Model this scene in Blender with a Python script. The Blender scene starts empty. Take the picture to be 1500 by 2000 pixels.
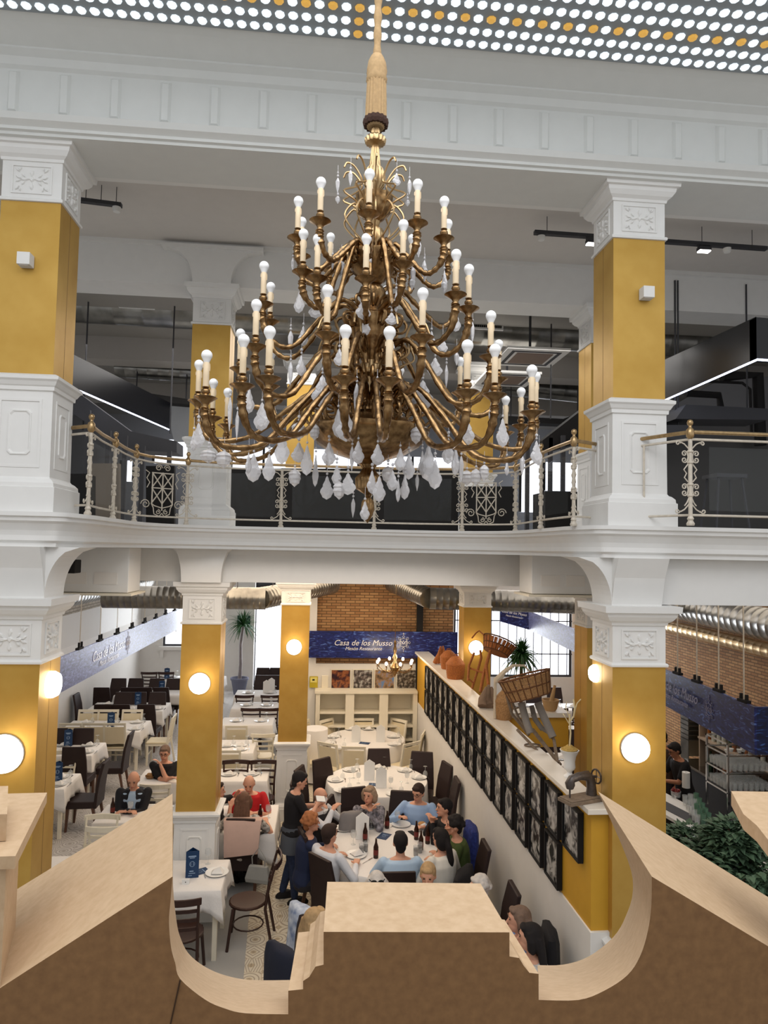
import bpy, bmesh, math, random
from mathutils import Vector, Matrix
random.seed(7)
S = bpy.context.scene
COL = S.collection
PI = math.pi
# ---------------- camera, world, lights, exposure ----------------
EYE = Vector((0, 0, 4.5))
RT = Vector((0.9956183, -0.0914177, 0.0196731)); UP = Vector((-0.0244936, -0.0519117, 0.9983513)); FW = Vector((0.0902457, 0.9944586, 0.0539234))
FPX = 1366.02
cam = bpy.data.cameras.new('camera'); cam.sensor_width = 36; cam.lens = FPX * 36 / 2000; cam.clip_start = .05; cam.clip_end = 200
cam_ob = bpy.data.objects.new('camera', cam); COL.objects.link(cam_ob); S.camera = cam_ob
m = Matrix((RT, UP, -FW)).transposed().to_4x4(); m.translation = EYE; cam_ob.matrix_world = m
S.view_settings.view_transform = 'Standard'; S.view_settings.look = 'None'; S.view_settings.gamma = 1; S.view_settings.use_curve_mapping = False
S.view_settings.exposure = 0.08
try:
    S.cycles.max_bounces = 6; S.cycles.diffuse_bounces = 3; S.cycles.glossy_bounces = 3; S.cycles.transmission_bounces = 5; S.cycles.transparent_max_bounces = 10
    S.cycles.caustics_reflective = False; S.cycles.caustics_refractive = False; S.cycles.sample_clamp_indirect = 4
except Exception: pass
W = bpy.data.worlds.new('daylight'); S.world = W; W.use_nodes = True
W.node_tree.nodes['Background'].inputs[0].default_value = (.97, .98, 1, 1); W.node_tree.nodes['Background'].inputs[1].default_value = 0.75

def area(name, loc, size, power, col=(1, 1, 1), rot=(0, 0, 0), sy=None):
    l = bpy.data.lights.new(name, 'AREA'); l.energy = power; l.color = col; l.size = size
    if sy: l.shape = 'RECTANGLE'; l.size_y = sy
    o = bpy.data.objects.new(name, l); COL.objects.link(o); o.location = loc; o.rotation_euler = rot; return o
def point(name, loc, power, col=(1, .85, .65), r=.05):
    l = bpy.data.lights.new(name, 'POINT'); l.energy = power; l.color = col; l.shadow_soft_size = r
    o = bpy.data.objects.new(name, l); COL.objects.link(o); o.location = loc; return o
area('skylight_daylight', (.2, 1.3, 8.3), 5.0, 215, (.97, .98, 1), sy=5)
area('dining_fill', (-.2, 12.4, 3.95), 3.5, 145, (1, .79, .57), sy=4)  # added ceiling fill for the middle tables, not a fitting
area('left_dining_fill', (-4, 14.5, 4.2), 2.5, 70, (1, .93, .86), sy=8)  # fill area added over the left aisle
area('near_dining_fill', (.2, 7.6, 4.35), 3.6, 40, (1, .80, .60), sy=1.2)  # added fill brightening the tables nearest the atrium
area('bar_fill', (6.2, 8.5, 4.2), 2.5, 60, (1, .88, .74), sy=5)  # added fill over the bar, stands for no fixture
area('right_dining_fill', (4.8, 14, 4.1), 3, 90, (1, .9, .8), sy=6)  # extra fill put in beyond the divider wall
area('left_window_daylight', (-2.6, 22.7, 2.2), 3.5, 160, (.9, .95, 1), rot=(-PI/2, 0, 0), sy=2.6)
area('right_window_daylight', (6, 19.6, 2.4), 4, 160, (.9, .95, 1), rot=(-PI/2, 0, 0), sy=2.2)
area('gallery_fill', (.3, 11, 7.5), 8, 170, (1, .96, .92), sy=3)  # added fill lifting the dark gallery bay

# ---------------- materials ----------------
def lin(c):
    return tuple(((x/255)/12.92 if x/255 <= .04045 else ((x/255+.055)/1.055)**2.4) for x in c)
MATS = {}
def mat(name, rgb, rough=.6, metal=0, emit=0, trans=0, alpha=1, noise=0, scale=8, bump=0, ior=1.45, spec=.5, rgb2=None, stretch=None):
    if name in MATS: return MATS[name]
    M = bpy.data.materials.new(name); M.use_nodes = True; nt = M.node_tree; b = nt.nodes['Principled BSDF']
    c = lin(rgb) + (1,)
    b.inputs['Base Color'].default_value = c; b.inputs['Roughness'].default_value = rough; b.inputs['Metallic'].default_value = metal
    b.inputs['IOR'].default_value = ior; b.inputs['Specular IOR Level'].default_value = spec
    if emit: b.inputs['Emission Color'].default_value = c; b.inputs['Emission Strength'].default_value = emit
    if trans: b.inputs['Transmission Weight'].default_value = trans
    if alpha < 1: b.inputs['Alpha'].default_value = alpha
    tc = nt.nodes.new('ShaderNodeTexCoord'); n = nt.nodes.new('ShaderNodeTexNoise'); n.inputs['Scale'].default_value = scale; n.inputs['Detail'].default_value = 4
    if stretch:
        mp = nt.nodes.new('ShaderNodeMapping'); mp.inputs['Scale'].default_value = stretch; nt.links.new(tc.outputs['Object'], mp.inputs[0]); nt.links.new(mp.outputs[0], n.inputs['Vector'])
    else: nt.links.new(tc.outputs['Object'], n.inputs['Vector'])
    r = nt.nodes.new('ShaderNodeValToRGB'); r.color_ramp.elements[0].position = .3; r.color_ramp.elements[1].position = .7
    k = noise if noise else .03
    c2 = lin(rgb2) if rgb2 else tuple(x*(1-k) for x in c[:3])
    r.color_ramp.elements[0].color = tuple(c2) + (1,); r.color_ramp.elements[1].color = c
    nt.links.new(n.outputs['Fac'], r.inputs[0]); nt.links.new(r.outputs[0], b.inputs['Base Color'])
    if bump:
        bp = nt.nodes.new('ShaderNodeBump'); bp.inputs['Strength'].default_value = bump; bp.inputs['Distance'].default_value = .01
        nt.links.new(n.outputs['Fac'], bp.inputs['Height']); nt.links.new(bp.outputs[0], b.inputs['Normal'])
    MATS[name] = M; return M
plaster = mat('white_plaster', (232, 231, 228), .55)
ceilgrey = mat('grey_ceiling', (214, 209, 203), .8)
wallwhite = mat('white_wall', (232, 228, 222), .7)
gold = mat('gold_paint', (208, 168, 86), .42, .5, noise=.14, scale=3, rgb2=(192, 150, 68))
yellow = mat('ochre_paint', (205, 155, 45), .6, noise=.05)
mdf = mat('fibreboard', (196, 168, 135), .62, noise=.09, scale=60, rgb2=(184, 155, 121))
mdfdark = mat('fibreboard_shaded', (132, 98, 62), .75, noise=.1, scale=60, rgb2=(116, 84, 52))  # darker copy of the fibreboard, shade of upright faces put into its colour
brass = mat('aged_brass', (172, 140, 98), .28, 1, noise=.4, scale=30, rgb2=(108, 82, 54), bump=.3)
brass2 = mat('pale_gilt', (196, 166, 122), .32, .9, noise=.3, scale=30, bump=.15)
rope = mat('beige_cord', (176, 146, 104), .8, noise=.2, scale=60)
black = mat('black_lacquer', (14, 15, 20), .25)
matblack = mat('matt_black', (18, 16, 16), .8)
dkgrey = mat('dark_grey_paint', (62, 62, 66), .6)
steel = mat('galvanised_steel', (150, 148, 142), .3, .9, noise=.3, scale=4, rgb2=(110, 108, 104), stretch=(1, 1, 1))
chrome = mat('chrome', (200, 200, 200), .15, 1)
glass = mat('clear_glass', (120, 125, 125), .02, alpha=.06, spec=1)
crystal = mat('cut_crystal', (246, 244, 246), .06, trans=.35, alpha=.8, noise=.05, scale=40, bump=.5, ior=1.5, spec=1)
bulbm = mat('opal_bulb', (255, 255, 255), .25)
candle = mat('cream_candle', (226, 204, 170), .6)
lampwhite = mat('lit_globe', (255, 248, 235), .5, emit=7)
led = mat('led_strip', (215, 225, 255), .5, emit=5)
spotlit = mat('lit_spot', (255, 250, 240), .5, emit=12)
iron = mat('cream_painted_iron', (214, 204, 188), .45, noise=.2, scale=25)
cloth = mat('white_tablecloth', (236, 232, 228), .85, bump=.1, scale=60)
brownfab = mat('dark_brown_leather', (42, 25, 23), .6, noise=.2)
creamfab = mat('cream_upholstery', (226, 212, 180), .7)
creamwood = mat('cream_painted_wood', (232, 224, 204), .5)
darkwood = mat('dark_brown_wood', (56, 30, 22), .4, noise=.3)
legwood = mat('walnut_leg', (96, 66, 50), .5)
china = mat('white_china', (240, 240, 238), .2)
napkin = mat('white_napkin', (235, 232, 228), .9)
menublue = mat('navy_menu_card', (24, 58, 98), .4)
menuwhite = mat('white_card', (238, 238, 236), .6)
skin = mat('skin', (216, 160, 132), .55, noise=.08)
skind = mat('tanned_skin', (178, 122, 92), .55, noise=.08)
wicker = mat('wicker', (176, 104, 48), .7, noise=.45, scale=60, bump=.6)
wicker2 = mat('old_wicker', (176, 132, 84), .7, noise=.5, scale=70, bump=.6)
oldwood = mat('weathered_wood', (134, 116, 98), .8, noise=.35, scale=30)
leaf = mat('green_leaf', (100, 130, 102), .5, noise=.4, scale=12)
leaf2 = mat('palm_leaf', (48, 98, 44), .5, noise=.4, scale=12)
marble = mat('pale_stone_top', (226, 218, 206), .35, noise=.1, scale=4)
greenglass = mat('green_glass', (150, 200, 170), .1, trans=.6)
brownglass = mat('brown_glass', (50, 22, 10), .08, trans=.2)
winlight = mat('daylight_window', (240, 245, 255), .5, emit=2.2)

def nodes_mat(name):
    M = bpy.data.materials.new(name); M.use_nodes = True; return M, M.node_tree, M.node_tree.nodes['Principled BSDF']
def brickmat(name, c1, c2, mort, sc=1.0):
    M, nt, b = nodes_mat(name); tc = nt.nodes.new('ShaderNodeTexCoord'); sx = nt.nodes.new('ShaderNodeSeparateXYZ'); cx = nt.nodes.new('ShaderNodeCombineXYZ')
    nt.links.new(tc.outputs['Object'], sx.inputs[0]); ad = nt.nodes.new('ShaderNodeMath'); nt.links.new(sx.outputs[0], ad.inputs[0]); nt.links.new(sx.outputs[1], ad.inputs[1])
    nt.links.new(ad.outputs[0], cx.inputs[0]); nt.links.new(sx.outputs[2], cx.inputs[1])
    br = nt.nodes.new('ShaderNodeTexBrick'); br.inputs['Scale'].default_value = 1; br.inputs['Brick Width'].default_value = .24*sc; br.inputs['Row Height'].default_value = .07*sc
    br.inputs['Mortar Size'].default_value = .01*sc; br.inputs['Color1'].default_value = lin(c1)+(1,); br.inputs['Color2'].default_value = lin(c2)+(1,); br.inputs['Mortar'].default_value = lin(mort)+(1,)
    nt.links.new(cx.outputs[0], br.inputs['Vector']); nt.links.new(br.outputs[0], b.inputs['Base Color']); b.inputs['Roughness'].default_value = .85
    return M
brick = brickmat('exposed_brick', (182, 140, 94), (152, 108, 68), (104, 78, 52), .85)
brickpale = brickmat('pale_brick', (190, 178, 160), (168, 156, 138), (130, 118, 100))
# navy banner with pale streaks
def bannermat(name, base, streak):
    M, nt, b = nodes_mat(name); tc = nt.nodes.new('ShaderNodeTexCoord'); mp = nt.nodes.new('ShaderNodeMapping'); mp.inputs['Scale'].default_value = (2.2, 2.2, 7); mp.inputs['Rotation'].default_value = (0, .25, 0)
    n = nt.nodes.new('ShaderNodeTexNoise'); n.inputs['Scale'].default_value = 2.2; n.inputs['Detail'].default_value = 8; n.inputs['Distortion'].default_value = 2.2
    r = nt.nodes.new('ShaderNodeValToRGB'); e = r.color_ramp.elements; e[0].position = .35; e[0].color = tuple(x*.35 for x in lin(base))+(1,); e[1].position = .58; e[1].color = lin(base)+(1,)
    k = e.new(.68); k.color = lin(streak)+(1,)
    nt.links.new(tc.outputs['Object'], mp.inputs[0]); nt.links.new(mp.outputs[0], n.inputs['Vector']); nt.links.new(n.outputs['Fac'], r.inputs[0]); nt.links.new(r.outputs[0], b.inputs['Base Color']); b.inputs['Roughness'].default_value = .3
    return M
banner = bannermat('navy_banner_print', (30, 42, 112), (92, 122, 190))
bannerpale = bannermat('sheen_navy_banner_print', (122, 128, 184), (150, 160, 208))  # lighter copy of the navy print, glossy sheen painted into its colour
# patterned cement tiles
def tilemat(name, base, dark, mid):
    M, nt, b = nodes_mat(name); L = nt.links; N = nt.nodes
    tc = N.new('ShaderNodeTexCoord'); sx = N.new('ShaderNodeSeparateXYZ'); L.new(tc.outputs['Object'], sx.inputs[0])
    def mth(op, a, c=None, d=None):
        q = N.new('ShaderNodeMath'); q.operation = op
        for i, z in enumerate((a, c, d)):
            if z is None: continue
            if isinstance(z, (int, float)): q.inputs[i].default_value = z
            else: L.new(z, q.inputs[i])
        return q.outputs[0]
    T = .25
    u = mth('DIVIDE', sx.outputs[0], T); v = mth('DIVIDE', sx.outputs[1], T)
    fu = mth('ABSOLUTE', mth('SUBTRACT', mth('FRACT', u), .5)); fv = mth('ABSOLUTE', mth('SUBTRACT', mth('FRACT', v), .5))
    cell = N.new('ShaderNodeTexWhiteNoise'); cell.noise_dimensions = '2D'; cc = N.new('ShaderNodeCombineXYZ'); L.new(mth('FLOOR', u), cc.inputs[0]); L.new(mth('FLOOR', v), cc.inputs[1]); L.new(cc.outputs[0], cell.inputs['Vector'])
    w = cell.outputs['Value']
    s = mth('ADD', fu, fv); mx = mth('MAXIMUM', fu, fv); r2 = mth('SQRT', mth('ADD', mth('MULTIPLY', fu, fu), mth('MULTIPLY', fv, fv)))
    star = mth('ADD', mth('SQRT', fu), mth('SQRT', fv))
    pA = mth('SINE', mth('MULTIPLY', s, 28)); pB = mth('SINE', mth('MULTIPLY', r2, 34)); pC = mth('SINE', mth('MULTIPLY', star, 15)); pD = mth('SINE', mth('ADD', mth('MULTIPLY', fu, 40), mth('MULTIPLY', s, 14)))
    a1 = mth('MULTIPLY', mth('GREATER_THAN', pA, .55), mth('LESS_THAN', w, .3)); a2 = mth('MULTIPLY', mth('GREATER_THAN', pB, .6), mth('MULTIPLY', mth('GREATER_THAN', w, .3), mth('LESS_THAN', w, .55)))
    a3 = mth('MULTIPLY', mth('GREATER_THAN', pC, .5), mth('MULTIPLY', mth('GREATER_THAN', w, .55), mth('LESS_THAN', w, .8))); a4 = mth('MULTIPLY', mth('GREATER_THAN', pD, .6), mth('GREATER_THAN', w, .8))
    tot = mth('ADD', mth('ADD', a1, a2), mth('ADD', a3, a4)); edge = mth('GREATER_THAN', mx, .485)
    m1 = N.new('ShaderNodeMixRGB'); m1.inputs[1].default_value = lin(base)+(1,); m1.inputs[2].default_value = lin(mid)+(1,); L.new(mth('LESS_THAN', r2, .14), m1.inputs[0])
    m2 = N.new('ShaderNodeMixRGB'); L.new(m1.outputs[0], m2.inputs[1]); m2.inputs[2].default_value = lin(dark)+(1,); L.new(mth('MINIMUM', tot, .75), m2.inputs[0])
    m3 = N.new('ShaderNodeMixRGB'); L.new(m2.outputs[0], m3.inputs[1]); m3.inputs[2].default_value = lin(mid)+(1,); L.new(edge, m3.inputs[0])
    L.new(m3.outputs[0], b.inputs['Base Color']); b.inputs['Roughness'].default_value = .35
    return M
tilewarm = tilemat('patterned_cement_tile', (222, 212, 192), (152, 134, 112), (196, 178, 148))
tilegrey = tilemat('grey_patterned_tile', (205, 200, 196), (140, 134, 130), (180, 174, 168))
concrete = mat('grey_screed', (172, 170, 166), .45, noise=.1, scale=2)

# ---------------- helpers ----------------
def at(x, y, X=None, Y=None, Z=None):          # a point of the photograph on the plane X=, Y= or Z=
    d = FW + (x-750)/FPX*RT - (y-1000)/FPX*UP
    t = (X-EYE.x)/d.x if X is not None else ((Y-EYE.y)/d.y if Y is not None else (Z-EYE.z)/d.z)
    return EYE + d*t
class MB:
    def __init__(s): s.v = []; s.f = []; s.mi = []; s.M = None
    def add(s, vs, fs, mi=0):
        o = len(s.v)
        if s.M is not None: vs = [s.M @ Vector(p) for p in vs]
        s.v += [tuple(p) for p in vs]; s.f += [tuple(i+o for i in f) for f in fs]; s.mi += [mi]*len(fs); return s
    def box(s, x0, x1, y0, y1, z0, z1, mi=0):
        v = [(x0,y0,z0),(x1,y0,z0),(x1,y1,z0),(x0,y1,z0),(x0,y0,z1),(x1,y0,z1),(x1,y1,z1),(x0,y1,z1)]
        return s.add(v, [(0,3,2,1),(4,5,6,7),(0,1,5,4),(1,2,6,5),(2,3,7,6),(3,0,4,7)], mi)
    def cbox(s, c, sz, mi=0): return s.box(c[0]-sz[0]/2, c[0]+sz[0]/2, c[1]-sz[1]/2, c[1]+sz[1]/2, c[2]-sz[2]/2, c[2]+sz[2]/2, mi)
    def hexa(s, a, b, mi=0):                  # two quads
        return s.add(list(a)+list(b), [(3,2,1,0),(4,5,6,7),(0,1,5,4),(1,2,6,5),(2,3,7,6),(3,0,4,7)], mi)
    def rings(s, loops, mi=0, cap=True, close=False):
        n = len(loops[0]); v = [p for l in loops for p in l]; f = []
        R = len(loops)
        for i in range(R-1 if not close else R):
            for j in range(n):
                a = i*n+j; b2 = i*n+(j+1) % n; c = ((i+1) % R)*n+(j+1) % n; d = ((i+1) % R)*n+j; f.append((a, b2, c, d))
        if cap and not close: f.append(tuple(range(n-1, -1, -1))); f.append(tuple((R-1)*n+j for j in range(n)))
        return s.add(v, f, mi)
    def lathe(s, prof, c=(0,0,0), n=12, mi=0, ax='z', flute=0):
        L = []
        for r, z in prof:
            l = []
            for k in range(n):
                a = 2*PI*k/n; rr = max(r, .0004)*(1+(flute if k % 2 else 0))
                p = (rr*math.cos(a), rr*math.sin(a), z)
                if ax == 'y': p = (p[0], p[2], p[1])
                if ax == 'x': p = (p[2], p[0], p[1])
                l.append((p[0]+c[0], p[1]+c[1], p[2]+c[2]))
            L.append(l)
        return s.rings(L, mi)
    def tube(s, pts, r, n=6, mi=0, cap=True, close=False):
        pts = [Vector(p) for p in pts]; N = len(pts); L = []; up = None
        for i, p in enumerate(pts):
            if close: t = pts[(i+1) % N]-pts[i-1]
            else: t = pts[min(i+1, N-1)]-pts[max(i-1, 0)]
            if t.length < 1e-9: t = Vector((0,0,1))
            t.normalize()
            if up is None: up = Vector((0,0,1)) if abs(t.z) < .9 else Vector((1,0,0))
            u = up-t*up.dot(t)
            if u.length < 1e-4: u = t.orthogonal()
            u.normalize(); up = u; w = t.cross(u); rr = r[i] if isinstance(r, (list, tuple)) else r
            L.append([p+(u*math.cos(2*PI*k/n)+w*math.sin(2*PI*k/n))*rr for k in range(n)])
        return s.rings(L, mi, cap, close)
    def ball(s, c, r, n=10, m=6, mi=0, sc=(1,1,1), M=None):
        L = []
        for i in range(m+1):
            th = PI*i/m; l = []
            for k in range(n):
                a = 2*PI*k/n; p = Vector((max(math.sin(th), .01)*math.cos(a)*sc[0]*r, max(math.sin(th), .01)*math.sin(a)*sc[1]*r, -math.cos(th)*sc[2]*r))
                if M is not None: p = M @ p
                l.append(p+Vector(c))
            L.append(l)
        return s.rings(L, mi)
    def prism(s, poly, d, mi=0):              # poly: list of 3D points, d: extrusion vector
        d = Vector(d); poly = [Vector(p) for p in poly]; return s.rings([poly, [p+d for p in poly]], mi)
    def build(s, name, mats, parent=None, smooth=False, bevel=0, **kw):
        me = bpy.data.meshes.new(name); me.from_pydata(s.v, [], s.f); 
        for x in (mats if isinstance(mats, (list, tuple)) else [mats]): me.materials.append(x)
        if any(s.mi): me.polygons.foreach_set('material_index', s.mi)
        bmx = bmesh.new(); bmx.from_mesh(me); bmesh.ops.recalc_face_normals(bmx, faces=bmx.faces); bmx.to_mesh(me); bmx.free()
        if smooth:
            me.polygons.foreach_set('use_smooth', [True]*len(me.polygons))
            try: me.set_sharp_from_angle(angle=math.radians(50))
            except Exception: pass
        o = bpy.data.objects.new(name, me); COL.objects.link(o)
        if parent is not None: o.parent = parent
        if bevel: bv = o.modifiers.new('bevel', 'BEVEL'); bv.width = bevel; bv.segments = 2; bv.limit_method = 'ANGLE'
        for k, x in kw.items(): o[k] = x
        return o
def empty(name, loc=(0,0,0), rz=0, label=None, category=None, group=None, kind=None):
    o = bpy.data.objects.new(name, None); COL.objects.link(o); o.location = loc; o.rotation_euler = (0,0,rz); o.empty_display_size = .1
    if label: o['label'] = label
    if category: o['category'] = category
    if group: o['group'] = group
    if kind: o['kind'] = kind
    return o
def tag(o, label, category, group=None):
    o['label'] = label; o['category'] = category
    if group: o['group'] = group
    return o
CH = {}
def copy_tree(o, parent=None, loc=None, rz=None, label=None, group=None):
    if o.name not in CH: CH[o.name] = list(o.children)
    c = o.copy(); COL.objects.link(c)
    if parent is not None: c.parent = parent
    if loc is not None: c.location = loc
    if rz is not None: c.rotation_euler = (0,0,rz)
    if label: c['label'] = label
    if group: c['group'] = group
    for ch in CH[o.name]: copy_tree(ch, c)
    return c
def struct(mb, name, m, **kw):
    return mb.build(name, m, kind='structure', **kw)
def text(body, loc, size, matx, right=(1,0,0), up=(0,0,1), ext=.002, name='lettering', parent=None, shear=0, align='CENTER', font=None):
    cu = bpy.data.curves.new(name, 'FONT'); cu.body = body; cu.size = size; cu.extrude = ext; cu.align_x = align; cu.align_y = 'CENTER'; cu.shear = shear; cu.resolution_u = 3
    o = bpy.data.objects.new(name, cu); COL.objects.link(o); cu.materials.append(matx)
    dg = bpy.context.evaluated_depsgraph_get(); me = bpy.data.meshes.new_from_object(o.evaluated_get(dg)); COL.objects.unlink(o); bpy.data.objects.remove(o)
    o = bpy.data.objects.new(name, me); COL.objects.link(o)
    r = Vector(right).normalized(); u = Vector(up).normalized(); n = r.cross(u); M = Matrix((r, u, n)).transposed().to_4x4(); M.translation = Vector(loc)
    if parent is not None: o.parent = parent; M = parent.matrix_basis.inverted() @ M
    o.matrix_basis = M
    return o
def squarering(x0, x1, y0, y1, prof):          # prof: (offset, z)
    return [[(x0-o, y0-o, z), (x1+o, y0-o, z), (x1+o, y1+o, z), (x0-o, y1+o, z)] for o, z in prof]
# ---------------- setting: floors, walls, ceilings ----------------
b = MB(); b.box(-5.6, 8.2, -1, 24, -.12, 0); struct(b, 'floor', concrete)
b = MB(); b.add([at(485,1800,Z=.004)*1, (-.60, 6.2, .004), (2.5, 6.2, .004), (2.5, 15, .004), (-.55, 15, .004), (-.80, 11.5, .004)], [(0,1,2,3,4,5)]); struct(b, 'floor_aisle_tiles', tilewarm)
b = MB(); b.add([(-5.5, 8.3, .004), (-2.75, 9.2, .004), (-1.75, 14, .004), (-2.3, 22.8, .004), (-5.5, 22.8, .004)], [(0,1,2,3,4)]); struct(b, 'floor_left_tiles', tilegrey)
b = MB(); b.box(-5.75, -5.6, -1.15, 24, 0, 2.9); struct(b, 'wall_left', wallwhite)
b = MB(); b.box(-5.6, 8.0, -1.15, -1.0, 0, 4.0); struct(b, 'wall_back_blocker', wallwhite)  # unseen wall added behind the camera, blocks ambient light from the ground floor
b = MB(); b.box(8.0, 8.2, -1.15, 4, 0, 4.5); struct(b, 'wall_right_near', wallwhite)
b = MB(); b.box(-5.8, -5.6, -1.15, 24, 2.9, 4.5); struct(b, 'wall_left_upper', brickpale)
b = MB(); b.box(-.12, 2.95, 15.22, 15.5, 0, 4.5); struct(b, 'wall_far', brick)
b = MB(); b.box(-.35, -.02, 15.1, 15.3, 0, 3.55); b.box(-.02, 2.4, 15.12, 15.22, 0, 2.05); struct(b, 'wall_far_plaster', wallwhite)
b = MB(); b.box(8.0, 8.2, 4, 20, 0, 4.5); struct(b, 'wall_right', brick)
# far left end wall with door and window openings
b = MB(); Ye = 23
def endwall(b, x0, x1, ops, z1, y0, y1):
    ops = sorted(ops); x = x0
    for (a, c, d, e) in ops:
        b.box(x, a, y0, y1, 0, z1); b.box(a, c, y0, y1, 0, d); b.box(a, c, y0, y1, e, z1); x = c
    b.box(x, x1, y0, y1, 0, z1)
endwall(b, -5.8, 0, [(-4.9, -3.1, 1.3, 2.75), (-2.0, -.7, 0.05, 3.0)], 4.5, 23, 23.3); struct(b, 'wall_end_left', wallwhite)
b = MB(); endwall(b, 2.9, 8.2, [(2.95, 3.5, .8, 3.0), (3.9, 7.4, .9, 3.2)], 4.5, 20, 20.3); struct(b, 'wall_end_right', wallwhite)
for nm, (x0, x1, z0, z1, y) in dict(window_1=(-4.9, -3.1, 1.3, 2.75, 23.1), window_2=(3.9, 7.4, .9, 3.2, 20.1), window_3=(2.95, 3.5, .8, 3.0, 20.1)).items():
    e = empty(nm, (0,0,0), kind='structure'); b = MB(); w = .06
    b.box(x0, x0+w, y-.05, y, z0, z1); b.box(x1-w, x1, y-.05, y, z0, z1); b.box(x0+w, x1-w, y-.05, y, z0, z0+w); b.box(x0+w, x1-w, y-.05, y, z1-w, z1)
    b.build('window_frame', dkgrey, e); b = MB(); b.box(x0, x1, y+.02, y+.04, z0, z1); b.build('pane', winlight, e)
b = MB(); b.box(-5.0, -3.0, 22.85, 23, 1.2, 1.3); b.box(-4.95, -4.85, 22.9, 23, .95, 1.2); b.build('window_sill', wallwhite, bpy.data.objects['window_1'])
# ironwork in front of the two bright windows
b = MB()
for i in range(14): x = 4.0+i*.25; b.box(x-.01, x+.01, 20.0, 20.02, .95, 3.1)
b.box(3.9, 7.4, 20.0, 20.02, 1.55, 1.58); b.box(3.9, 7.4, 20.0, 20.02, 2.5, 2.53); b.build('window_bars', dkgrey, bpy.data.objects['window_2'])
b = MB()
for i in range(7): x = -4.75+i*.25; b.box(x-.01, x+.01, 22.98, 23.0, 1.75, 2.2)
b.box(-4.8, -3.2, 22.98, 23, 2.0, 2.03); b.build('window_bars', darkwood, bpy.data.objects['window_1'])
e = empty('door_1', (0,0,0), kind='structure'); b = MB(); b.box(-2.05, -1.98, 22.9, 23.02, 0, 3.05); b.box(-.72, -.65, 22.9, 23.02, 0, 3.05); b.box(-2.05, -.65, 22.9, 23.02, 3.0, 3.35); b.build('door_frame', dkgrey, e)
b = MB(); b.box(-1.98, -.72, 23.15, 23.17, .02, 3.0); b.build('pane', winlight, e)
b = MB()
for i in range(5): b.box(-2.2, -.6, 22.86, 22.9, 3.05+i*.12, 3.13+i*.12)
b.build('shutter_box', dkgrey, e)
# partitions behind the left aisle (plain white pillar with sign and palm) and upper ceilings
b = MB(); b.box(-3.1, -2.0, 22.6, 23, 0, 4.3); struct(b, 'trim_1', wallwhite)
# lower ceiling (underside of gallery floor) and gallery slab with curved edge
edge = [(-9, 5.70), (-2.12, 5.70), (-2.0, 5.78), (-1.93, 6.2), (-1.93, 7.4), (-1.88, 7.75), (-1.76, 8.02), (-1.55, 8.24), (-1.25, 8.38), (-.9, 8.43), (1.2, 8.43), (1.55, 8.38), (1.85, 8.24), (2.06, 8.02), (2.17, 7.75), (2.22, 7.4), (2.22, 6.2), (2.32, 5.78), (2.45, 5.70), (9, 5.70)]
def offs(pl, d):
    out = []
    for i, p in enumerate(pl):
        a = Vector(pl[max(i-1, 0)]); c = Vector(pl[min(i+1, len(pl)-1)]); t = (c-a).normalized(); n = Vector((-t.y, t.x)); out.append((p[0]+n.x*d, p[1]+n.y*d))
    return out
prof = [(0, 4.745), (0, 4.712), (.018, 4.705), (.02, 4.675), (.045, 4.655), (.075, 4.60), (.085, 4.56), (.085, 4.52), (.11, 4.50), (.11, 4.47)]
b = MB(); loops = [[(x, y, z) for x, y in offs(edge, d)] for d, z in prof]
n = len(edge)
for i in range(len(prof)-1):
    b.add(loops[i]+loops[i+1], [(j, j+1, n+j+1, n+j) for j in range(n-1)])
struct(b, 'trim_gallery_cornice', plaster, smooth=True)
b = MB(); top = [(x, y, 4.745) for x, y in edge]+[(9, 24, 4.745), (-9, 24, 4.745)]; bot = [(x, y, 4.47) for x, y in offs(edge, .11)]+[(9, 24, 4.47), (-9, 24, 4.47)]
k = len(top); b.add(top+bot, [tuple(range(k)), tuple(range(2*k-1, k-1, -1))]); struct(b, 'ceiling_gallery_slab', plaster)
# lower beams
b = MB(); b.box(-5.6, 8, 8.9, 9.3, 4.06, 4.47); struct(b, 'trim_lower_beam', plaster)
b = MB(); b.box(2.99, 8, 5.95, 6.29, 4.065, 4.47); b.box(-5.6, -2.66, 5.95, 6.29, 4.065, 4.47); struct(b, 'trim_near_lower_beam', plaster)
b = MB(); b.box(-1.4, 2.4, 8.86, 8.9, 4.40, 4.47); struct(b, 'trim_beam_fillet', plaster)
# upper entablature along the near row
b = MB()
P = [(5.70,7.775),(5.70,7.80),(5.67,7.805),(5.67,7.83),(5.62,7.86),(5.60,7.905),(5.66,7.93),(5.72,7.94),(5.72,8.33),(5.69,8.35),(5.66,8.40),(5.60,8.43),(5.60,8.445),(5.40,8.50),(5.30,8.52),(6.3,8.55),(6.3,7.775)]
A = [(-9, y, z) for y, z in P]; C2 = [(9, y, z) for y, z in P]; b.rings([A, C2]); plaster2 = mat('grey_white_plaster', (222, 223, 220), .6); struct(b, 'trim_entablature', plaster2)
b = MB()
for i in range(46):
    x = -9+i*.40
    b.hexa([(x,5.72,7.96),(x+.09,5.72,7.96),(x+.09,5.72,8.31),(x,5.72,8.31)], [(x+.02,5.695,7.98),(x+.07,5.695,7.98),(x+.07,5.695,8.29),(x+.02,5.695,8.29)])
struct(b, 'trim_frieze_panels', plaster2)
b = MB(); b.box(-9, 9, 6.3, 8.86, 8.32, 8.5); struct(b, 'ceiling_near_bay', ceilgrey)
b = MB(); b.box(-9, 9, 8.86, 9.35, 7.79, 8.32); struct(b, 'trim_second_beam', plaster)
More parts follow.
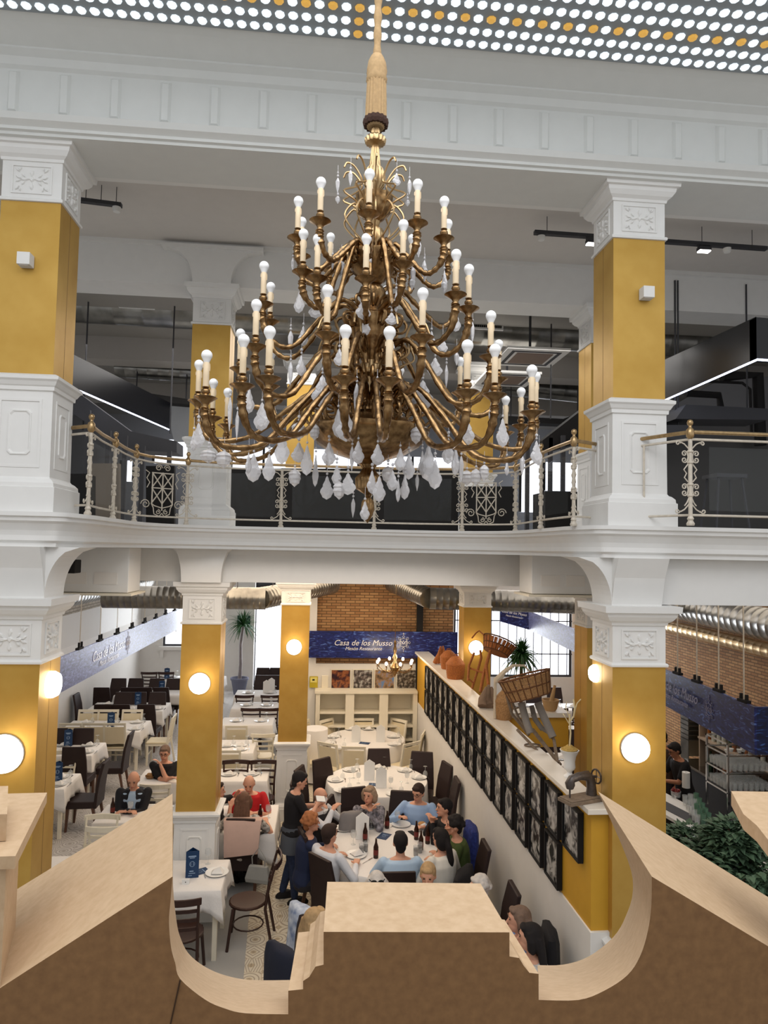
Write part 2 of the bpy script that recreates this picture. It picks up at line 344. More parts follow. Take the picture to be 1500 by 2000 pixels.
b = MB(); b.box(-9, 9, 8.80, 8.86, 8.27, 8.32); b.box(-9, 9, 6.3, 6.36, 7.775, 7.80); struct(b, 'trim_second_beam_moulding', plaster)
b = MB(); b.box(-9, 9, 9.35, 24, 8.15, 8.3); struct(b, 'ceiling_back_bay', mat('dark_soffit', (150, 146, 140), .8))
for k, yy in enumerate((12.5, 16)):
    b = MB(); b.box(-9, 9, yy, yy+.5, 7.75, 8.15); struct(b, 'ceiling_back_beam', mat('grey_beam', (176, 171, 165), .8))
b = MB(); b.box(-9, 9, 20, 20.3, 4.74, 8.15); struct(b, 'wall_gallery_back', mat('grey_gallery_wall', (150, 150, 152), .8))
b = MB(); b.box(-9.2, -9, 5.7, 20, 4.74, 8.6); struct(b, 'wall_gallery_left', mat('grey_gallery_wall', (150, 150, 150))); b = MB(); b.box(9, 9.2, 5.7, 20, 4.74, 8.6); struct(b, 'wall_gallery_right', mat('grey_gallery_wall2', (128, 126, 126), .8))
# glass-lens skylight: concrete slab with clear and amber lenses
sk = empty('ceiling_skylight', (0,0,0), kind='structure')
b = MB(); 
conc = mat('grey_lens_frame', (150, 156, 160), .7)
b.box(-6, 7, 3.35, 5.3, 8.50, 8.56); b.build('concrete_grid', conc, sk)
lw = MB(); la = MB()
for r in range(14):
    yy = 5.23-r*.132
    for c in range(-46, 62):
        x = c*.099+.03*0
        z = 8.50
        amber = (r == 2 or r == 6 or r == 10) and c % 2 == 0
        if c in (2,) and r < 3: amber = True
        t = la if amber else lw
        L = []
        for rr, zz in ((.037, 0), (.037, -.008), (.027, -.018), (.011, -.02)):
            L.append([(x+rr*math.cos(q*PI/4+.2), yy+rr*math.sin(q*PI/4+.2), z+zz) for q in range(8)])
        t.rings(L)
lw.build('clear_lens', mat('bright_glass_lens', (226, 238, 246), .2, emit=.95), sk, kind='stuff'); la.build('amber_lens', mat('amber_glass_lens', (196, 150, 70), .2, emit=.8), sk, kind='stuff')

# ---------------- columns ----------------
def relief(b, cx, y, cz, w, h, ny=-1, axis='y'):
    # raised foliage in a sunk frame; built on the plane y (axis y) or x (axis x)
    def P(u, v, d):
        return (cx+u, y+ny*d, cz+v) if axis == 'y' else (y+ny*d, cx+u, cz+v)
    t = .012
    for (u0, u1, v0, v1) in ((-w/2, w/2, h/2-t, h/2), (-w/2, w/2, -h/2, -h/2+t), (-w/2, -w/2+t, -h/2+t, h/2-t), (w/2-t, w/2, -h/2+t, h/2-t)):
        b.hexa([P(u0,v0,0), P(u1,v0,0), P(u1,v1,0), P(u0,v1,0)], [P(u0,v0,.010), P(u1,v0,.010), P(u1,v1,.010), P(u0,v1,.010)])
    def leafp(u, v, a, L, wd):
        ca, sa = math.cos(a), math.sin(a); prof = [(-1,0),(-.45,.5),(.1,1),(.7,.7),(1,0),(.7,-.7),(.1,-1),(-.45,-.5)]
        base = [P(u+ca*p*L/2-sa*q*wd/2, v+sa*p*L/2+ca*q*wd/2, 0) for p, q in prof]; top = [P(u+(ca*p*L/2-sa*q*wd/2)*.6-0, v+(sa*p*L/2+ca*q*wd/2)*.6, .014) for p, q in prof]
        b.rings([base, top])
    sx, sz = w/.30, h/.24
    for sgn in (-1, 1):
        for (u, v, a, L, wd) in ((.05, 0, 0, .08, .035), (.095, .012, .5, .06, .022), (.095, -.012, -.5, .06, .022), (.06, .03, .9, .05, .02), (.06, -.03, -.9, .05, .02), (.105, .075, .8, .05, .02), (.085, .085, 1.9, .035, .015), (.105, -.075, -.8, .05, .02), (.085, -.085, -1.9, .035, .015)):
            leafp(sgn*u*sx, v*sz, a if sgn > 0 else PI-a, L*sx, wd*sz)
    leafp(0, .05*sz, PI/2, .07*sz, .03*sx); leafp(0, -.055*sz, -PI/2, .07*sz, .03*sx); leafp(0, 0, PI/2, .05*sz, .045*sx)
def panel(b, x0, x1, z0, z1, y, ny, axis, d=.012, cham=.025):
    def P(u, v, dd): return (u, y+ny*dd, v) if axis == 'y' else (y+ny*dd, u, v)
    def oct_(i, dd): c = cham; a0, a1, c0, c1 = x0+i, x1-i, z0+i, z1-i; return [P(a0+c,c0,dd),P(a1-c,c0,dd),P(a1,c0+c,dd),P(a1,c1-c,dd),P(a1-c,c1,dd),P(a0+c,c1,dd),P(a0,c1-c,dd),P(a0,c0+c,dd)]
    b.rings([oct_(0,0), oct_(.004,d), oct_(.012,d), oct_(.022,.003)])
def column(label, x0, x1, y0, y1, levels, brackets=()):
    zb, zp, zg, zc = levels                      # base, top of pedestal, top of gold, top of crown
    e = empty('column', ((x0+x1)/2, (y0+y1)/2, zb), label=label, category='column', group=None)
    ox, oy, oz = e.location; b = MB(); b.M = Matrix.Translation((-ox, -oy, -oz))
    h = zp-zb
    b.rings(squarering(x0, x1, y0, y1, [(.075, zb), (.075, zb+.20), (.065, zb+.205), (.062, zb+.235), (.04, zb+.26), (.022, zb+.27), (.012, zb+.285), (.008, zp-.19), (.008, zp-.135), (.022, zp-.13), (.024, zp-.10), (.034, zp-.09), (.05, zp-.06), (.066, zp-.045), (.068, zp-.02), (.03, zp), (.002, zp)]))
    fr = .07
    for axis, yy, ny, a0, a1 in (('y', y0-.008, -1, x0, x1), ('x', x0-.008, -1, y0, y1), ('x', x1+.008, 1, y0, y1)):
        za, zz = zb+.36, zp-.20
        def P(u, v, dd): return (u, yy+ny*dd, v) if axis == 'y' else (yy+ny*dd, u, v)
        t = .02
        for (u0,u1,v0,v1) in ((a0+fr,a1-fr,zz-t,zz),(a0+fr,a1-fr,za,za+t),(a0+fr,a0+fr+t,za+t,zz-t),(a1-fr-t,a1-fr,za+t,zz-t)):
            b.hexa([P(u0,v0,0),P(u1,v0,0),P(u1,v1,0),P(u0,v1,0)], [P(u0,v0,.008),P(u1,v0,.008),P(u1,v1,.008),P(u0,v1,.008)])
        panel(b, a0+.145, a1-.145, za+.1, zz-.09, yy, ny, axis)
    b.build('pedestal', plaster, e)
    b = MB(); b.M = Matrix.Translation((-ox, -oy, -oz)); b.box(x0, x1, y0, y1, zp, zg)
    b.box(x0-.001, x0, (y0+y1)/2-.0015, (y0+y1)/2+.0015, zp, zg, 1); b.box(x1, x1+.001, (y0+y1)/2-.0015, (y0+y1)/2+.0015, zp, zg, 1)
    b.build('gold_shaft', [gold, legwood], e)
    b = MB(); b.M = Matrix.Translation((-ox, -oy, -oz))
    b.rings(squarering(x0, x1, y0, y1, [(.0, zg), (.016, zg+.002), (.02, zg+.018), (.012, zg+.03), (.0, zg+.035), (.0, zc-.17), (.012, zc-.168), (.016, zc-.145), (.045, zc-.125), (.07, zc-.09), (.075, zc-.06), (.10, zc-.055), (.105, zc), (.0, zc)]))
    b.build('capital', plaster, e)
    b = MB(); b.M = Matrix.Translation((-ox, -oy, -oz)); zc2 = (zg+.035+zc-.17)/2; hh = (zc-.17-zg-.035)*.80
    relief(b, (x0+x1)/2, y0, zc2, (x1-x0)*.68, hh, -1, 'y'); relief(b, (y0+y1)/2, x0, zc2, (x1-x0)*.6, hh, -1, 'x'); relief(b, (y0+y1)/2, x1, zc2, (x1-x0)*.6, hh, 1, 'x')
    b.build('foliage_relief', plaster, e)
    return e
LOW = (0, 1.275, 3.537, 4.06); UPP = (4.745, 5.862, 7.294, 7.80); d = .447
XS = {'near left': (-2.664, -2.191, 5.84), 'near right': (2.519, 2.992, 5.84), 'second left': (-1.665, -1.192, 8.86), 'second right': (3.5, 3.97, 9.25)}
column('ground-floor gold column at the left edge of the photo with white capital', *XS['near left'][:2], 5.84, 5.84+d, LOW)
column('ground-floor gold column beside the ochre picture wall, largest on the right', *XS['near right'][:2], 5.84, 5.84+d, LOW)
column('upper-floor gold column behind the right side of the chandelier', 2.50, 2.974, 11.93, 11.93+d, UPP)
column('upper-floor gold column hidden behind the middle of the chandelier', -.616, -.143, 11.93, 11.93+d, UPP)
column('ground-floor gold column standing behind the small table with the blue menu', *XS['second left'][:2], 8.86, 8.86+d, LOW)
column('ground-floor gold column with globe lamp beside the waitress and navy far banner', -.616, -.143, 11.93, 11.93+d, (0, 1.275, 3.537, 3.95))
column('ground-floor gold column rising behind the wicker baskets on the picture wall', 2.50, 2.974, 11.93, 11.93+d, (0, 1.275, 3.537, 3.95))
column('upper-floor gold column at the left edge with cube wall light', *XS['near left'][:2], 5.84, 5.84+d, UPP)
column('upper-floor gold column on the right with white cube wall light', *XS['near right'][:2], 5.84, 5.84+d, UPP)
column('upper-floor gold column half hidden behind the left side of the chandelier', *XS['second left'][:2], 8.86, 8.86+d, UPP)
column('upper-floor gold column mostly hidden behind the right near column', 3.52, 3.99, 8.86, 8.86+d, UPP)
column('ground-floor gold column mostly hidden behind the right near column', 3.48, 3.95, 8.86, 8.86+d, LOW)
# curved brackets
def bracket(b, xa, xb, y0, y1, z0, z1, curve=True):
    sg = 1 if xb > xa else -1; R = abs(xb-xa); H = z1-z0; n = 10
    pts = [(xa, z1)]+[(xa+sg*(R*(1-math.cos(PI/2*i/n)))*1.0, z0+H*math.sin(PI/2*i/n)) for i in range(n+1)][::-1]
    pts = [(xa, z1)]+[(xa+sg*R*(1-math.sqrt(max(0, 1-(i/n)**2))), z0+H*i/n) for i in range(n, -1, -1)]
    b.prism([(x, y0, z) for x, z in pts], (0, y1-y0, 0))
b = MB()
bracket(b, -2.191, -1.93, 5.86, 6.29, 4.06, 4.47); b.box(-2.64, -2.191, 5.86, 6.28, 4.06, 4.47); b.prism([(-2.64,5.86,4.47),(-2.64,5.86,4.07),(-2.64,5.80,4.3),(-2.64,5.72,4.47)], (.45,0,0))
bracket(b, 2.519, 2.22, 5.86, 6.29, 4.06, 4.47); b.box(2.519, 2.97, 5.86, 6.28, 4.06, 4.47); b.prism([(2.519,5.86,4.47),(2.519,5.86,4.07),(2.519,5.80,4.3),(2.519,5.72,4.47)], (.45,0,0))
bracket(b, -1.192, -1.07, 8.70, 8.9, 4.06, 4.47); bracket(b, -1.665, -1.79, 8.70, 8.9, 4.06, 4.47); b.box(-1.665, -1.192, 8.7, 8.9, 4.06, 4.47)
struct(b, 'trim_lower_brackets', plaster)
b = MB(); bracket(b, -1.192, -.85, 8.74, 8.86, 7.80, 8.22); bracket(b, -1.665, -2.0, 8.74, 8.86, 7.80, 8.22); b.box(-1.665, -1.192, 8.74, 8.86, 7.8, 8.22); b.box(-2.05,-.8,8.72,8.86,8.22,8.27)
struct(b, 'trim_upper_brackets', plaster)
# ---------------- gallery railing ----------------
def spiral(cx, cz, r0, a0, turns, sgn, n=14, r1=.25):
    return [(cx+r0*(1-(1-r1)*i/n)*math.cos(a0+sgn*turns*2*PI*i/n), 0, cz+r0*(1-(1-r1)*i/n)*math.sin(a0+sgn*turns*2*PI*i/n)) for i in range(n+1)]
RZ0, RZ1 = 4.83, 5.45
def post_mb():
    b = MB(); t = .0055
    b.tube([(0,0,RZ0-.085),(0,0,RZ1)], .017, 8)
    b.lathe([(.03, 4.745), (.034, 4.76), (.02, 4.785), (.028, 4.80), (.018, 4.82)], n=8)
    for z in (4.99, 5.08, 5.26, 5.35): b.lathe([(.017, z-.012), (.026, z-.006), (.026, z+.006), (.017, z+.012)], n=8)
    for s in (-1, 1):
        for zc, zs in ((5.035, (-.022, .022)), (5.305, (-.022, .022))):
            for q in zs:
                b.tube([(s*.018, 0, zc)]+[(p[0]*1, 0, p[2]) for p in spiral(s*.05, zc+q*1.15, .026, PI if s > 0 else 0, 1.25, -1 if q*s > 0 else 1, 12)], t, 5)
        b.tube([(s*.02,0,5.10),(s*.05,0,5.135),(s*.032,0,5.17),(s*.055,0,5.20),(s*.02,0,5.245)], t, 5)
        b.tube([(s*.012,0,5.37),(s*.05,0,5.41),(s*.085,0,5.425)]+spiral(s*.105, 5.415, .02, PI if s > 0 else 0, 1.1, -s, 10), t, 5)
        b.tube([(s*.012,0,4.92),(s*.05,0,4.875),(s*.085,0,4.855)]+spiral(s*.11, 4.862, .022, PI if s > 0 else 0, 1.1, s, 10), t, 5)
        b.tube([(s*.012,0,4.97),(s*.03,0,4.93),(s*.05,0,4.905)], t, 5)
    return b
postmesh = None
def add_post(parent, x, y, rz):
    global postmesh
    if postmesh is None: o = post_mb().build('post', iron, parent); postmesh = o.data
    else: o = bpy.data.objects.new('post', postmesh); COL.objects.link(o); o.parent = parent
    o.location = (x, y, 0); o.rotation_euler = (0, 0, rz); return o
def lattice(parent, x, y, rz, w=.25):
    b = MB(); t = .0055; z0, z1 = 4.98, 5.34
    b.box(-w/2, -w/2+.012, -.006, .006, z0, z1); b.box(w/2-.012, w/2, -.006, .006, z0, z1); b.box(-w/2+.012, w/2-.012, -.006, .006, z1-.012, z1)
    b.box(-.006, .006, -.005, .005, 4.9, z1-.012); zm = (z0+z1)/2; b.box(-w/2+.012, w/2-.012, -.004, .004, zm-.006, zm+.006)
    for s in (-1, 1):
        for (za, zb) in ((z0, zm), (zm, z1)):
            b.tube([(0,0,za),(s*w/2,0,zb)], .007, 4); b.tube([(s*w/2,0,za),(0,0,zb)], .007, 4)
        b.tube([(s*w/2,0,z0),(s*.09,0,4.955),(0,0,4.93)], .006, 4)
        b.tube([(s*w/2,0,z0),(s*.10,0,4.93),(s*.09,0,4.86),(s*.03,0,4.835),(0,0,4.87)], .006, 4)
        b.tube(spiral(s*.045, 4.885, .03, PI/2, 1.3, s, 14), .005, 4); b.tube(spiral(s*.05, 5.395, .04, PI if s > 0 else 0, 1.5, -s, 16), t, 4)
        b.tube(spiral(s*.19, 4.97, .055, 0 if s > 0 else PI, 1.5, s, 16), t, 4); b.tube([(s*.2,0,5.36),(s*.155,0,5.33),(s*.185,0,5.27),(s*.15,0,5.22),(s*.18,0,5.16)], t, 4)
    o = b.build('lattice_panel', iron, parent); o.location = (x, y, 0); o.rotation_euler = (0, 0, rz)
def railing(label, pts, posts, lat, balls, glass_segs):
    e = empty('railing', (0,0,0), label=label, category='railing')
    b = MB(); b.tube([(x, y, RZ1) for x, y in pts], .011, 6); b.build('top_rail', iron, e)
    b = MB(); b.tube([(x, y, RZ0) for x, y in pts], .010, 6); b.build('bottom_rail', iron, e)
    b = MB(); b.tube([(x, y, RZ1+.06) for x, y in pts], .017, 8); b.build('brass_handrail', brass2, e, smooth=True)
    for (x, y, rz) in posts: add_post(e, x, y, rz)
    for (x, y) in balls:
        b = MB(); b.lathe([(.012, 5.45), (.03, 5.47), (.034, 5.50), (.03, 5.53), (.014, 5.545), (.012, 5.56), (.022, 5.57), (.026, 5.587), (.02, 5.605), (.004, 5.613)], (x, y, 0), 10); b.build('ball_finial', brass2, e, smooth=True)
    for (x, y, rz) in lat: lattice(e, x, y, rz)
    for (xa, ya, xb, yb) in glass_segs:
        n = Vector((yb-ya, xa-xb, 0)).normalized()*.004; b = MB()
        b.hexa([(xa,ya,RZ0+.04),(xb,yb,RZ0+.04),(xb,yb,RZ1-.06),(xa,ya,RZ1-.06)], [(xa+n.x,ya+n.y,RZ0+.04),(xb+n.x,yb+n.y,RZ0+.04),(xb+n.x,yb+n.y,RZ1-.06),(xa+n.x,ya+n.y,RZ1-.06)]); b.build('glass_panel', glass, e)
    return e
RL = [(-2.2, 6.30), (-1.97, 6.14), (-2.02, 6.6), (-2.03, 7.07), (-2.05, 7.5), (-2.04, 7.9), (-1.95, 8.15), (-1.8, 8.3), (-1.575, 8.42), (-1.2, 8.55), (-.48, 8.6), (.1, 8.6), (.66, 8.6), (1.2, 8.58), (1.73, 8.45), (2.05, 8.32), (2.29, 8.07), (2.26, 7.5), (2.22, 6.9), (2.22, 6.5), (2.24, 6.03), (2.52, 6.2)]
railing('curved cream iron gallery railing with scrolls, brass handrail and glass panels behind the chandelier', RL,
        [(-1.97, 6.14, PI/2), (-2.03, 7.07, PI/2), (-2.04, 7.9, PI/2-.3), (-1.575, 8.42, .4), (-.48, 8.6, 0), (.66, 8.6, 0), (1.73, 8.45, -.3), (2.29, 8.07, PI/2+.2), (2.22, 6.9, PI/2), (2.24, 6.03, PI/2)],
        [(-1.83, 8.28, .55), (2.0, 8.33, -.45)], [(-1.97, 6.14), (-2.03, 7.07), (-2.04, 7.9), (-1.575, 8.42), (2.29, 8.07), (2.22, 6.9), (2.24, 6.03)],
        [(-1.99, 6.2, -2.03, 7.0), (-2.03, 7.15, -2.04, 7.8), (-1.3, 8.52, -.55, 8.6), (-.35, 8.61, .55, 8.61), (.78, 8.6, 1.6, 8.49), (2.28, 7.95, 2.22, 7.0), (2.22, 6.8, 2.23, 6.15)])
railing('cream iron railing with brass rail right of the right gallery column', [(2.75, 5.88), (2.99, 5.42), (3.4, 5.42), (6, 5.42)], [(2.99, 5.42, 0)], [], [(2.99, 5.42)], [(3.15, 5.42, 4.6, 5.42)])
b = MB(); b.tube([(2.78, 5.80, 4.75), (2.78, 5.80, 5.45)], .010, 6); b.build('thin_post', iron, bpy.data.objects['railing.001'])
b = MB(); b.add([(2.2,5.40,4.70),(9,5.40,4.70),(9,5.75,4.70),(2.2,5.75,4.70)],[(0,1,2,3)])

# ---------------- cube wall lights and globes ----------------
for lab, x, y, z in (('white cube wall light on the upper left gold column', *at(55, 513, Y=5.84)), ('white cube wall light on the upper right gold column', *at(1258, 577, Y=5.84))):
    e = empty('wall_light', (x, 5.84, z), label=lab, category='lamp'); b = MB(); b.box(-.05, .05, -.10, -.005, -.05, .05); b.build('housing', plaster, e, bevel=.003)
    b = MB(); b.box(-.03, .03, -.005, 0, -.035, .035); b.build('mounting_plate', plaster, e); b = MB(); b.box(-.035, .035, -.085, -.02, -.054, -.050); b.build('lens', mat('frosted_lens', (220,220,220)), e)
for i, (lab, px, py, Y, r) in enumerate((('large lit globe lamp at the left edge on the near gold column', 0, 1477, 5.84, .145), ('large lit globe lamp on the right near gold column', 1247, 1465, 5.84, .118), ('lit globe lamp on the gold column behind the blue menu table', 388, 1337, 8.86, .125), ('lit globe lamp on the gold column left of the far banner', 574, 1265, 11.93, .125), ('lit globe lamp on the gold column behind the baskets', 931, 1266, 11.93, .12))):
    p = at(px, py, Y=Y-.08); e = empty('globe_lamp', (p.x, Y, p.z), label=lab, category='lamp', group=None)
    b = MB(); b.lathe([(r*1.04, -.02), (r*1.04, 0)], n=24, ax='y'); b.build('rim', plaster, e)
    b = MB(); b.lathe([(r, -.02), (r*.99, -.05), (r*.85, -.085), (r*.5, -.105), (.001, -.11)], n=24, ax='y'); b.build('diffuser', lampwhite, e, smooth=True); point('globe_lamp_light', (p.x, Y-.5, p.z), 3.5, (1, .74, .46), .15)
p = at(113, 1335, Y=6.1); e = empty('side_wall_light', (-2.19, 6.06, p.z), label='lit wall lamp on the inner side of the left near gold column', category='lamp')
b = MB(); b.lathe([(.11, 0), (.11, .03), (.09, .07), (.001, .09)], n=20, ax='x'); b.build('diffuser', lampwhite, e, smooth=True)
p2_ = at(1150, 1300, Y=6.3); e = empty('side_wall_light', (2.519, 6.2, 3.42), label='lit wall lamp on the inner side of the right near gold column', category='lamp')
b = MB(); b.lathe([(.001, -.07), (.06, -.05), (.08, -.02), (.08, 0)], n=20, ax='x'); b.build('diffuser', lampwhite, e, smooth=True)

# ---------------- ducts, ceiling fittings ----------------
def duct(label, a, c, r, step=.16, m=steel, grilles=()):
    a = Vector(a); c = Vector(c); L = (c-a).length; e = empty('air_duct', a, label=label, category='duct')
    dirv = (c-a).normalized(); q = dirv.to_track_quat('X', 'Z'); e.rotation_mode = 'QUATERNION'; e.rotation_quaternion = q
    prof = []; x = 0
    while x < L: prof += [(r, x), (r, x+step*.86), (r*1.014, x+step*.9), (r*1.014, x+step*.96)]; x += step
    b = MB(); b.lathe(prof, n=18, ax='x'); b.build('pipe', m, e, smooth=True)
    for t in (.15, .85):
        if a.z > 8.2: break
        q_ = a.lerp(c, t); b = MB(); b.M = (Matrix.Translation(a) @ q.to_matrix().to_4x4()).inverted(); b.tube([q_, (q_.x, q_.y, 8.2 if a.z > 6 else 4.47)], .008, 5); b.build('hanger_rod', dkgrey, e)
    for gx in grilles:
        b = MB(); b.box(gx-.27, gx+.27, -r-.02, -r+.04, -.09, .09); b.build('grille_frame', plaster, e)
        b = MB(); b.box(gx-.24, gx+.24, -r-.022, -r-.02, -.06, .06, 0)
        for k in range(14): b.box(gx-.235+k*.034, gx-.225+k*.034, -r-.03, -r-.022, -.06, .06, 1)
        b.build('grille_slats', [matblack, steel], e)
    return e
z = 0
d0 = duct('long galvanised duct with grilles under the gallery ceiling behind the chandelier', (-4.6, 11.2, 8.25), (6.2, 11.2, 8.13), .27, .45, steel, (1.7, 7.2))
duct('lower dark galvanised duct in the gallery left of the chandelier', at(228, 718, Y=13.3), at(385, 728, Y=13.3), .18, .2)
duct('dark duct at the back of the gallery right of the chandelier', at(985, 752, Y=13.6), at(1160, 770, Y=13.6), .2, .3)
duct('spiral duct under the slab between the two left gold columns', (-3.6, 12.2, 3.62), (-1.0, 12.25, 3.62), .19, .10)
duct('spiral duct end between the far gold column and the brick wall', (-1.0, 12.25, 3.62), (.25, 14.6, 3.75), .19, .10)
duct('spiral duct right of the brick wall behind the gold column', (2.05, 12.9, 3.62), (6.5, 12.6, 3.55), .2, .12)
duct('spiral duct joining the brick wall on its right side', (1.55, 14.7, 3.8), (2.05, 12.9, 3.62), .19, .10)
duct('galvanised duct along the right brick wall, upper one', (7.2, 17, 3.55), (6.3, 6.5, 3.5), .24, .2)
duct('galvanised duct along the right brick wall, lower one', (7.5, 17, 3.0), (7.3, 6.8, 2.95), .13, .2, brass2)
duct('galvanised duct along the left side above the pale banner', (-5.0, 21, 3.45), (-5.0, 9.0, 3.45), .22, .2)
for lab, a, c in (('metal cable tray with lights on the gallery ceiling right of the chandelier', at(1045, 455, Z=8.12), at(1500, 487, Z=8.1)), ('short metal cable tray on the gallery ceiling left of the chandelier', at(100, 385, Z=8.12), at(236, 402, Z=8.12))):
    e = empty('cable_tray', (0,0,0), label=lab, category='cable tray'); b = MB(); b.hexa([a, a+Vector((0,.06,0)), a+Vector((0,.06,.04)), a+Vector((0,0,.04))], [c, c+Vector((0,.06,0)), c+Vector((0,.06,.04)), c+Vector((0,0,.04))]); b.build('rail', dkgrey, e)
    b = MB()
    for k in range(5): q = a.lerp(c, .05+.22*k); b.tube([q, q+Vector((0,0,.24))], .004, 5)
    b.build('hanger', dkgrey, e)
for lab, px, py in (('lit ceiling spotlight just left of the right gallery column', 1157, 476), ('lit ceiling spotlight right of the right gallery column', 1375, 490)):
    p = at(px, py, Z=8.04); e = empty('spotlight', p, label=lab, category='lamp'); b = MB(); b.box(-.07, .07, -.04, .04, 0, .04); b.build('housing', dkgrey, e); b = MB(); b.box(-.065, .065, -.035, .035, -.012, -.002); b.build('lens', spotlit, e); b = MB(); b.box(-.075, -.07, -.01, .01, 0, .1); b.box(.07, .075, -.01, .01, 0, .1); b.build('bracket', dkgrey, e)
for lab, px, py in (('white ceiling sensor at the end of the left cable tray', 228, 405), ('white ceiling sensor at the end of the right cable tray', 1057, 461), ('white ceiling sensor between spotlights on the right tray', 1420, 485)):
    p = at(px, py, Z=8.1); b = MB(); b.lathe([(.045, 0), (.045, -.03), (.035, -.05), (.001, -.055)], n=16); o = b.build('ceiling_sensor', plaster, None, smooth=True); o.location = p; tag(o, lab, 'sensor')
for lab, px, py, s in (('square air conditioning cassette right of the chandelier', 1035, 700, .62), ('smaller air conditioning cassette farther back right of the chandelier', 990, 742, .6)):
    Y = 10.4 if s > .61 else 11.5; p = at(px, py, Y=Y); p.z = min(p.z, 8.05); p.x = max(p.x, 2.3 if s > .61 else 3.0); e = empty('air_conditioner', p, label=lab, category='air conditioner'); b = MB()
    b.box(-s/1.3, s/1.3, -s/1.3, s/1.3, 0, .04); b.build('panel', plaster, e)
    b = MB(); q = s/1.3-.1; 
    for (x0,x1,y0,y1) in ((-q,q,-q,-q+.05),(-q,q,q-.05,q),(-q,-q+.05,-q+.05,q-.05),(q-.05,q,-q+.05,q-.05)): b.box(x0,x1,y0,y1,-.006,0)
    b.build('slot', dkgrey, e); b = MB(); b.box(-q+.1, q-.1, -q+.1, q-.1, -.01, 0); b.build('filter_grille', mat('brown_filter', (130, 110, 96)), e); b = MB(); b.tube([(0,0,.04),(0,0,8.15-p.z)], .02, 6); b.build('drop_rod', dkgrey, e)
# black hoods with led strips
def hood(label, a, c, ta, tc, extra=None):
    e = empty('black_hood', (0,0,0), label=label, category='canopy'); b = MB(); th = Vector((0, .12, 0))
    P1, P2, P3, P4 = a, c, Vector((c.x, c.y, tc)), Vector((a.x, a.y, ta)); b.hexa([P1,P2,P3,P4], [p+th for p in (P1,P2,P3,P4)]); b.build('fascia', black, e)
    b = MB(); b.tube([a+Vector((0,-.01,-.01)), c+Vector((0,-.01,-.01))], .012, 6); b.build('led_strip', led, e)
    return e
A = at(135, 753, Z=6.6); C = at(330, 838, Z=6.6); hood('black canopy with white led edge on the left of the gallery', A, C, at(147, 690, Y=A.y).z, at(320, 786, Y=C.y).z)
A = at(1290, 784, Z=6.6); C = at(1478, 701, Z=6.6); h = hood('black canopy with white led edge on the right of the gallery', A, C, at(1290, 706, Y=A.y).z, at(1475, 618, Y=C.y).z)
D = C+Vector((3, .2, 0)); b = MB(); b.hexa([C, D, D+Vector((0,0,.45)), C+Vector((0,0,.45))], [p+Vector((0,.12,0)) for p in (C, D, D+Vector((0,0,.45)), C+Vector((0,0,.45)))]); b.build('fascia', black, h)
b = MB(); b.tube([C+Vector((0,-.01,-.01)), D+Vector((0,-.01,-.01))], .012, 6); b.build('led_strip', led, h)
def slabpx(name, label, cat, px, Y, th, m, parent=None):
    pts = [at(x, y, Y=Y) for x, y in px]
    for q in pts:
        if q.z < 5.05 and name != 'bar_shelf': q.z = 4.746
    b = MB(); b.prism(pts, (0, th, 0)); o = b.build(name, m, parent)
    if name in ('bar_canopy', 'bar_shelf'):
        for t in (.1, .9):
            xx = min(q.x for q in pts)*(1-t)+max(q.x for q in pts)*t; zz = sum(q.z for q in pts)/len(pts); b = MB(); b.tube([(xx, Y+th*.5, zz), (xx, Y+th*.5, 8.2)], .012, 5); b.build('hanging_rod', dkgrey, o)
    if label: tag(o, label, cat)
    return o
slabpx('bar_canopy', 'dark canopy over the left gallery bar behind the railing', 'canopy', [(150,765),(255,842),(345,862),(345,884),(250,878),(130,800)], 10.5, .5, dkgrey)
slabpx('bar_canopy', 'black beam running across the gallery left of the chandelier', 'canopy', [(250,762),(372,780),(372,790),(250,780)], 13, .3, matblack)
slabpx('bar_canopy', 'black canopy rising to the right behind the right of the chandelier', 'canopy', [(1060,860),(1150,790),(1290,730),(1290,820),(1060,885)], 10.5, .4, matblack)
slabpx('bar_canopy', 'black beam across the gallery right of the chandelier', 'canopy', [(985,812),(1100,818),(1150,800),(1150,830),(985,824)], 13, .3, matblack)
slabpx('bar_shelf', 'dark grey overhead shelf behind the right railing', 'shelf', [(1340,790),(1500,798),(1500,820),(1320,818)], 8.6, .5, dkgrey)
slabpx('bar_shelf', 'grey cabinet under the overhead shelf beside the right column', 'cabinet', [(1290,830),(1350,830),(1350,858),(1290,858)], 8.6, .5, dkgrey)
slabpx('dark_screen', 'long black screen wall behind the middle of the railing', 'screen', [(440,915),(895,915),(895,1035),(440,1035)], 10.6, .1, matblack)
slabpx('dark_screen', 'black counter front behind the right part of the railing', 'screen', [(900,950),(1010,950),(1010,1035),(900,1035)], 9.6, .1, matblack)
slabpx('dark_screen', 'black counter end behind the railing beside the right column', 'screen', [(1065,960),(1140,960),(1140,1035),(1065,1035)], 10, .6, matblack)
slabpx('dark_screen', 'brown black booth back behind the left part of the railing', 'screen', [(175,905),(232,905),(232,1010),(175,1010)], 9, .1, mat('taupe_panel', (118, 108, 96)))
slabpx('dark_screen', 'dark booth seat beside the left near column upstairs', 'screen', [(135,925),(170,925),(170,1010),(135,1010)], 8.0, .3, matblack)
slabpx('dark_screen', 'black drape behind the lattice of the left railing', 'screen', [(285,910),(340,910),(340,1030),(285,1030)], 9.6, .1, matblack)
slabpx('dark_screen', 'dark wall panel behind the right outer railing', 'screen', [(1290,862),(1500,862),(1500,1035),(1290,1035)], 9.4, .1, mat('charcoal_panel', (70, 68, 66)))
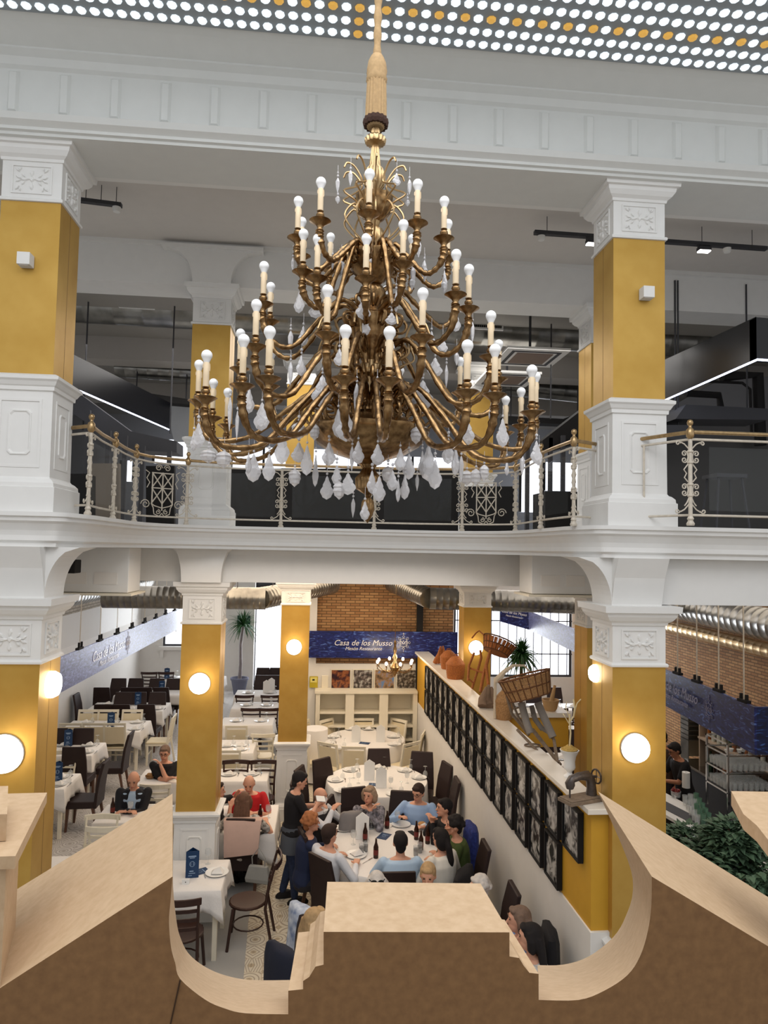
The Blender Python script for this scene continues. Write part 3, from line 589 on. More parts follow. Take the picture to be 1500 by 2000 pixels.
slabpx('pale_partition', 'pale grey partition behind the left railing under the black canopy', 'partition', [(322,790),(372,790),(372,862),(340,862)], 15, .1, mat('pale_partition', (196,200,206)))
slabpx('pale_partition', 'pale grey wall seen beneath the black canopy on the right', 'partition', [(1300,800),(1400,745),(1500,735),(1500,800),(1340,800)], 12, .1, mat('grey_partition', (150,150,154)))
# bright gallery windows far behind
for i, (x0, x1, y0, y1) in enumerate(((300, 372, 860, 905), (236, 262, 900, 940), (452, 700, 880, 915), (720, 890, 895, 915), (1015, 1060, 900, 1000), (1062, 1140, 905, 958), (985, 1120, 800, 812), (300, 372, 770, 778))):
    a = at(x0, y1, Y=18.5); c = at(x1, y0, Y=18.5); e = empty('window_%d' % (i+4), (0,0,0), kind='structure'); b = MB(); b.box(a.x, c.x, 18.5, 18.52, a.z, c.z); b.build('pane', winlight, e)
    b = MB(); nn = max(1, int((c.x-a.x)/.8))
    for k in range(nn+1): x = a.x+(c.x-a.x)*k/nn; b.box(x-.03, x+.03, 18.44, 18.5, a.z, c.z)
    b.build('mullion', dkgrey, e)
# posts in the gallery
for k, (px, y0, y1) in enumerate(((163, 800, 1000), (205, 840, 1000), (238, 850, 1010), (273, 870, 1020), (325, 880, 1025), (1100, 850, 1030), (1075, 855, 1030), (1030, 830, 1030))):
    a = at(px, y1, Y=9.9+.1*k); a.z = 4.745; c = at(px, y0, Y=9.9+.1*k); b = MB(); b.box(a.x-.03, a.x+.03, a.y, a.y+.06, a.z, c.z); tag(b.build('partition_post', dkgrey), 'thin dark partition post standing behind the gallery railing', 'post', 'partition posts behind the gallery railing')
# bar stools seen through the glass on the right, pipes on the wall
e = empty('bar_stool', (at(1415, 1012, Y=7.2).x, 7.2, 4.745), label='tall grey bar stool behind the right glass railing', category='stool'); b = MB(); b.box(-.17, .17, -.15, .15, .60, .64); b.build('seat', dkgrey, e)
for sx in (-1, 1):
    for sy in (-1, 1): b = MB(); b.tube([(sx*.19, sy*.16, 0), (sx*.13, sy*.11, .60)], .014, 6); b.build('leg', dkgrey, e)
b = MB(); b.tube([(.17*math.cos(a*PI/8), .15*math.sin(a*PI/8), .2) for a in range(16)], .008, 5, close=True); b.build('footring', dkgrey, e)
for lab, pts, r in (('black pipe bending down the right gallery wall', [(1340,768),(1404,772),(1408,800)], .05), ('thick black pipe dropping at the far right of the gallery', [(1410,735),(1480,733),(1485,870)], .08), ('thin pipe arching on the right gallery wall', [(1385,745),(1450,748),(1465,760),(1468,850)], .02)):
    b = MB(); b.tube([at(x, y, Y=9.2) for x, y in pts], r, 8); tag(b.build('wall_pipe', matblack), lab, 'pipe')
# ---------------- ground floor background ----------------
def XW(y): return 2.36-.0253*(y-6.19)
y0, y1 = 5.92, 14.95; ZC = 2.3
b = MB(); b.hexa([(XW(y0),y0,1.31),(XW(y1),y1,1.31),(XW(y1),y1,ZC),(XW(y0),y0,ZC)], [(2.53,y0,1.31),(XW(y1)+.2,y1,1.31),(XW(y1)+.2,y1,ZC),(2.53,y0,ZC)]); struct(b, 'wall_picture_divider', yellow)
b = MB(); b.hexa([(XW(y0)-.015,y0-.03,0),(XW(y1)-.015,y1,0),(XW(y1)-.015,y1,1.31),(XW(y0)-.015,y0-.03,1.31)], [(2.53,y0-.03,0),(XW(y1)+.2,y1,0),(XW(y1)+.2,y1,1.31),(2.53,y0-.03,1.31)]); struct(b, 'wall_divider_lower', wallwhite)
b = MB(); b.hexa([(XW(y0)-.06,y0-.08,ZC),(XW(y1)-.06,y1,ZC),(XW(y1)-.06,y1,ZC+.045),(XW(y0)-.06,y0-.08,ZC+.045)], [(2.515,y0-.08,ZC),(XW(y1)+.24,y1,ZC),(XW(y1)+.24,y1,ZC+.045),(2.515,y0-.08,ZC+.045)])
tag(b.build('stone_ledge', marble, bevel=.004), 'long pale stone ledge topping the wall of framed photographs', 'ledge')
def bwphoto(i):
    M, nt, bs = nodes_mat('old_photograph'); tc = nt.nodes.new('ShaderNodeTexCoord'); n = nt.nodes.new('ShaderNodeTexNoise'); n.inputs['Scale'].default_value = 9; n.inputs['Detail'].default_value = 6; n.inputs['Distortion'].default_value = .8
    mp = nt.nodes.new('ShaderNodeMapping'); mp.inputs['Location'].default_value = (i*3.1, i*1.7, i)
    r = nt.nodes.new('ShaderNodeValToRGB'); e = r.color_ramp.elements; e[0].position = .42; e[0].color = (.012,.012,.012,1); e[1].position = .62; e[1].color = (.5,.48,.45,1)
    nt.links.new(tc.outputs['Object'], mp.inputs[0]); nt.links.new(mp.outputs[0], n.inputs['Vector']); nt.links.new(n.outputs['Fac'], r.inputs[0]); nt.links.new(r.outputs[0], bs.inputs['Base Color']); bs.inputs['Roughness'].default_value = .25; return M
PHM = [bwphoto(i) for i in range(6)]
edges = [1131, 1090.5, 1057.5, 1028, 1002, 979.5, 960, 941.5, 925.5, 910.5, 896.5, 884, 873, 863, 853, 844.5, 836]
def wall_y(px, z):
    X = 2.3
    for _ in range(4): p = at(px, 1500, X=X); X = XW(p.y)-.02
    return p.y
# horizontal position along the wall from the photo column of each right edge
ys = []
for px in edges:
    Y = 8
    for _ in range(30):
        pz = Vector((XW(Y)-.045, Y, 2.0))-EYE; u = 750+FPX*pz.dot(RT)/pz.dot(FW)
        Y *= 1+(u-px)/900 if u > px else 1-(px-u)/900
    ys.append(Y)
near_words = ['nearest to the camera', 'second from the near end', 'third from the near end', 'fourth from the near end', 'fifth from the near end', 'sixth from the near end', 'seventh from the near end', 'eighth from the near end', 'ninth from the near end', 'tenth from the near end', 'eleventh from the near end', 'twelfth from the near end', 'thirteenth from the near end', 'fourteenth from the near end', 'fifteenth from the near end', 'second from the far end', 'at the far end']
for k in range(len(ys)):
    w = (ys[k+1]-ys[k]-.085) if k+1 < len(ys) else ys[k]-ys[k-1]-.085
    w = max(.25, min(w, .42))
    for row, (za, zb) in enumerate(((1.80, 2.235), (1.335, 1.765))):
        if row == 1 and k == 0: continue
        yc = ys[k]+w/2; xw = XW(yc)
        e = empty('picture_frame', (xw, yc, (za+zb)/2), label='framed old photograph, %s row of the ochre wall, %s' % ('upper' if row == 0 else 'lower', near_words[k]), category='picture', group='framed photographs on the ochre wall')
        h = (zb-za)/2; t = .017; b = MB(); x0 = -.05
        b.box(x0, -.001, -w/2, -w/2+t, -h, h); b.box(x0, -.001, w/2-t, w/2, -h, h); b.box(x0, -.001, -w/2+t, w/2-t, -h, -h+t); b.box(x0, -.001, -w/2+t, w/2-t, h-t, h); b.build('frame', matblack, e)
        b = MB(); b.box(-.03, -.025, -w/2+t, w/2-t, -h+t, h-t); b.build('photograph', PHM[(k*2+row) % 6], e)
# far banner and the other navy banners
def bannerobj(label, pts, m, th=(0,.03,0), cat='banner'):
    b = MB(); b.prism(pts, th); return tag(b.build('navy_banner', m), label, cat)
YB = 14.95
p0 = at(603, 1233, Y=YB); p1_ = at(885, 1231, Y=YB)
bo = bannerobj('navy restaurant banner with white lettering across the far brick wall', [(p0.x, YB, 2.2), (3.0, YB, 2.2), (3.0, YB, 2.76), (p0.x, YB, 2.76)], banner)
white_ink = mat('white_lettering', (226, 224, 226), .5)
def put_text(body, px, py, Y, size, parent, name='lettering', **k):
    p = at(px, py, Y=Y); return text(body, (p.x, Y-.004, p.z), size, white_ink, name=name, parent=parent, **k)
put_text('Casa de los Musso', 709, 1256, YB, .165, bo, shear=.3); put_text('Mesón Restaurante', 710, 1267, YB, .10, bo, shear=.3)
def crest(parent, o, r, u, s, m=None):
    r = Vector(r).normalized(); u = Vector(u).normalized(); b = MB(); o = Vector(o)
    def P(a, c): return o+r*a*s+u*c*s
    b.tube([P(.42*math.cos(t*PI/10), .42*math.sin(t*PI/10)) for t in range(20)], .02*s, 4, close=True)
    for k in range(8):
        a = k*PI/4; b.tube([P(.45*math.cos(a), .45*math.sin(a)), P(.62*math.cos(a+.2), .62*math.sin(a+.2)), P(.72*math.cos(a), .72*math.sin(a)), P(.62*math.cos(a-.2), .62*math.sin(a-.2)), P(.45*math.cos(a), .45*math.sin(a))], .018*s, 4)
    for sg in (-1, 1): b.tube([P(sg*.30,.2), P(sg*.30,-.2)], .03*s, 4); b.tube([P(sg*.30,.2), P(0,-.15)], .03*s, 4); b.tube([P(sg*.2,-.2), P(0,.22)], .02*s, 4)
    b.tube([P(0,.75), P(0,1.0)], .02*s, 4); b.tube([P(-.1,.9), P(.1,.9)], .02*s, 4); b.tube([P(0,-.75), P(0,-.95)], .02*s, 4)
    return b.build('crest_emblem', m or white_ink, parent)
p = at(788, 1255, Y=YB); crest(bo, (p.x, YB-.006, p.z), (1,0,0), (0,0,1), .21)
# left banner
L0 = Vector((-3.93, 10.9, 2.2)); L1 = Vector((-3.83, 20.3, 2.2)); up_ = Vector((0,0,.55))
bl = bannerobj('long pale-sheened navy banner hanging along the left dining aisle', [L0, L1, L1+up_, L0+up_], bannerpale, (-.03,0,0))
r = (L1-L0).normalized(); o = L0.lerp(L1, .30)+Vector((.006,0,.31)); text('Casa de los Musso', o, .26, mat('faint_lettering', (232, 234, 248), .22), right=r, up=(0,0,1), parent=bl, shear=.3); text('Mesón Restaurante', o-Vector((0,0,.17)), .15, MATS['faint_lettering'], right=r, up=(0,0,1), parent=bl, shear=.3); crest(bl, L0.lerp(L1, .43)+Vector((.008,0,.28)), r, (0,0,1), .24, MATS['faint_lettering'])
# rods, clamps above left banner
for k in range(9):
    q = L0.lerp(L1, .02+.11*k)+up_; b = MB(); b.box(q.x-.04, q.x+.02, q.y-.12, q.y+.12, q.z, q.z+.035); b.box(q.x-.015, q.x+.015, q.y-.08, q.y-.05, q.z+.035, q.z+.12); b.box(q.x-.015, q.x+.015, q.y+.05, q.y+.08, q.z+.035, q.z+.12); tag(b.build('banner_clamp', matblack), 'black clamp on the top edge of the left pale banner', 'clamp', 'clamps along the left banner')
    b = MB(); b.tube([(q.x-.01, q.y, q.z-.03), (q.x-.01, q.y, 4.47)], .008, 5); tag(b.build('hanging_rod', iron), 'thin rod hanging the left banner from the ceiling', 'rod', 'hanging rods of the left banner')
b = MB(); b.hexa([L0+up_+Vector((0,0,.12)), L1+up_+Vector((0,0,.12)), L1+up_+Vector((0,0,1.0)), L0+up_+Vector((0,0,1.0))], [p+Vector((-.01,0,0)) for p in (L0+up_+Vector((0,0,.12)), L1+up_+Vector((0,0,.12)), L1+up_+Vector((0,0,1.0)), L0+up_+Vector((0,0,1.0)))]); tag(b.build('glass_screen', glass), 'clear glass screen above the left banner', 'glass screen')
# right banner (two faces)
R0 = Vector((5.35, 10.7, 2.2)); R1 = Vector((5.10, 7.85, 2.2)); R2 = Vector((7.0, 7.85, 2.2))
b = MB(); b.prism([R1, R0, R0+up_, R1+up_], (.03,.0,0)); br = tag(b.build('navy_banner', banner), 'navy streaked banner above the bar on the right edge', 'banner')
b = MB(); b.prism([R1+Vector((.03,0,0)), R2, R2+up_, R1+up_+Vector((.03,0,0))], (0,.03,0)); b.build('front_board', bannermat('dark_navy_banner', (14, 34, 84), (60, 100, 170)), br)
r = (R1-R0).normalized(); o = at(1322, 1360, X=5.24); text('Casa de los Musso', (R0.lerp(R1,.36).x-.006, 10.0, 2.53), .20, mat('pale_lettering', (150,150,180)), right=r, up=(0,0,1), parent=br, shear=.3); text('Mesón Restaurante', (R0.lerp(R1,.36).x-.006, 10.0, 2.39), .115, MATS['pale_lettering'], right=r, up=(0,0,1), parent=br, shear=.3); crest(br, (R0.lerp(R1,.6).x-.008, 8.97, 2.47), r, (0,0,1), .19, MATS['pale_lettering'])
for k in range(5):
    q = R0.lerp(R1, .03+.22*k)+up_; b = MB(); b.tube([(q.x+.015, q.y, q.z-.03), (q.x+.015, q.y, 4.47)], .010, 5); tag(b.build('hanging_rod', iron), 'thin rod hanging the right banner from the ceiling', 'rod', 'hanging rods of the right banner')
    b = MB(); b.box(q.x-.02, q.x+.05, q.y-.09, q.y+.09, q.z, q.z+.035); b.box(q.x, q.x+.03, q.y-.07, q.y-.04, q.z+.035, q.z+.1); b.box(q.x, q.x+.03, q.y+.04, q.y+.07, q.z+.035, q.z+.1); tag(b.build('banner_clamp', matblack), 'black clamp on the top edge of the right navy banner', 'clamp', 'clamps along the right banner')
# far right banner
bp = bannerobj('pale-sheened navy banner running back behind the baskets on the right', [at(1175,1300,Y=9.7), at(1033,1230,Y=15), at(1032,1193,Y=15), at(1175,1250,Y=9.7)], bannerpale, (.03,.03,0))
B2 = at(1033,1230,Y=15); C2 = at(977,1214,Y=15.6); bannerobj('small blue banner board high behind the basket with plant', [C2, B2, at(1032,1193,Y=15), at(977,1190,Y=15.6)], banner)
text('Casa de los Musso', C2.lerp(B2,.5)+Vector((-.02,-.04,.28)), .085, white_ink, right=B2-C2, up=(0,0,1), shear=.3, parent=bpy.data.objects['navy_banner.004']); text('Mesón Restaurante', C2.lerp(B2,.5)+Vector((-.02,-.04,.2)), .055, white_ink, right=B2-C2, up=(0,0,1), shear=.3, parent=bpy.data.objects['navy_banner.004'])
# white shelving, photographs, sign on the far wall
e = empty('shelving_unit', (0,0,0), label='white built-in shelving unit of three bays against the far wall', category='shelf'); ys_ = 14.72
xa, xb = at(617,1350,Y=ys_).x, 2.12; zt = at(617,1350,Y=ys_).z; b = MB(); b.box(xa, xb, 15.08, 15.11, 0, zt-.05); b.build('back_panel', creamwood, e)
b = MB(); b.box(xa-.02, xb, ys_-.02, 15.11, zt-.05, zt); b.build('top_board', creamwood, e)
bw = (xb-xa)/3
for k in range(4): x = xa+bw*k; b = MB(); b.box(max(xa, x-.09), min(xb, x+.09), ys_, 15.08, 0, zt-.05); b.build('upright', creamwood, e)
for k in range(3):
    for j in range(4): b = MB(); b.box(xa+bw*k+.09, xa+bw*(k+1)-.09, ys_+.02, 15.08, .24+j*.28, .28+j*.28); b.build('shelf_board', creamwood, e)
def colorphoto(name, cols, sc):
    M, nt, bs = nodes_mat(name); tc = nt.nodes.new('ShaderNodeTexCoord'); n = nt.nodes.new('ShaderNodeTexNoise'); n.inputs['Scale'].default_value = sc; n.inputs['Detail'].default_value = 5; r = nt.nodes.new('ShaderNodeValToRGB'); e = r.color_ramp.elements
    e[0].position = .36; e[0].color = lin(cols[0])+(1,); e[1].position = .66; e[1].color = lin(cols[-1])+(1,)
    for i, c in enumerate(cols[1:-1]): k = e.new(.36+.3*(i+1)/(len(cols)-1)); k.color = lin(c)+(1,)
    nt.links.new(tc.outputs['Object'], n.inputs['Vector']); nt.links.new(n.outputs['Fac'], r.inputs[0]); nt.links.new(r.outputs[0], bs.inputs['Base Color']); bs.inputs['Roughness'].default_value = .3; return M
for (x0, x1, lab, cols, sc) in ((646, 685, 'colour photograph with orange and maroon tones, leftmost above the shelving', [(26,20,34),(70,30,30),(150,90,50),(60,40,50)], 7), (689, 728, 'photograph of a crowd in grey, second above the shelving', [(30,34,30),(96,84,80),(180,180,175)], 14), (731, 771, 'photograph with blue sky and crowd, third above the shelving', [(60,50,40),(150,120,90),(90,130,180)], 8), (774, 815, 'dark crowd photograph, rightmost above the shelving', [(24,24,24),(90,80,70),(170,165,155)], 18)):
    a = at(x0, 1349, Y=15.05); c = at(x1, 1308, Y=15.05); e = empty('wall_photograph', ((a.x+c.x)/2, 15.06, (a.z+c.z)/2), label=lab, category='picture'); w, h = (c.x-a.x)/2, (c.z-a.z)/2
    b = MB(); b.box(-w, w, 0, .05, -h, h); b.build('frame', creamwood, e); b = MB(); b.box(-w+.012, w-.012, -.004, 0, -h+.012, h-.012); b.build('print', colorphoto('crowd_photo', cols, sc), e)
b = MB(); a = at(604,1344,Y=15.0); c = at(621,1322,Y=15.0); b.box(a.x, c.x, 15.05, 15.06, a.z, c.z, 0); b.box(a.x+.02, c.x-.02, 15.045, 15.05, a.z+.11, c.z-.02, 1); b.box(a.x+.06, a.x+.11, 15.04, 15.045, a.z+.15, a.z+.18, 2)
tag(b.build('notice_sign', [mat('yellow_sign', (190,170,40)), mat('pale_yellow', (226,214,120)), matblack]), 'small yellow notice sign on the white wall left of the shelving', 'sign')
b = MB(); a = at(628,1349,Y=15.08); c = at(641,1320,Y=15.08); b.box(a.x, c.x, 15.09, 15.12, a.z, c.z); tag(b.build('switch_box', creamwood), 'cream electrical panel on the wall beside the yellow sign', 'panel')
b = MB(); b.box(2.12, 2.25, 14.98, 15.1, 1.4, 3.9); tag(b.build('black_pipe_box', matblack), 'black vertical duct casing at the right of the brick wall', 'duct')
# small chandelier
p = at(771, 1300, Y=14.0); e = empty('small_chandelier', (p.x, 14.0, p.z), label='small brass chandelier with lit bulbs before the far banner', category='chandelier')
b = MB(); b.lathe([(.01,-.22),(.03,-.18),(.07,-.1),(.10,-.03),(.06,.04),(.03,.1),(.05,.16),(.02,.24),(.04,.3),(.02,.4),(.03,.46),(.01,.5)], n=12); b.build('stem', brass, e, smooth=True); b = MB(); b.tube([(0,0,.5),(0,0,4.47-p.z)], .006, 5); b.build('chain', brass, e)
for k in range(8):
    a = k*PI/4+.2; R = .36; pts = [(math.cos(a)*R*t, math.sin(a)*R*t, -.05-.08*math.sin(t*PI)) for t in (.15,.35,.55,.75,.9,1)]+[(math.cos(a)*R, math.sin(a)*R, .0)]
    b = MB(); b.tube(pts, .009, 5); ar = b.build('arm', brass, e)
    b = MB(); b.lathe([(.02,-.005),(.03,0),(.012,.01),(.012,.05)], (math.cos(a)*R, math.sin(a)*R, 0), 8); b.build('cup', brass, ar); b = MB(); b.ball((math.cos(a)*R, math.sin(a)*R, .085), .028, 8, 6, sc=(1,1,1.3)); b.build('bulb', lampwhite, ar, smooth=True)
    if k % 2: point('small_chandelier_light', (p.x+math.cos(a)*R, 14+math.sin(a)*R, p.z+.15), 4)
# white air-conditioning units on the lower beam
for lab, x0, x1, y0, y1, Y in (('white air handling unit hanging under the slab on the left', 100, 252, 1106, 1156, 7.9), ('white air handling unit hanging under the slab on the right', 1038, 1160, 1118, 1160, 8.0)):
    a = at(x0, y1, Y=Y); c = at(x1, y0, Y=Y); e = empty('air_handling_unit', (0,0,0), label=lab, category='air conditioner'); b = MB(); b.box(a.x, c.x, Y, Y+.5, a.z, 4.471); b.build('casing', plaster, e, bevel=.008); b = MB(); b.box(a.x-.05, c.x+.05, Y-.06, Y+.56, a.z-.03, a.z-.005); b.build('drip_tray', creamwood, e)
    b = MB()
    for q in (.15, .55): w = c.x-a.x; b.box(a.x+w*q, a.x+w*(q+.3), Y-.006, Y, a.z+.09, a.z+.22)
    b.build('access_panel', wallwhite, e)
e = empty('stage_light', at(137, 1108, Y=7.6), label='small black spotlight hanging beside the left air unit', category='lamp'); b = MB(); b.box(-.08,.08,-.1,.1,-.06,.08); b.build('housing', matblack, e, bevel=.01); b = MB(); b.tube([(0,0,.08),(-.05,0,.14),(0,0,.2)], .012, 6); b.build('yoke', matblack, e)
# emergency sign and palm
p = at(476, 1216, Y=22.55); b = MB(); b.box(p.x-.2, p.x+.2, 22.54, 22.59, p.z-.15, p.z+.22, 0); b.ball((p.x+.02, 22.53, p.z+.12), .04, 8, 6, 1); b.tube([(p.x+.02,22.53,p.z+.1),(p.x-.03,22.53,p.z)], .03, 5, 1); b.tube([(p.x-.03,22.53,p.z),(p.x+.04,22.53,p.z-.08)], .02, 5, 1); b.tube([(p.x-.03,22.53,p.z),(p.x-.1,22.53,p.z-.07)], .02, 5, 1); b.tube([(p.x+.01,22.53,p.z+.08),(p.x-.09,22.53,p.z+.03)], .015, 5, 1)
tag(b.build('exit_sign', [mat('dark_green_sign', (20,60,50)), white_ink]), 'dark green running figure exit sign above the tall palm', 'sign')
p = at(471, 1345, Z=0); p = Vector((-2.35, 22.0, 0)); e = empty('potted_palm', p, label='tall potted palm with bare trunk against the far white pillar', category='plant')
b = MB(); b.lathe([(.17,0),(.25,.42),(.28,.44),(.28,.5),(.24,.5),(.22,.42)], n=16); b.build('pot', mat('grey_pot', (110,112,130)), e, smooth=True)
b = MB(); b.tube([(0,0,.4),(.02,0,.9),(.0,0,1.5),(.06,0,2.05)], [.06,.05,.045,.05], 8); b.build('trunk', mat('pale_bark', (150,140,140), noise=.3), e, smooth=True)
def fronds(parent, c, n, L, w, m, droop=1.0, name='leaves'):
    b = MB(); rnd = random.Random(3)
    for i in range(n):
        a = rnd.random()*2*PI; el = rnd.uniform(-.3, 1.35); l = L*rnd.uniform(.7, 1.05); pts = []
        for t in range(6):
            q = t/5; r_ = l*q*math.cos(el); z = l*q*math.sin(el)-droop*l*q*q*.65*max(.3, math.cos(el)); pts.append(Vector((c[0]+r_*math.cos(a), c[1]+r_*math.sin(a), c[2]+z)))
        side = Vector((-math.sin(a), math.cos(a), 0)); v = []; f = []
        for t, q in enumerate(pts): ww = w*(.5+t*.4 if t < 2 else 1.2-(t-1)*.28); v += [q-side*ww, q+Vector((0,0,ww*.5)), q+side*ww]
        for t in range(5): f += [(t*3, t*3+1, t*3+4, t*3+3), (t*3+1, t*3+2, t*3+5, t*3+4)]
        b.add(v, f)
    return b.build(name, m, parent)
fronds(e, (.06, 0, 2.1), 90, .75, .022, leaf2)

# ---------------- things on the stone ledge ----------------
ZL = ZC+.045
def onledge(px, py, dx=0): p = at(px, py, Z=ZL); return Vector((p.x+dx-(.07 if 11.7 < p.y < 12.6 else 0), p.y, ZL))
def demijohn(px, py, h, r, label, m=wicker):
    e = empty('wicker_jug', onledge(px, py), label=label, category='basket'); b = MB(); prof = []; n = 22
    for i in range(n+1):
        t = i/n; rr = r*(.86+.14*math.sin(t*PI*.9)) if t < .62 else r*(1-(t-.62)/.38)**.6*.93+.02; prof.append((rr*(1+.03*(i % 2)), h*t))
    b.lathe([(0.01,0)]+prof, n=20, flute=.03); b.build('woven_body', m, e, smooth=True)
    b = MB(); b.tube([(-r*.3,0,h*.93),(-r*.2,0,h*1.06),(r*.2,0,h*1.06),(r*.3,0,h*.93)], .008, 5); b.build('handle', m, e); return e
demijohn(876, 1306, .34, .15, 'round wicker jug behind the others on the ledge, farthest of three')
demijohn(897, 1325, .38, .155, 'orange wicker jug in front of the farthest jug on the ledge')
demijohn(984, 1404, .36, .115, 'tall woven wicker jug standing under the big basket on the ledge', wicker2)
def basket(parent, c, r0, r1, h, M, m, name='basket'):
    b = MB(); b.M = Matrix.Translation(c) @ M; N = 22
    b.lathe([(r0*.95, 0), (r0, .01), (r0, .02)], n=N)
    for i in range(N):
        a0, a1 = 2*PI*(i+.13)/N, 2*PI*(i+.87)/N
        for (t0, t1) in ((0, .45), (.54, .93)):
            ra, rb = r0+(r1-r0)*t0, r0+(r1-r0)*t1; za, zb = h*t0, h*t1
            q = [(ra*math.cos(a0),ra*math.sin(a0),za),(ra*math.cos(a1),ra*math.sin(a1),za),(rb*math.cos(a1),rb*math.sin(a1),zb),(rb*math.cos(a0),rb*math.sin(a0),zb)]
            b.hexa(q, [(x*.96,y*.96,z) for x,y,z in q])
    o = b.build(name, m, parent)
    b = MB(); b.M = Matrix.Translation(c) @ M
    for t in (0.02, .49, 1.0):
        rr = r0+(r1-r0)*t; b.tube([(rr*math.cos(2*PI*k/28), rr*math.sin(2*PI*k/28), h*t+.003*(k % 2)) for k in range(28)], .012 if t == 1 else .008, 5, close=True)
    for i in range(N): a = 2*PI*i/N; b.tube([(r0*math.cos(a), r0*math.sin(a), 0), (r1*math.cos(a), r1*math.sin(a), h)], .006, 4)
    b.build('woven_rim', mat('dark_cane', (104, 66, 36), .8, noise=.3, scale=40), o); return o
# big basket carried by an old wooden pack frame
q = onledge(1072, 1480); e = empty('pack_frame', q, label='weathered wooden pack frame leaning on the ledge beneath the big basket', category='wooden frame')
def V(px, py, dy=0): return at(px, py, Y=q.y+dy)-q
for nm, pts, r in (('runner', [V(1040,1425,.5), V(1066,1458,.25), V(1094,1494,0)], .022), ('runner', [V(1010,1425,.55), V(1048,1465,.3), V(1080,1500,.05)], .016), ('leg', [V(1052,1375,.35), V(1066,1415,.3), V(1082,1445,.2), V(1089,1490,0)], .018), ('side_rail', [V(990,1360,.6), V(1000,1395,.6), V(1025,1425,.55), V(1033,1436,.5)], .018), ('side_rail', [V(1000,1370,.5), V(1012,1400,.5), V(1030,1428,.45)], .014)):
    b = MB(); b.tube(pts, r, 7); b.build(nm, oldwood, e, smooth=True)
for k in range(4): b = MB(); b.tube([V(1003+k*6, 1385+k*11, .6), V(1020+k*5, 1380+k*11, .5)], .01, 5); b.build('rung', oldwood, e)
for pts, r in (([V(1018,1372,.4), V(1028,1410,.35), V(1036,1432,.3)], .042), ([V(1050,1372,.35), V(1062,1400,.3), V(1080,1440,.2)], .044), ([V(1038,1378,.5), V(1045,1405,.45), V(1060,1425,.4)], .03), ([V(1040,1395,.45), V(1055,1420,.4), V(1075,1432,.3)], .026)): b = MB(); b.tube(pts, r, 8); b.build('padded_roll', mat('grey_canvas', (140,132,124), .9, noise=.2), e, smooth=True)
c = at(1036, 1362, Y=q.y+.35); e = empty('basket', c, label='big round slatted basket resting on the wooden pack frame above the ledge', category='basket'); basket(e, (0,0,0), .23, .29, .24, Matrix.Rotation(-.26, 4, 'Y') @ Matrix.Rotation(-.18, 4, 'X'), wicker2, 'basket_wall')
b = MB(); b.M = Matrix.Rotation(-.30, 4, 'Y') @ Matrix.Rotation(.28, 4, 'X')
# smaller red-brown basket on a chair frame
q = onledge(922, 1347); e = empty('pack_frame', q, label='brown wooden pack frame holding the smaller tilted basket on the ledge', category='wooden frame')
def V(px, py, dy=0): return at(px, py, Y=q.y+dy)-q
for nm, pts, r in (('leg', [V(914,1330,.0), V(916,1300,.1), V(926,1275,.2)], .02), ('leg', [V(922,1345,0), V(933,1310,.1), V(940,1285,.2), V(938,1270,.2)], .02), ('leg', [V(938,1352,-.3), V(946,1310,-.2), V(955,1280,-.1)], .025), ('leg', [V(955,1350,-.4), V(950,1300,-.2), V(958,1270,-.1)], .025), ('crossbar', [V(918,1305,.1), V(946,1315,-.1)], .014), ('crossbar', [V(915,1325,0), V(925,1335,0)], .014), ('prong', [V(945,1240,0), V(936,1232,.1), V(930,1236,.1), V(922,1246,.2)], .012)):
    b = MB(); b.tube(pts, r, 7); b.build(nm, wicker, e, smooth=True)
c = at(968, 1275, Y=q.y); e = empty('basket', c, label='smaller red-brown slatted basket tilted beside the lit globe lamp', category='basket'); basket(e, (0,0,0), .2, .27, .2, Matrix.Rotation(.42, 4, 'Y') @ Matrix.Rotation(-.25, 4, 'X'), wicker, 'basket_wall')
for lab, px, py, n, m, w in (('bundle of brown canvas and rope slumped on the ledge', 955, 1382, 7, mat('brown_canvas', (136,112,92), .9, noise=.3), .07), ('bundle of dried orange gourds hanging at the far end of the ledge', 862, 1298, 6, wicker, .045)):
    q = onledge(px, py); b = MB(); rnd = random.Random(n)
    for k in range(n): h = rnd.uniform(.15, .34); x = rnd.uniform(-.1,.1); b.tube([(x*1.2, rnd.uniform(-.08,.08), .03), (x, 0, h*.5), (x*.4, 0, h+.05)], [w, w*.9, w*.3], 8)
    o = b.build('rope_bundle', m, None, smooth=True); o.location = q; tag(o, lab, 'bundle')
q = at(985, 1330, Y=9.0); b = MB(); b.tube([(-.12,0,ZL-q.z+.01),(-.12,0,-.02),(-.1,0,0),(0,0,.12),(.12,0,.2),(.26,0,.2),(.36,0,.1)], [.02,.02,.05,.03,.02,.015,.01], 7); o = b.build('horn', mat('bone', (206,190,166), noise=.2), None, smooth=True); o.location = q; tag(o, 'pale curved horn rising above the ledge before the green plant', 'horn')
b = MB(); b.tube([(.09*math.cos(k*PI/8), .06*math.sin(k*PI/8), 0) for k in range(16)], .008, 5, close=True); o = b.build('metal_ring', oldwood); o.location = onledge(1040, 1457)+Vector((0,0,.008)); tag(o, 'thin metal ring lying on the ledge by the pack frame', 'ring')
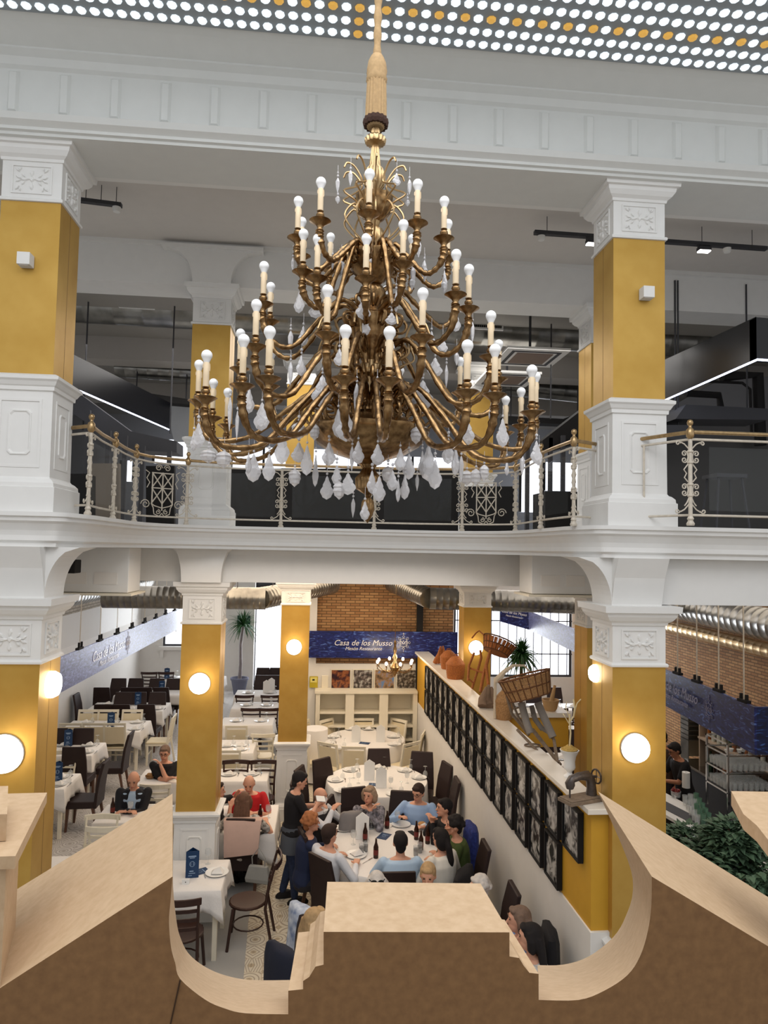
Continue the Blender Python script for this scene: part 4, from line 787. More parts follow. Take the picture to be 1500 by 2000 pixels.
# urn with branch
q = onledge(1116, 1518, -.02); e = empty('urn', q, label='white ribbed urn on the ledge holding a pale branch and rope coil', category='vase'); b = MB(); b.lathe([(.001,0),(.055,0),(.055,.015),(.03,.03),(.02,.05),(.03,.065),(.05,.08),(.055,.10),(.05,.15),(.06,.2),(.085,.25),(.09,.26),(.08,.26),(.045,.2)], n=20, flute=.04); b.build('urn_body', plaster, e, smooth=True)
yb = mat('yellow_straw', (206,172,96), .8, noise=.3, scale=60); b = MB(); b.tube([((.085-.0006*k)*math.cos(k*.6)*(1-.008*k), (.085-.0006*k)*math.sin(k*.6)*(1-.008*k), .262+.0006*k) for k in range(70)], .006, 5); b.build('rope_coil', yb, e)
b = MB()
for pts, r in (([(0,0,.27),(.01,0,.42),(.0,0,.52),(.0,0,.6)], .009), ([(0,0,.52),(.04,0,.58),(.05,0,.66),(.045,.02,.74)], .008), ([(.045,0,.6),(.08,.02,.70),(.12,.02,.74)], .006), ([(0,0,.5),(-.05,0,.58),(-.06,.02,.6)], .005), ([(0,0,.56),(-.04,0,.66),(-.03,0,.72)], .004)): b.tube(pts, r, 5)
b.build('bare_branch', mat('pale_branch', (222,204,160), .7), e)
# sewing machine
q = onledge(1160, 1545, .0); q.x = 2.34; q.y = 6.05; e = empty('sewing_machine', q, rz=.35, label='antique sewing machine on the ledge by the gold column', category='sewing machine'); met = mat('worn_black_enamel', (96,88,84), .4, .5, noise=.4, scale=30); b = MB(); b.box(-.20,.16,-.09,.09,0,.03); b.box(-.19,.15,-.08,.08,.03,.04); b.build('base', oldwood, e, bevel=.004)
b = MB(); b.tube([(.1,0,.03),(.1,0,.1),(.09,0,.17),(.05,0,.21),(-.03,0,.215),(-.12,0,.2),(-.14,0,.16),(-.14,0,.12)], [.05,.042,.042,.045,.036,.036,.044,.03], 8); b.tube([(-.14,0,.12),(-.14,0,.045)], .008, 6); b.build('arm_head', met, e, smooth=True)
b = MB(); b.tube([(.155,.06*math.cos(k*PI/8),.19+.06*math.sin(k*PI/8)) for k in range(16)], .008, 5, close=True)
for k in range(4): b.tube([(.155,0,.19),(.155,.06*math.cos(k*PI/2),.19+.06*math.sin(k*PI/2))], .005, 4)
b.tube([(.1,0,.19),(.16,0,.19)], .012, 6); b.build('handwheel', met, e)
# second counter with mortar, beyond
A = at(1030, 1400, Z=2.3); e = empty('pass_counter', (0,0,0), label='stone-topped ochre pass counter crossing behind the divider on the right', category='counter')
b = MB(); b.box(2.56, 3.40, 9.25, 9.6, 2.30, 2.36); b.build('stone_top', marble, e); b = MB(); b.box(2.7, 3.40, 9.3, 9.5, 1.9, 2.30); b.build('front', yellow, e); b = MB(); b.box(2.7,3.40,9.3,9.36,0,1.1); b.build('lower_panel', darkwood, e); b = MB(); b.box(2.62, 2.7, 9.3, 9.5, 0, 2.3); b.build('end_post', yellow, e)
q = Vector((3.18, 9.4, 2.36)); e = empty('mortar', q, label='wooden mortar with pestle on the pass counter beside the column', category='mortar'); wm = mat('pale_wood', (186,150,104), .7, noise=.2); b = MB(); b.lathe([(.001,0),(.07,0),(.09,.03),(.11,.12),(.12,.15),(.10,.15),(.07,.06),(.001,.04)], n=18); b.build('bowl', wm, e, smooth=True); b = MB(); b.tube([(0,0,.06),(.03,0,.2),(.06,0,.34)], [.035,.03,.018], 8); b.build('pestle', wm, e, smooth=True)
q = at(1018, 1330, Y=11.2); e = empty('potted_fern', (q.x, 11.2, 0), label='bushy green plant standing behind the big basket', category='plant'); z = q.z; b = MB(); b.lathe([(.16,0),(.2,.5),(.2,.52),(.18,.5)], n=14); b.build('pot', dkgrey, e); b = MB(); b.tube([(0,0,.4),(0,0,z+.4)], .03, 6); b.build('stem', legwood, e); fronds(e, (0,0,z+.42), 190, .46, .016, leaf2, 1.2)
# ---------------- chairs, tables, place settings ----------------
TZ = .76
def chair_brown():
    e = empty('dining_chair', label='x', category='chair'); b = MB(); b.hexa([(-.21,-.2,.36),(.21,-.2,.36),(.23,.24,.36),(-.23,.24,.36)], [(-.21,-.2,.47),(.21,-.2,.47),(.23,.24,.475),(-.23,.24,.475)]); b.build('seat', brownfab, e, bevel=.015)
    b = MB(); b.rings([[(-w,y0,z),(w,y0,z),(w,y0+.045,z),(-w,y0+.045,z)] for w,y0,z in ((.215,-.235,.36),(.215,-.245,.55),(.205,-.275,.8),(.185,-.33,1.04),(.18,-.335,1.05))]); b.build('backrest', brownfab, e, bevel=.01)
    for x, y, ox, oy in ((-.19,.2,0,.02),(.19,.2,0,.02),(-.19,-.18,0,-.07),(.19,-.18,0,-.07)):
        b = MB(); b.hexa([(x+ox-.015,y+oy-.015,0),(x+ox+.015,y+oy-.015,0),(x+ox+.015,y+oy+.015,0),(x+ox-.015,y+oy+.015,0)], [(x-.022,y-.022,.37),(x+.022,y-.022,.37),(x+.022,y+.022,.37),(x-.022,y+.022,.37)]); b.build('leg', legwood, e)
    return e
def chair_cream():
    e = empty('dining_chair', label='x', category='chair'); b = MB(); b.box(-.21,.21,-.2,.22,.44,.475); b.build('seat', creamfab, e, bevel=.01)
    b = MB(); b.box(-.21,.21,-.2,.22,.40,.438); b.build('seat_frame', creamwood, e)
    b = MB()
    for s in (-1, 1): b.rings([[(s*.2-.018,y,z),(s*.2+.018,y,z),(s*.2+.018,y+.035,z),(s*.2-.018,y+.035,z)] for y,z in ((-.30,0),(-.225,.42),(-.24,.6),(-.31,.97))])
    b.hexa([(-.182,-.295,.92),(.182,-.295,.92),(.182,-.27,.92),(-.182,-.27,.92)], [(-.182,-.31,.97),(.182,-.31,.97),(.182,-.285,.97),(-.182,-.285,.97)]); b.build('back_frame', creamwood, e)
    b = MB(); b.hexa([(-.182,-.235,.55),(.182,-.235,.55),(.182,-.215,.55),(-.182,-.215,.55)], [(-.182,-.295,.89),(.182,-.295,.89),(.182,-.27,.89),(-.182,-.27,.89)]); b.build('back_panel', creamfab, e)
    for x in (-.19, .19): b = MB(); b.box(x-.018,x+.018,.17,.205,0,.40); b.build('leg', creamwood, e)
    b = MB(); b.box(-.172,.172,.18,.2,.2,.23); b.build('stretcher', creamwood, e)
    return e
def chair_slat(m, nm):
    e = empty('dining_chair', label='x', category='chair'); b = MB(); b.lathe([(.2,.435),(.215,.44),(.215,.46),(.2,.468)], n=20); b.build('seat', m, e)
    for s in (-1, 1):
        b = MB(); b.tube([(s*.20,-.30,0),(s*.185,-.21,.44),(s*.185,-.235,.65),(s*.2,-.31,.93)], [.016,.018,.016,.015], 7); b.build('leg', m, e, smooth=True); b = MB(); b.tube([(s*.2,.2,0),(s*.165,.15,.44)], .017, 7); b.build('leg', m, e, smooth=True)
    for z, h in ((.60,.035),(.70,.035),(.80,.035)):
        y = -.22-(z-.6)*.25; b = MB(); b.rings([[(x, y-.03*(1-(x/.19)**2), z-h/2), (x, y-.03*(1-(x/.19)**2)+.012, z-h/2), (x, y-.03*(1-(x/.19)**2)+.012, z+h/2), (x, y-.03*(1-(x/.19)**2), z+h/2)] for x in (-.185,-.1,0,.1,.185)]); b.build('back_slat', m, e)
    b = MB(); b.rings([[(x, -.33-.05*(1-(x/.23)**2), .885), (x, -.33-.05*(1-(x/.23)**2)+.022, .885), (x, -.33-.05*(1-(x/.23)**2)+.022, .955), (x, -.33-.05*(1-(x/.23)**2), .955)] for x in (-.23,-.15,-.07,0,.07,.15,.23)]); b.build('top_rail', m, e, bevel=.006)
    b = MB(); b.tube([(.17*math.cos(a*PI/8), .17*math.sin(a*PI/8)-.01, .2) for a in range(16)], .009, 5, close=True); b.build('stretcher_ring', m, e); return e
PROTO = {}
def chair(kind, x, y, face, label, group):
    """face = direction in degrees the sitter looks (0 = +Y away from camera, 90 = +X)"""
    rz = -math.radians(face)
    if kind not in PROTO:
        PROTO[kind] = dict(brown=chair_brown, cream=chair_cream, dark=lambda: chair_slat(darkwood, 'd'), white=lambda: chair_slat(creamwood, 'w'))[kind](); o = PROTO[kind]; CH[o.name] = list(o.children)
        o.location = (x, y, 0); o.rotation_euler = (0,0,rz)
    else: o = copy_tree(PROTO[kind], loc=(x, y, 0), rz=rz)
    o['label'] = label; o['group'] = group; return o
def cloth_rect(x0, x1, y0, y1, drop, label, seed=0, corner=.12):
    rnd = random.Random(seed); cx, cy = (x0+x1)/2, (y0+y1)/2; hx, hy = (x1-x0)/2, (y1-y0)/2; n = 12; per = []
    for (ax, ay), (bx, by) in (((-1,-1),(1,-1)),((1,-1),(1,1)),((1,1),(-1,1)),((-1,1),(-1,-1))):
        for i in range(n): t = i/n; per.append((ax+(bx-ax)*t, ay+(by-ay)*t, min(t, 1-t)*2))
    L = [[(u*hx*.5, v*hy*.5, TZ) for u, v, t in per], [(u*(hx-.01), v*(hy-.01), TZ) for u, v, t in per], [(u*hx, v*hy, TZ-.008) for u, v, t in per]]
    ph = rnd.random()*6
    for k in range(1, 5):
        q = k/4; l = []
        for i, (u, v, t) in enumerate(per):
            cf = max(0, 1-t*3); rip = .018*q*math.sin(i*1.9+ph)+.01*q*math.sin(i*3.3+ph*2); out = .02*q+rip+cf*.03*q
            l.append((u*(hx+out), v*(hy+out), TZ-.008-q*(drop+cf*corner)))
        L.append(l)
    b = MB(); N = len(per); v = [p for l in L for p in l]; f = [tuple(range(N))]
    for i in range(len(L)-1):
        for j in range(N): f.append((i*N+j, i*N+(j+1) % N, (i+1)*N+(j+1) % N, (i+1)*N+j))
    b.add(v, f); o = b.build('tablecloth', cloth, None, smooth=True); o.location = (cx, cy, 0); so = o.modifiers.new('thick', 'SOLIDIFY'); so.thickness = .003; so.offset = 1; tag(o, label, 'tablecloth'); return o
def cloth_round(cx, cy, r, drop, label, ripple=.03):
    N = 72; L = [[(rr*math.cos(2*PI*k/N), rr*math.sin(2*PI*k/N), TZ) for k in range(N)] for rr in (r*.5, r-.01)]
    for q in (.02, .3, .6, 1):
        L.append([((r+.03*q+ripple*q*math.sin(k*2*PI/N*13)+.4*ripple*q*math.sin(k*1.1))*math.cos(2*PI*k/N), (r+.03*q+ripple*q*math.sin(k*2*PI/N*13))*math.sin(2*PI*k/N), TZ-.005-q*(drop+.06*abs(math.sin(2*PI*k/N*2)))) for k in range(N)])
    v = [p for l in L for p in l]; f = [tuple(range(N))]
    for i in range(len(L)-1):
        for j in range(N): f.append((i*N+j, i*N+(j+1) % N, (i+1)*N+(j+1) % N, (i+1)*N+j))
    b = MB(); b.add(v, f); o = b.build('tablecloth', cloth, None, smooth=True); o.location = (cx, cy, 0); so = o.modifiers.new('thick', 'SOLIDIFY'); so.thickness = .003; so.offset = 1; tag(o, label, 'tablecloth'); return o
def table_rect(x0, x1, y0, y1, name, drop=.22, seed=0):
    e = empty('dining_table', ((x0+x1)/2, (y0+y1)/2, 0), label='rectangular dining table '+name, category='table'); hx, hy = (x1-x0)/2, (y1-y0)/2
    b = MB(); b.box(-hx+.015, hx-.015, -hy+.015, hy-.015, .72, .752); b.build('tabletop', creamwood, e)
    for sx in (-1, 1):
        for sy in (-1, 1): b = MB(); b.cbox((sx*(hx-.06), sy*(hy-.06), .36), (.05, .05, .72)); b.build('leg', creamwood, e)
    cloth_rect(x0, x1, y0, y1, drop, 'white cloth on the table '+name, seed); return e
def table_round(cx, cy, r, name, drop=.45):
    e = empty('round_table', (cx, cy, 0), label='round dining table under white cloth, '+name, category='table'); b = MB(); b.lathe([(r-.02,.72),(r-.02,.752)], n=40); b.build('tabletop', creamwood, e)
    b = MB(); b.lathe([(.3,0),(.3,.03),(.06,.06),(.05,.7),(.2,.72)], n=16); b.build('pedestal', darkwood, e); cloth_round(cx, cy, r, drop, 'round white tablecloth draped over the table '+name); return e
TP = {}
glassware = mat('glassware', (222, 226, 226), .05, alpha=.26, spec=1)
def item(kind, x, y, label, group=None, z=TZ+.004, rz=0):
    if kind not in TP:
        b = MB()
        if kind == 'plate': b.lathe([(.001,.0),(.07,0),(.10,.008),(.13,.016),(.132,.019),(.10,.012),(.07,.005),(.001,.005)], n=24); o = b.build('plate', china, None, smooth=True); o['category'] = 'plate'
        if kind == 'side': b.lathe([(.001,.0),(.05,0),(.085,.012),(.086,.015),(.05,.004),(.001,.004)], n=20); o = b.build('side_plate', china, None, smooth=True); o['category'] = 'plate'
        if kind == 'napkin': b.add([(-.06,-.05,0),(.07,-.055,0),(.075,.05,0),(-.06,.055,0),(-.03,-.02,.035),(.03,-.015,.06),(.035,.02,.05),(-.03,.02,.03)], [(0,1,5,4),(1,2,6,5),(2,3,7,6),(3,0,4,7),(4,5,6,7),(3,2,1,0)]); o = b.build('napkin', napkin); o['category'] = 'napkin'
        if kind == 'wine': b.lathe([(.032,0),(.038,.01),(.04,.04),(.03,.075),(.005,.09),(.004,.15),(.03,.155),(.034,.158),(.001,.16)], n=14); o = b.build('wine_glass', glassware, None, smooth=True); o['category'] = 'glass'
        if kind == 'wineup': b.lathe([(.033,0),(.03,.003),(.004,.006),(.004,.075),(.03,.09),(.04,.125),(.036,.17),(.035,.17),(.038,.125),(.028,.092),(.001,.08)], n=14); o = b.build('wine_glass', glassware, None, smooth=True); o['category'] = 'glass'
        if kind == 'tumbler': b.lathe([(.028,0),(.034,.11),(.032,.11),(.027,.004),(.001,.004)], n=14); o = b.build('tumbler', glassware, None, smooth=True); o['category'] = 'glass'
        if kind == 'cola':
            b.lathe([(.028,0),(.034,.12),(.032,.12),(.027,.004)], n=14, mi=0); b.lathe([(.026,.005),(.031,.085),(.001,.085)], n=14, mi=1); o = b.build('drink_glass', [glassware, brownglass], None, smooth=True); o['category'] = 'glass'
        if kind == 'bottle': b.lathe([(.001,0),(.03,0),(.031,.01),(.031,.13),(.014,.18),(.012,.225),(.014,.23),(.001,.232)], n=14, mi=0); b.lathe([(.0315,.04),(.0315,.1)], n=14, mi=1); o = b.build('beer_bottle', [brownglass, mat('red_label', (104,34,28))], None, smooth=True); o['category'] = 'bottle'
        if kind == 'menu':
            b.prism([(-.05,0,0),(.05,0,0),(.05,0,.21),(-.05,0,.21)], (0,.003,0), 0); b.prism([(.05,0,0),(.0,.075,0),(.0,.075,.21),(.05,0,.21)], (.003,.002,0), 0); b.prism([(-.05,0,0),(.0,.075,0),(.0,.075,.21),(-.05,0,.21)], (.003,.002,0), 0)
            b.box(-.03,.03,-.0015,0,.165,.175,1); b.box(-.02,.02,-.0015,0,.155,.16,1); b.tube([(.02*math.cos(k*PI/6),-.001,.11+.02*math.sin(k*PI/6)) for k in range(12)], .0018, 4, 1, close=True); b.box(-.012,-.008,-.0015,0,.1,.12,1); b.box(.008,.012,-.0015,0,.1,.12,1); b.box(-.02,.012,-.0015,0,.05,.058,1); b.box(-.025,.025,-.0015,0,.035,.04,1); b.box(-.03,.0,-.0015,0,.018,.022,1)
            o = b.build('menu_card', [menublue, mat('pale_print', (150,175,205))]); o['category'] = 'menu'
        if kind == 'menuw': b.prism([(-.06,0,0),(.06,0,0),(.06,.0,.2),(0,0,.24),(-.06,0,.2)], (0,.004,0)); b.prism([(.06,0,0),(.0,.07,0),(.0,.07,.22),(.06,0,.2)], (.003,.002,0)); b.prism([(-.06,0,0),(.0,.07,0),(.0,.07,.22),(-.06,0,.2)], (.003,.002,0)); o = b.build('menu_card', menuwhite); o['category'] = 'menu'
        if kind == 'menuflat': b.box(-.07,.07,-.1,.1,0,.004); b.box(-.04,.04,.04,.05,.004,.005,1); b.tube([(.025*math.cos(k*PI/6),.0+.025*math.sin(k*PI/6),.0045) for k in range(12)], .002, 4, 1, close=True); o = b.build('menu_card', [menublue, mat('pale_print', (150,175,205))]); o['category'] = 'menu'
        if kind == 'cutlery': b.box(-.004,.004,-.1,.02,0,.003); b.box(-.009,.009,.02,.1,0,.003); o = b.build('knife', chrome); o['category'] = 'cutlery'
        if kind == 'phone': b.box(-.036,.036,-.075,.075,0,.008); o = b.build('phone', matblack, bevel=.004); o['category'] = 'phone'
        if kind == 'roll': b.ball((0,0,.03), .045, 10, 6, sc=(1.3,.8,.65)); o = b.build('bread_roll', mat('bread_crust', (196,146,90), .7, noise=.3), None, smooth=True); o['category'] = 'bread'
        if kind == 'bread_basket': b.lathe([(.001,0),(.06,0),(.085,.04),(.08,.04),(.055,.006)], n=16); b.ball((.01,0,.04), .04, 8, 6, 1); b.ball((-.03,.02,.04), .035, 8, 6, 1); o = b.build('bread_basket', [wicker2, mat('bread_crust', (196,146,90), .7)], None, smooth=True); o['category'] = 'bread'
        TP[kind] = o; c = o
    else: c = TP[kind].copy(); COL.objects.link(c)
    c.location = (x, y, z); c.rotation_euler = (0,0,rz); c['label'] = label
    if kind in ('menu','menuw'): c.scale = (1.4,1.4,1.4)
    if group: c['group'] = group
    elif 'group' in c.keys(): del c['group']
    return c
def setting(x, y, tname, dx=.12, dy=.1, wine=True, rz=0):
    item('plate', x, y, 'dinner plate on the table '+tname, 'dinner plates'); item('napkin', x, y, 'folded napkin on the table '+tname, 'folded napkins', TZ+.02, rz)
    if wine: item('wine', x+dx, y+dy, 'upturned stemmed glass on the table '+tname, 'upturned stemmed glasses')
    item('cutlery', x+.16, y, 'knife on the table '+tname, 'table knives', rz=rz)
LG = 'chairs in the left dining aisle'; CG = 'chairs in the middle row of tables'
# left aisle tables
TT = [('nearest the front in the far left aisle', -5.2, -3.79, 11.26, 12.02), ('second from the front in the far left aisle', -5.4, -3.93, 13.0, 13.85), ('with cream chairs in the left aisle', -5.1, -3.5, 14.6, 15.55), ('with brown chairs behind the cream ones, left aisle', -5.15, -3.45, 16.4, 17.3), ('fifth row of the left aisle', -5.0, -3.0, 18.1, 18.9), ('last in the left aisle before the window', -4.4, -2.6, 20.0, 20.8)]
for k, (nm, x0, x1, y0, y1) in enumerate(TT):
    table_rect(x0, x1, y0, y1, nm, seed=k)
    for i in range(3):
        x = x0+.3+i*(x1-x0-.55)/2
        setting(x, y1-.2, nm); 
        if k < 4: setting(x+.1, y0+.2, nm, wine=(k in (0, 2)))
for k, (px, Y) in enumerate(((117, 11.6), (135, 13.6), (217, 14.95), (268, 17.0), (314, 18.4), (323, 20.3))):
    p = at(px, 1400, Y=Y); item('menu', p.x, Y, 'blue menu card on the table '+TT[k][0], rz=.1)
def crow(kind, pxs, py, zc, face, lab, grp):
    for i, px in enumerate(pxs):
        p = at(px, py, Z=zc); chair(kind, p.x, p.y+(.28 if face == 0 else -.28 if face == 180 else 0), face, lab, grp)
crow('cream', (138, 184, 224), 1413, .96, 0, 'cream chair with its back to the camera at the cream-chair table in the left aisle', LG)
crow('cream', (174, 212, 259), 1387, .96, 180, 'cream chair on the far side of the cream-chair table in the left aisle', LG)
crow('brown', (202, 237, 286), 1376, 1.04, 0, 'dark brown chair on the near side of the fourth left aisle table', LG)
crow('brown', (241, 270, 308), 1353, 1.04, 180, 'dark brown chair on the far side of the fourth left aisle table', LG)
crow('brown', (199, 252, 282, 315), 1343, 1.04, 0, 'dark brown chair on the near side of the fifth left aisle table', LG)
crow('brown', (232, 266, 307, 340), 1326, 1.04, 180, 'dark brown chair on the far side of the fifth left aisle table', LG)
crow('dark', (292, 325), 1312, .95, 0, 'dark wood chair at the last table of the left aisle', LG)
chair('brown', -3.62, 11.75, -90, 'dark brown chair at the right end of the nearest far left table', LG)
chair('brown', -3.68, 13.45, -90, 'dark brown chair at the right end of the second far left table', LG)
chair('cream', -3.22, 15.1, -90, 'cream chair at the right end of the cream-chair table', LG); chair('brown', -5.2, 16.9, 90, 'brown chair against the wall at the left end of the fourth table', LG)
p = at(145, 1459, Z=1.04); chair('brown', p.x, p.y+.28, 0, 'dark brown chair with its back to the camera at the second far left table', LG)
crow('brown', (112, 163), 1424, 1.04, 180, 'dark brown chair on the far side of the second far left table', LG)
chair('white', -4.25, 12.3, 180, 'white slatted chair on the far side of the nearest far left table', LG)
# tables of the two men on the left, and table hidden behind the fibreboard
table_rect(-2.95, -2.2, 9.9, 10.6, 'of the bald man in the black jacket', .3, 11); chair('white', -2.62, 9.62, 0, 'white slatted chair in front of the bald man\'s table', LG)
item('bottle', -2.77, 10.2, 'brown beer bottle on the bald man\'s table'); item('wineup', -2.53, 10.2, 'stemmed glass on the bald man\'s table')
table_rect(-2.8, -2.05, 11.45, 12.2, 'of the man in glasses and dark shirt', .3, 12); chair('white', -2.35, 11.2, 0, 'white slatted chair in front of the table of the man in glasses', LG)
item('bread_basket', -2.62, 11.75, 'small basket of bread on the table of the man in glasses'); item('tumbler', -2.42, 11.85, 'clear tumbler near the hand of the man in glasses'); item('tumbler', -2.3, 11.75, 'clear tumbler near the gold column on the table of the man in glasses')
table_rect(-3.6, -2.75, 8.0, 8.9, 'partly hidden behind the left fibreboard wing', .3, 13); chair('white', -2.75, 9.35, 180, 'white slatted chair behind the table hidden by the fibreboard', LG)
# middle row
MT = [('farthest in the middle row', -2.05, -.9, 18.0, 18.8), ('second farthest in the middle row', -1.95, -.9, 16.6, 17.35), ('third farthest in the middle row', -2.0, -.9, 15.1, 15.8), ('with corner near the white slatted chair, middle row', -1.95, -1.12, 13.1, 14.0), ('behind the man in red', -1.7, -.75, 11.55, 12.2)]
for k, (nm, x0, x1, y0, y1) in enumerate(MT):
    table_rect(x0, x1, y0, y1, nm, .25, 20+k); setting(x0+.3, (y0+y1)/2, nm); setting(x1-.28, (y0+y1)/2, nm)
    if k in (3,): setting(x1-.25, y0+.2, nm, wine=False)
item('menuw', at(520, 1350, Y=18.4).x, 18.4, 'tall white menu card on the farthest middle table')
item('menuw', at(536, 1340, Y=19.2).x-.05, 18.7, 'tall white menu card, right one on the farthest middle table')
crow('dark', (478, 528), 1357, .95, 0, 'dark wood chair on the near side of the farthest middle table', CG)
crow('dark', (491, 525), 1382, .95, 0, 'dark wood chair on the near side of the second farthest middle table', CG)
crow('brown', (512, 538), 1320, 1.04, 180, 'dark brown chair behind the farthest middle table', CG); crow('brown', (514, 540), 1305, 1.04, 180, 'dark brown chair farthest back before the bright doorway', CG)
crow('cream', (462,), 1418, .96, 0, 'cream chair with its back to the camera at the third farthest middle table', CG)
crow('white', (514,), 1432, .95, 0, 'white slatted chair between the middle tables beside the far gold column', CG)
crow('cream', (446,), 1466, .96, 0, 'cream chair at the front of the middle table near the slatted chair', CG)
crow('dark', (461, 515), 1487, .95, 180, 'dark wood chair on the far side of the table behind the man in red', CG)
crow('white', (508,), 1468, .95, -90, 'white chair turned sideways behind the man in red', CG)
# blue menu table
table_rect(-1.72, -.98, 7.95, 8.72, 'with the blue menu beside the gold column', .22, 31)
item('menu', at(375, 1700, Y=8.25).x, 8.25, 'blue menu card standing on the small table beside the gold column', rz=.15); item('menuflat', -1.28, 8.4, 'blue menu card lying flat beside the standing one', rz=-1.0)
item('plate', -1.08, 8.35, 'white plate on the small table with the blue menu'); item('napkin', -1.08, 8.35, 'white napkin on the plate of the blue menu table', z=TZ+.02); item('wineup', -1.22, 8.6, 'stemmed glass lying behind the blue menu'); item('wineup', -1.66, 8.55, 'stemmed glass at the left edge of the blue menu table'); item('cutlery', -1.22, 8.33, 'knife between the menu and plate of the small table', rz=.3)
b = MB(); b.box(-.04,.04,-.02,.02,0,.05); b.box(-.005,.005,-.022,-.02,.02,.03,1); o = b.build('number_card', [menuwhite, matblack]); o.location = (at(362,1735,Y=8.1).x, 8.12, TZ+.004); tag(o, 'small white stand card in front of the blue menu', 'card')
chair('dark', -.72, 8.35, -90, 'dark wood chair at the right end of the blue menu table', CG); chair('dark', -1.33, 7.72, 0, 'dark wood chair with its back to the camera before the blue menu table', CG)
# table of the man in red
table_rect(-1.6, -.5, 9.45, 10.5, 'of the man in the red polo shirt', .3, 33)
item('bottle', -.72, 9.85, 'brown beer bottle on the table of the man in red'); item('wineup', -.62, 10.0, 'stemmed glass behind the beer bottle of the man in red'); item('roll', -.85, 9.95, 'bread roll on the table of the man in red'); item('plate', -.85, 10.2, 'white plate before the man in red'); item('tumbler', -.8, 9.8, 'clear glass beside the beer bottle of the man in red'); item('phone', -.7, 9.45, 'black phone on the table corner near the woman in zebra print', rz=-.9); item('plate', -1.35, 9.6, 'white plate left of the woman in zebra print')
# round tables
RG = 'cream chairs around the far round table'; BG = 'brown chairs around the middle round table'
table_round(1.0, 14.05, .78, 'far one ringed by cream chairs', .5); table_round(1.02, 11.55, .82, 'middle one with empty plates', .5); table_round(.97, 8.93, .84, 'of the large seated party', .45); table_round(1.15, 6.95, .66, 'hidden behind the fibreboard block', .45)
for a in (-158, -125, -90, -55, -15, 20, 60, 90, 122, 155, 185):
    t = math.radians(a); 
    if abs(a-20) < 1 or abs(a+15) < 1: r_ = 1.05
    else: r_ = 1.06
    if a == -90: continue
    if a in (20,): continue
    x, y = 1.0+r_*math.cos(t), 14.05+r_*.97*math.sin(t)
    if x > 1.82: x = 1.82
    if y > 14.4 and a in (60, 90, 122): y = min(y, 14.55)
    chair('cream', x, y, math.degrees(math.atan2(1.0-x, 14.05-y)), 'cream dining chair pushed up to the far round table', RG)
chair('cream', .72, 13.02, 5, 'cream chair with its back to the camera at the far round table', RG)
for px, py in ((686, 1425), (719, 1425), (768, 1440), (650, 1440), (640, 1452), (770, 1455), (660, 1462)): p = at(px, py, Z=TZ); setting(p.x, p.y, 'far one ringed by cream chairs')
for px, lab in ((695, 'grey-white menu card standing left on the far round table'), (743, 'grey-white menu card standing right on the far round table')): p = at(px, 1450, Z=TZ); item('menuw', p.x, p.y, lab)
p = at(712, 1452, Z=TZ); item('menuflat', p.x, p.y, 'dark menu lying flat on the far round table', rz=1.2)
for px, py, face in ((740, 1464, 180), (816, 1470, 195), (651, 1483, 140), (620, 1500, 110), (848, 1495, 255), (862, 1523, 270), (612, 1525, 95)):
    p = at(px, py, Z=1.04); chair('brown', min(p.x, 1.86), p.y-.28*math.cos(math.radians(face-180)) if face < 200 else p.y, face, 'dark brown chair drawn up to the middle round table', BG)
for px, py in ((684, 1505), (738, 1500), (790, 1506), (818, 1520), (655, 1525), (668, 1545), (770, 1552)): p = at(px, py, Z=TZ); setting(p.x, p.y, 'middle one with empty plates')
p = at(721, 1525, Z=TZ); item('menuw', p.x, p.y, 'white menu card at the left centre of the middle round table'); p = at(744, 1540, Z=TZ); item('menuw', p.x, p.y, 'white house-shaped menu card nearer the front of the middle round table')
p = at(728, 1530, Z=TZ); item('menuflat', p.x+.03, p.y-.08, 'dark menu lying flat between the white cards', rz=1.4)
for px, py in ((690, 1520), (700, 1530), (795, 1530), (763, 1540)): p = at(px, py, Z=TZ); item('wineup', p.x, p.y, 'stemmed glass standing on the middle round table', 'stemmed glasses on the middle round table')
# small white high table beside the far column
e = empty('side_table', at(609, 1412, Z=1.0)*1, label='small round white-clothed side table beside the far gold column', category='table'); e.location.z = 0; e.location.x = .0; e.location.y = 13.9; b = MB(); b.lathe([(.24,1.0),(.245,.99),(.25,.6),(.29,.04)], n=20, flute=.04); b.build('cloth_skirt', cloth, e, smooth=True); b = MB(); b.lathe([(.24,.98),(.24,1.002)], n=20); b.build('top', cloth, e)
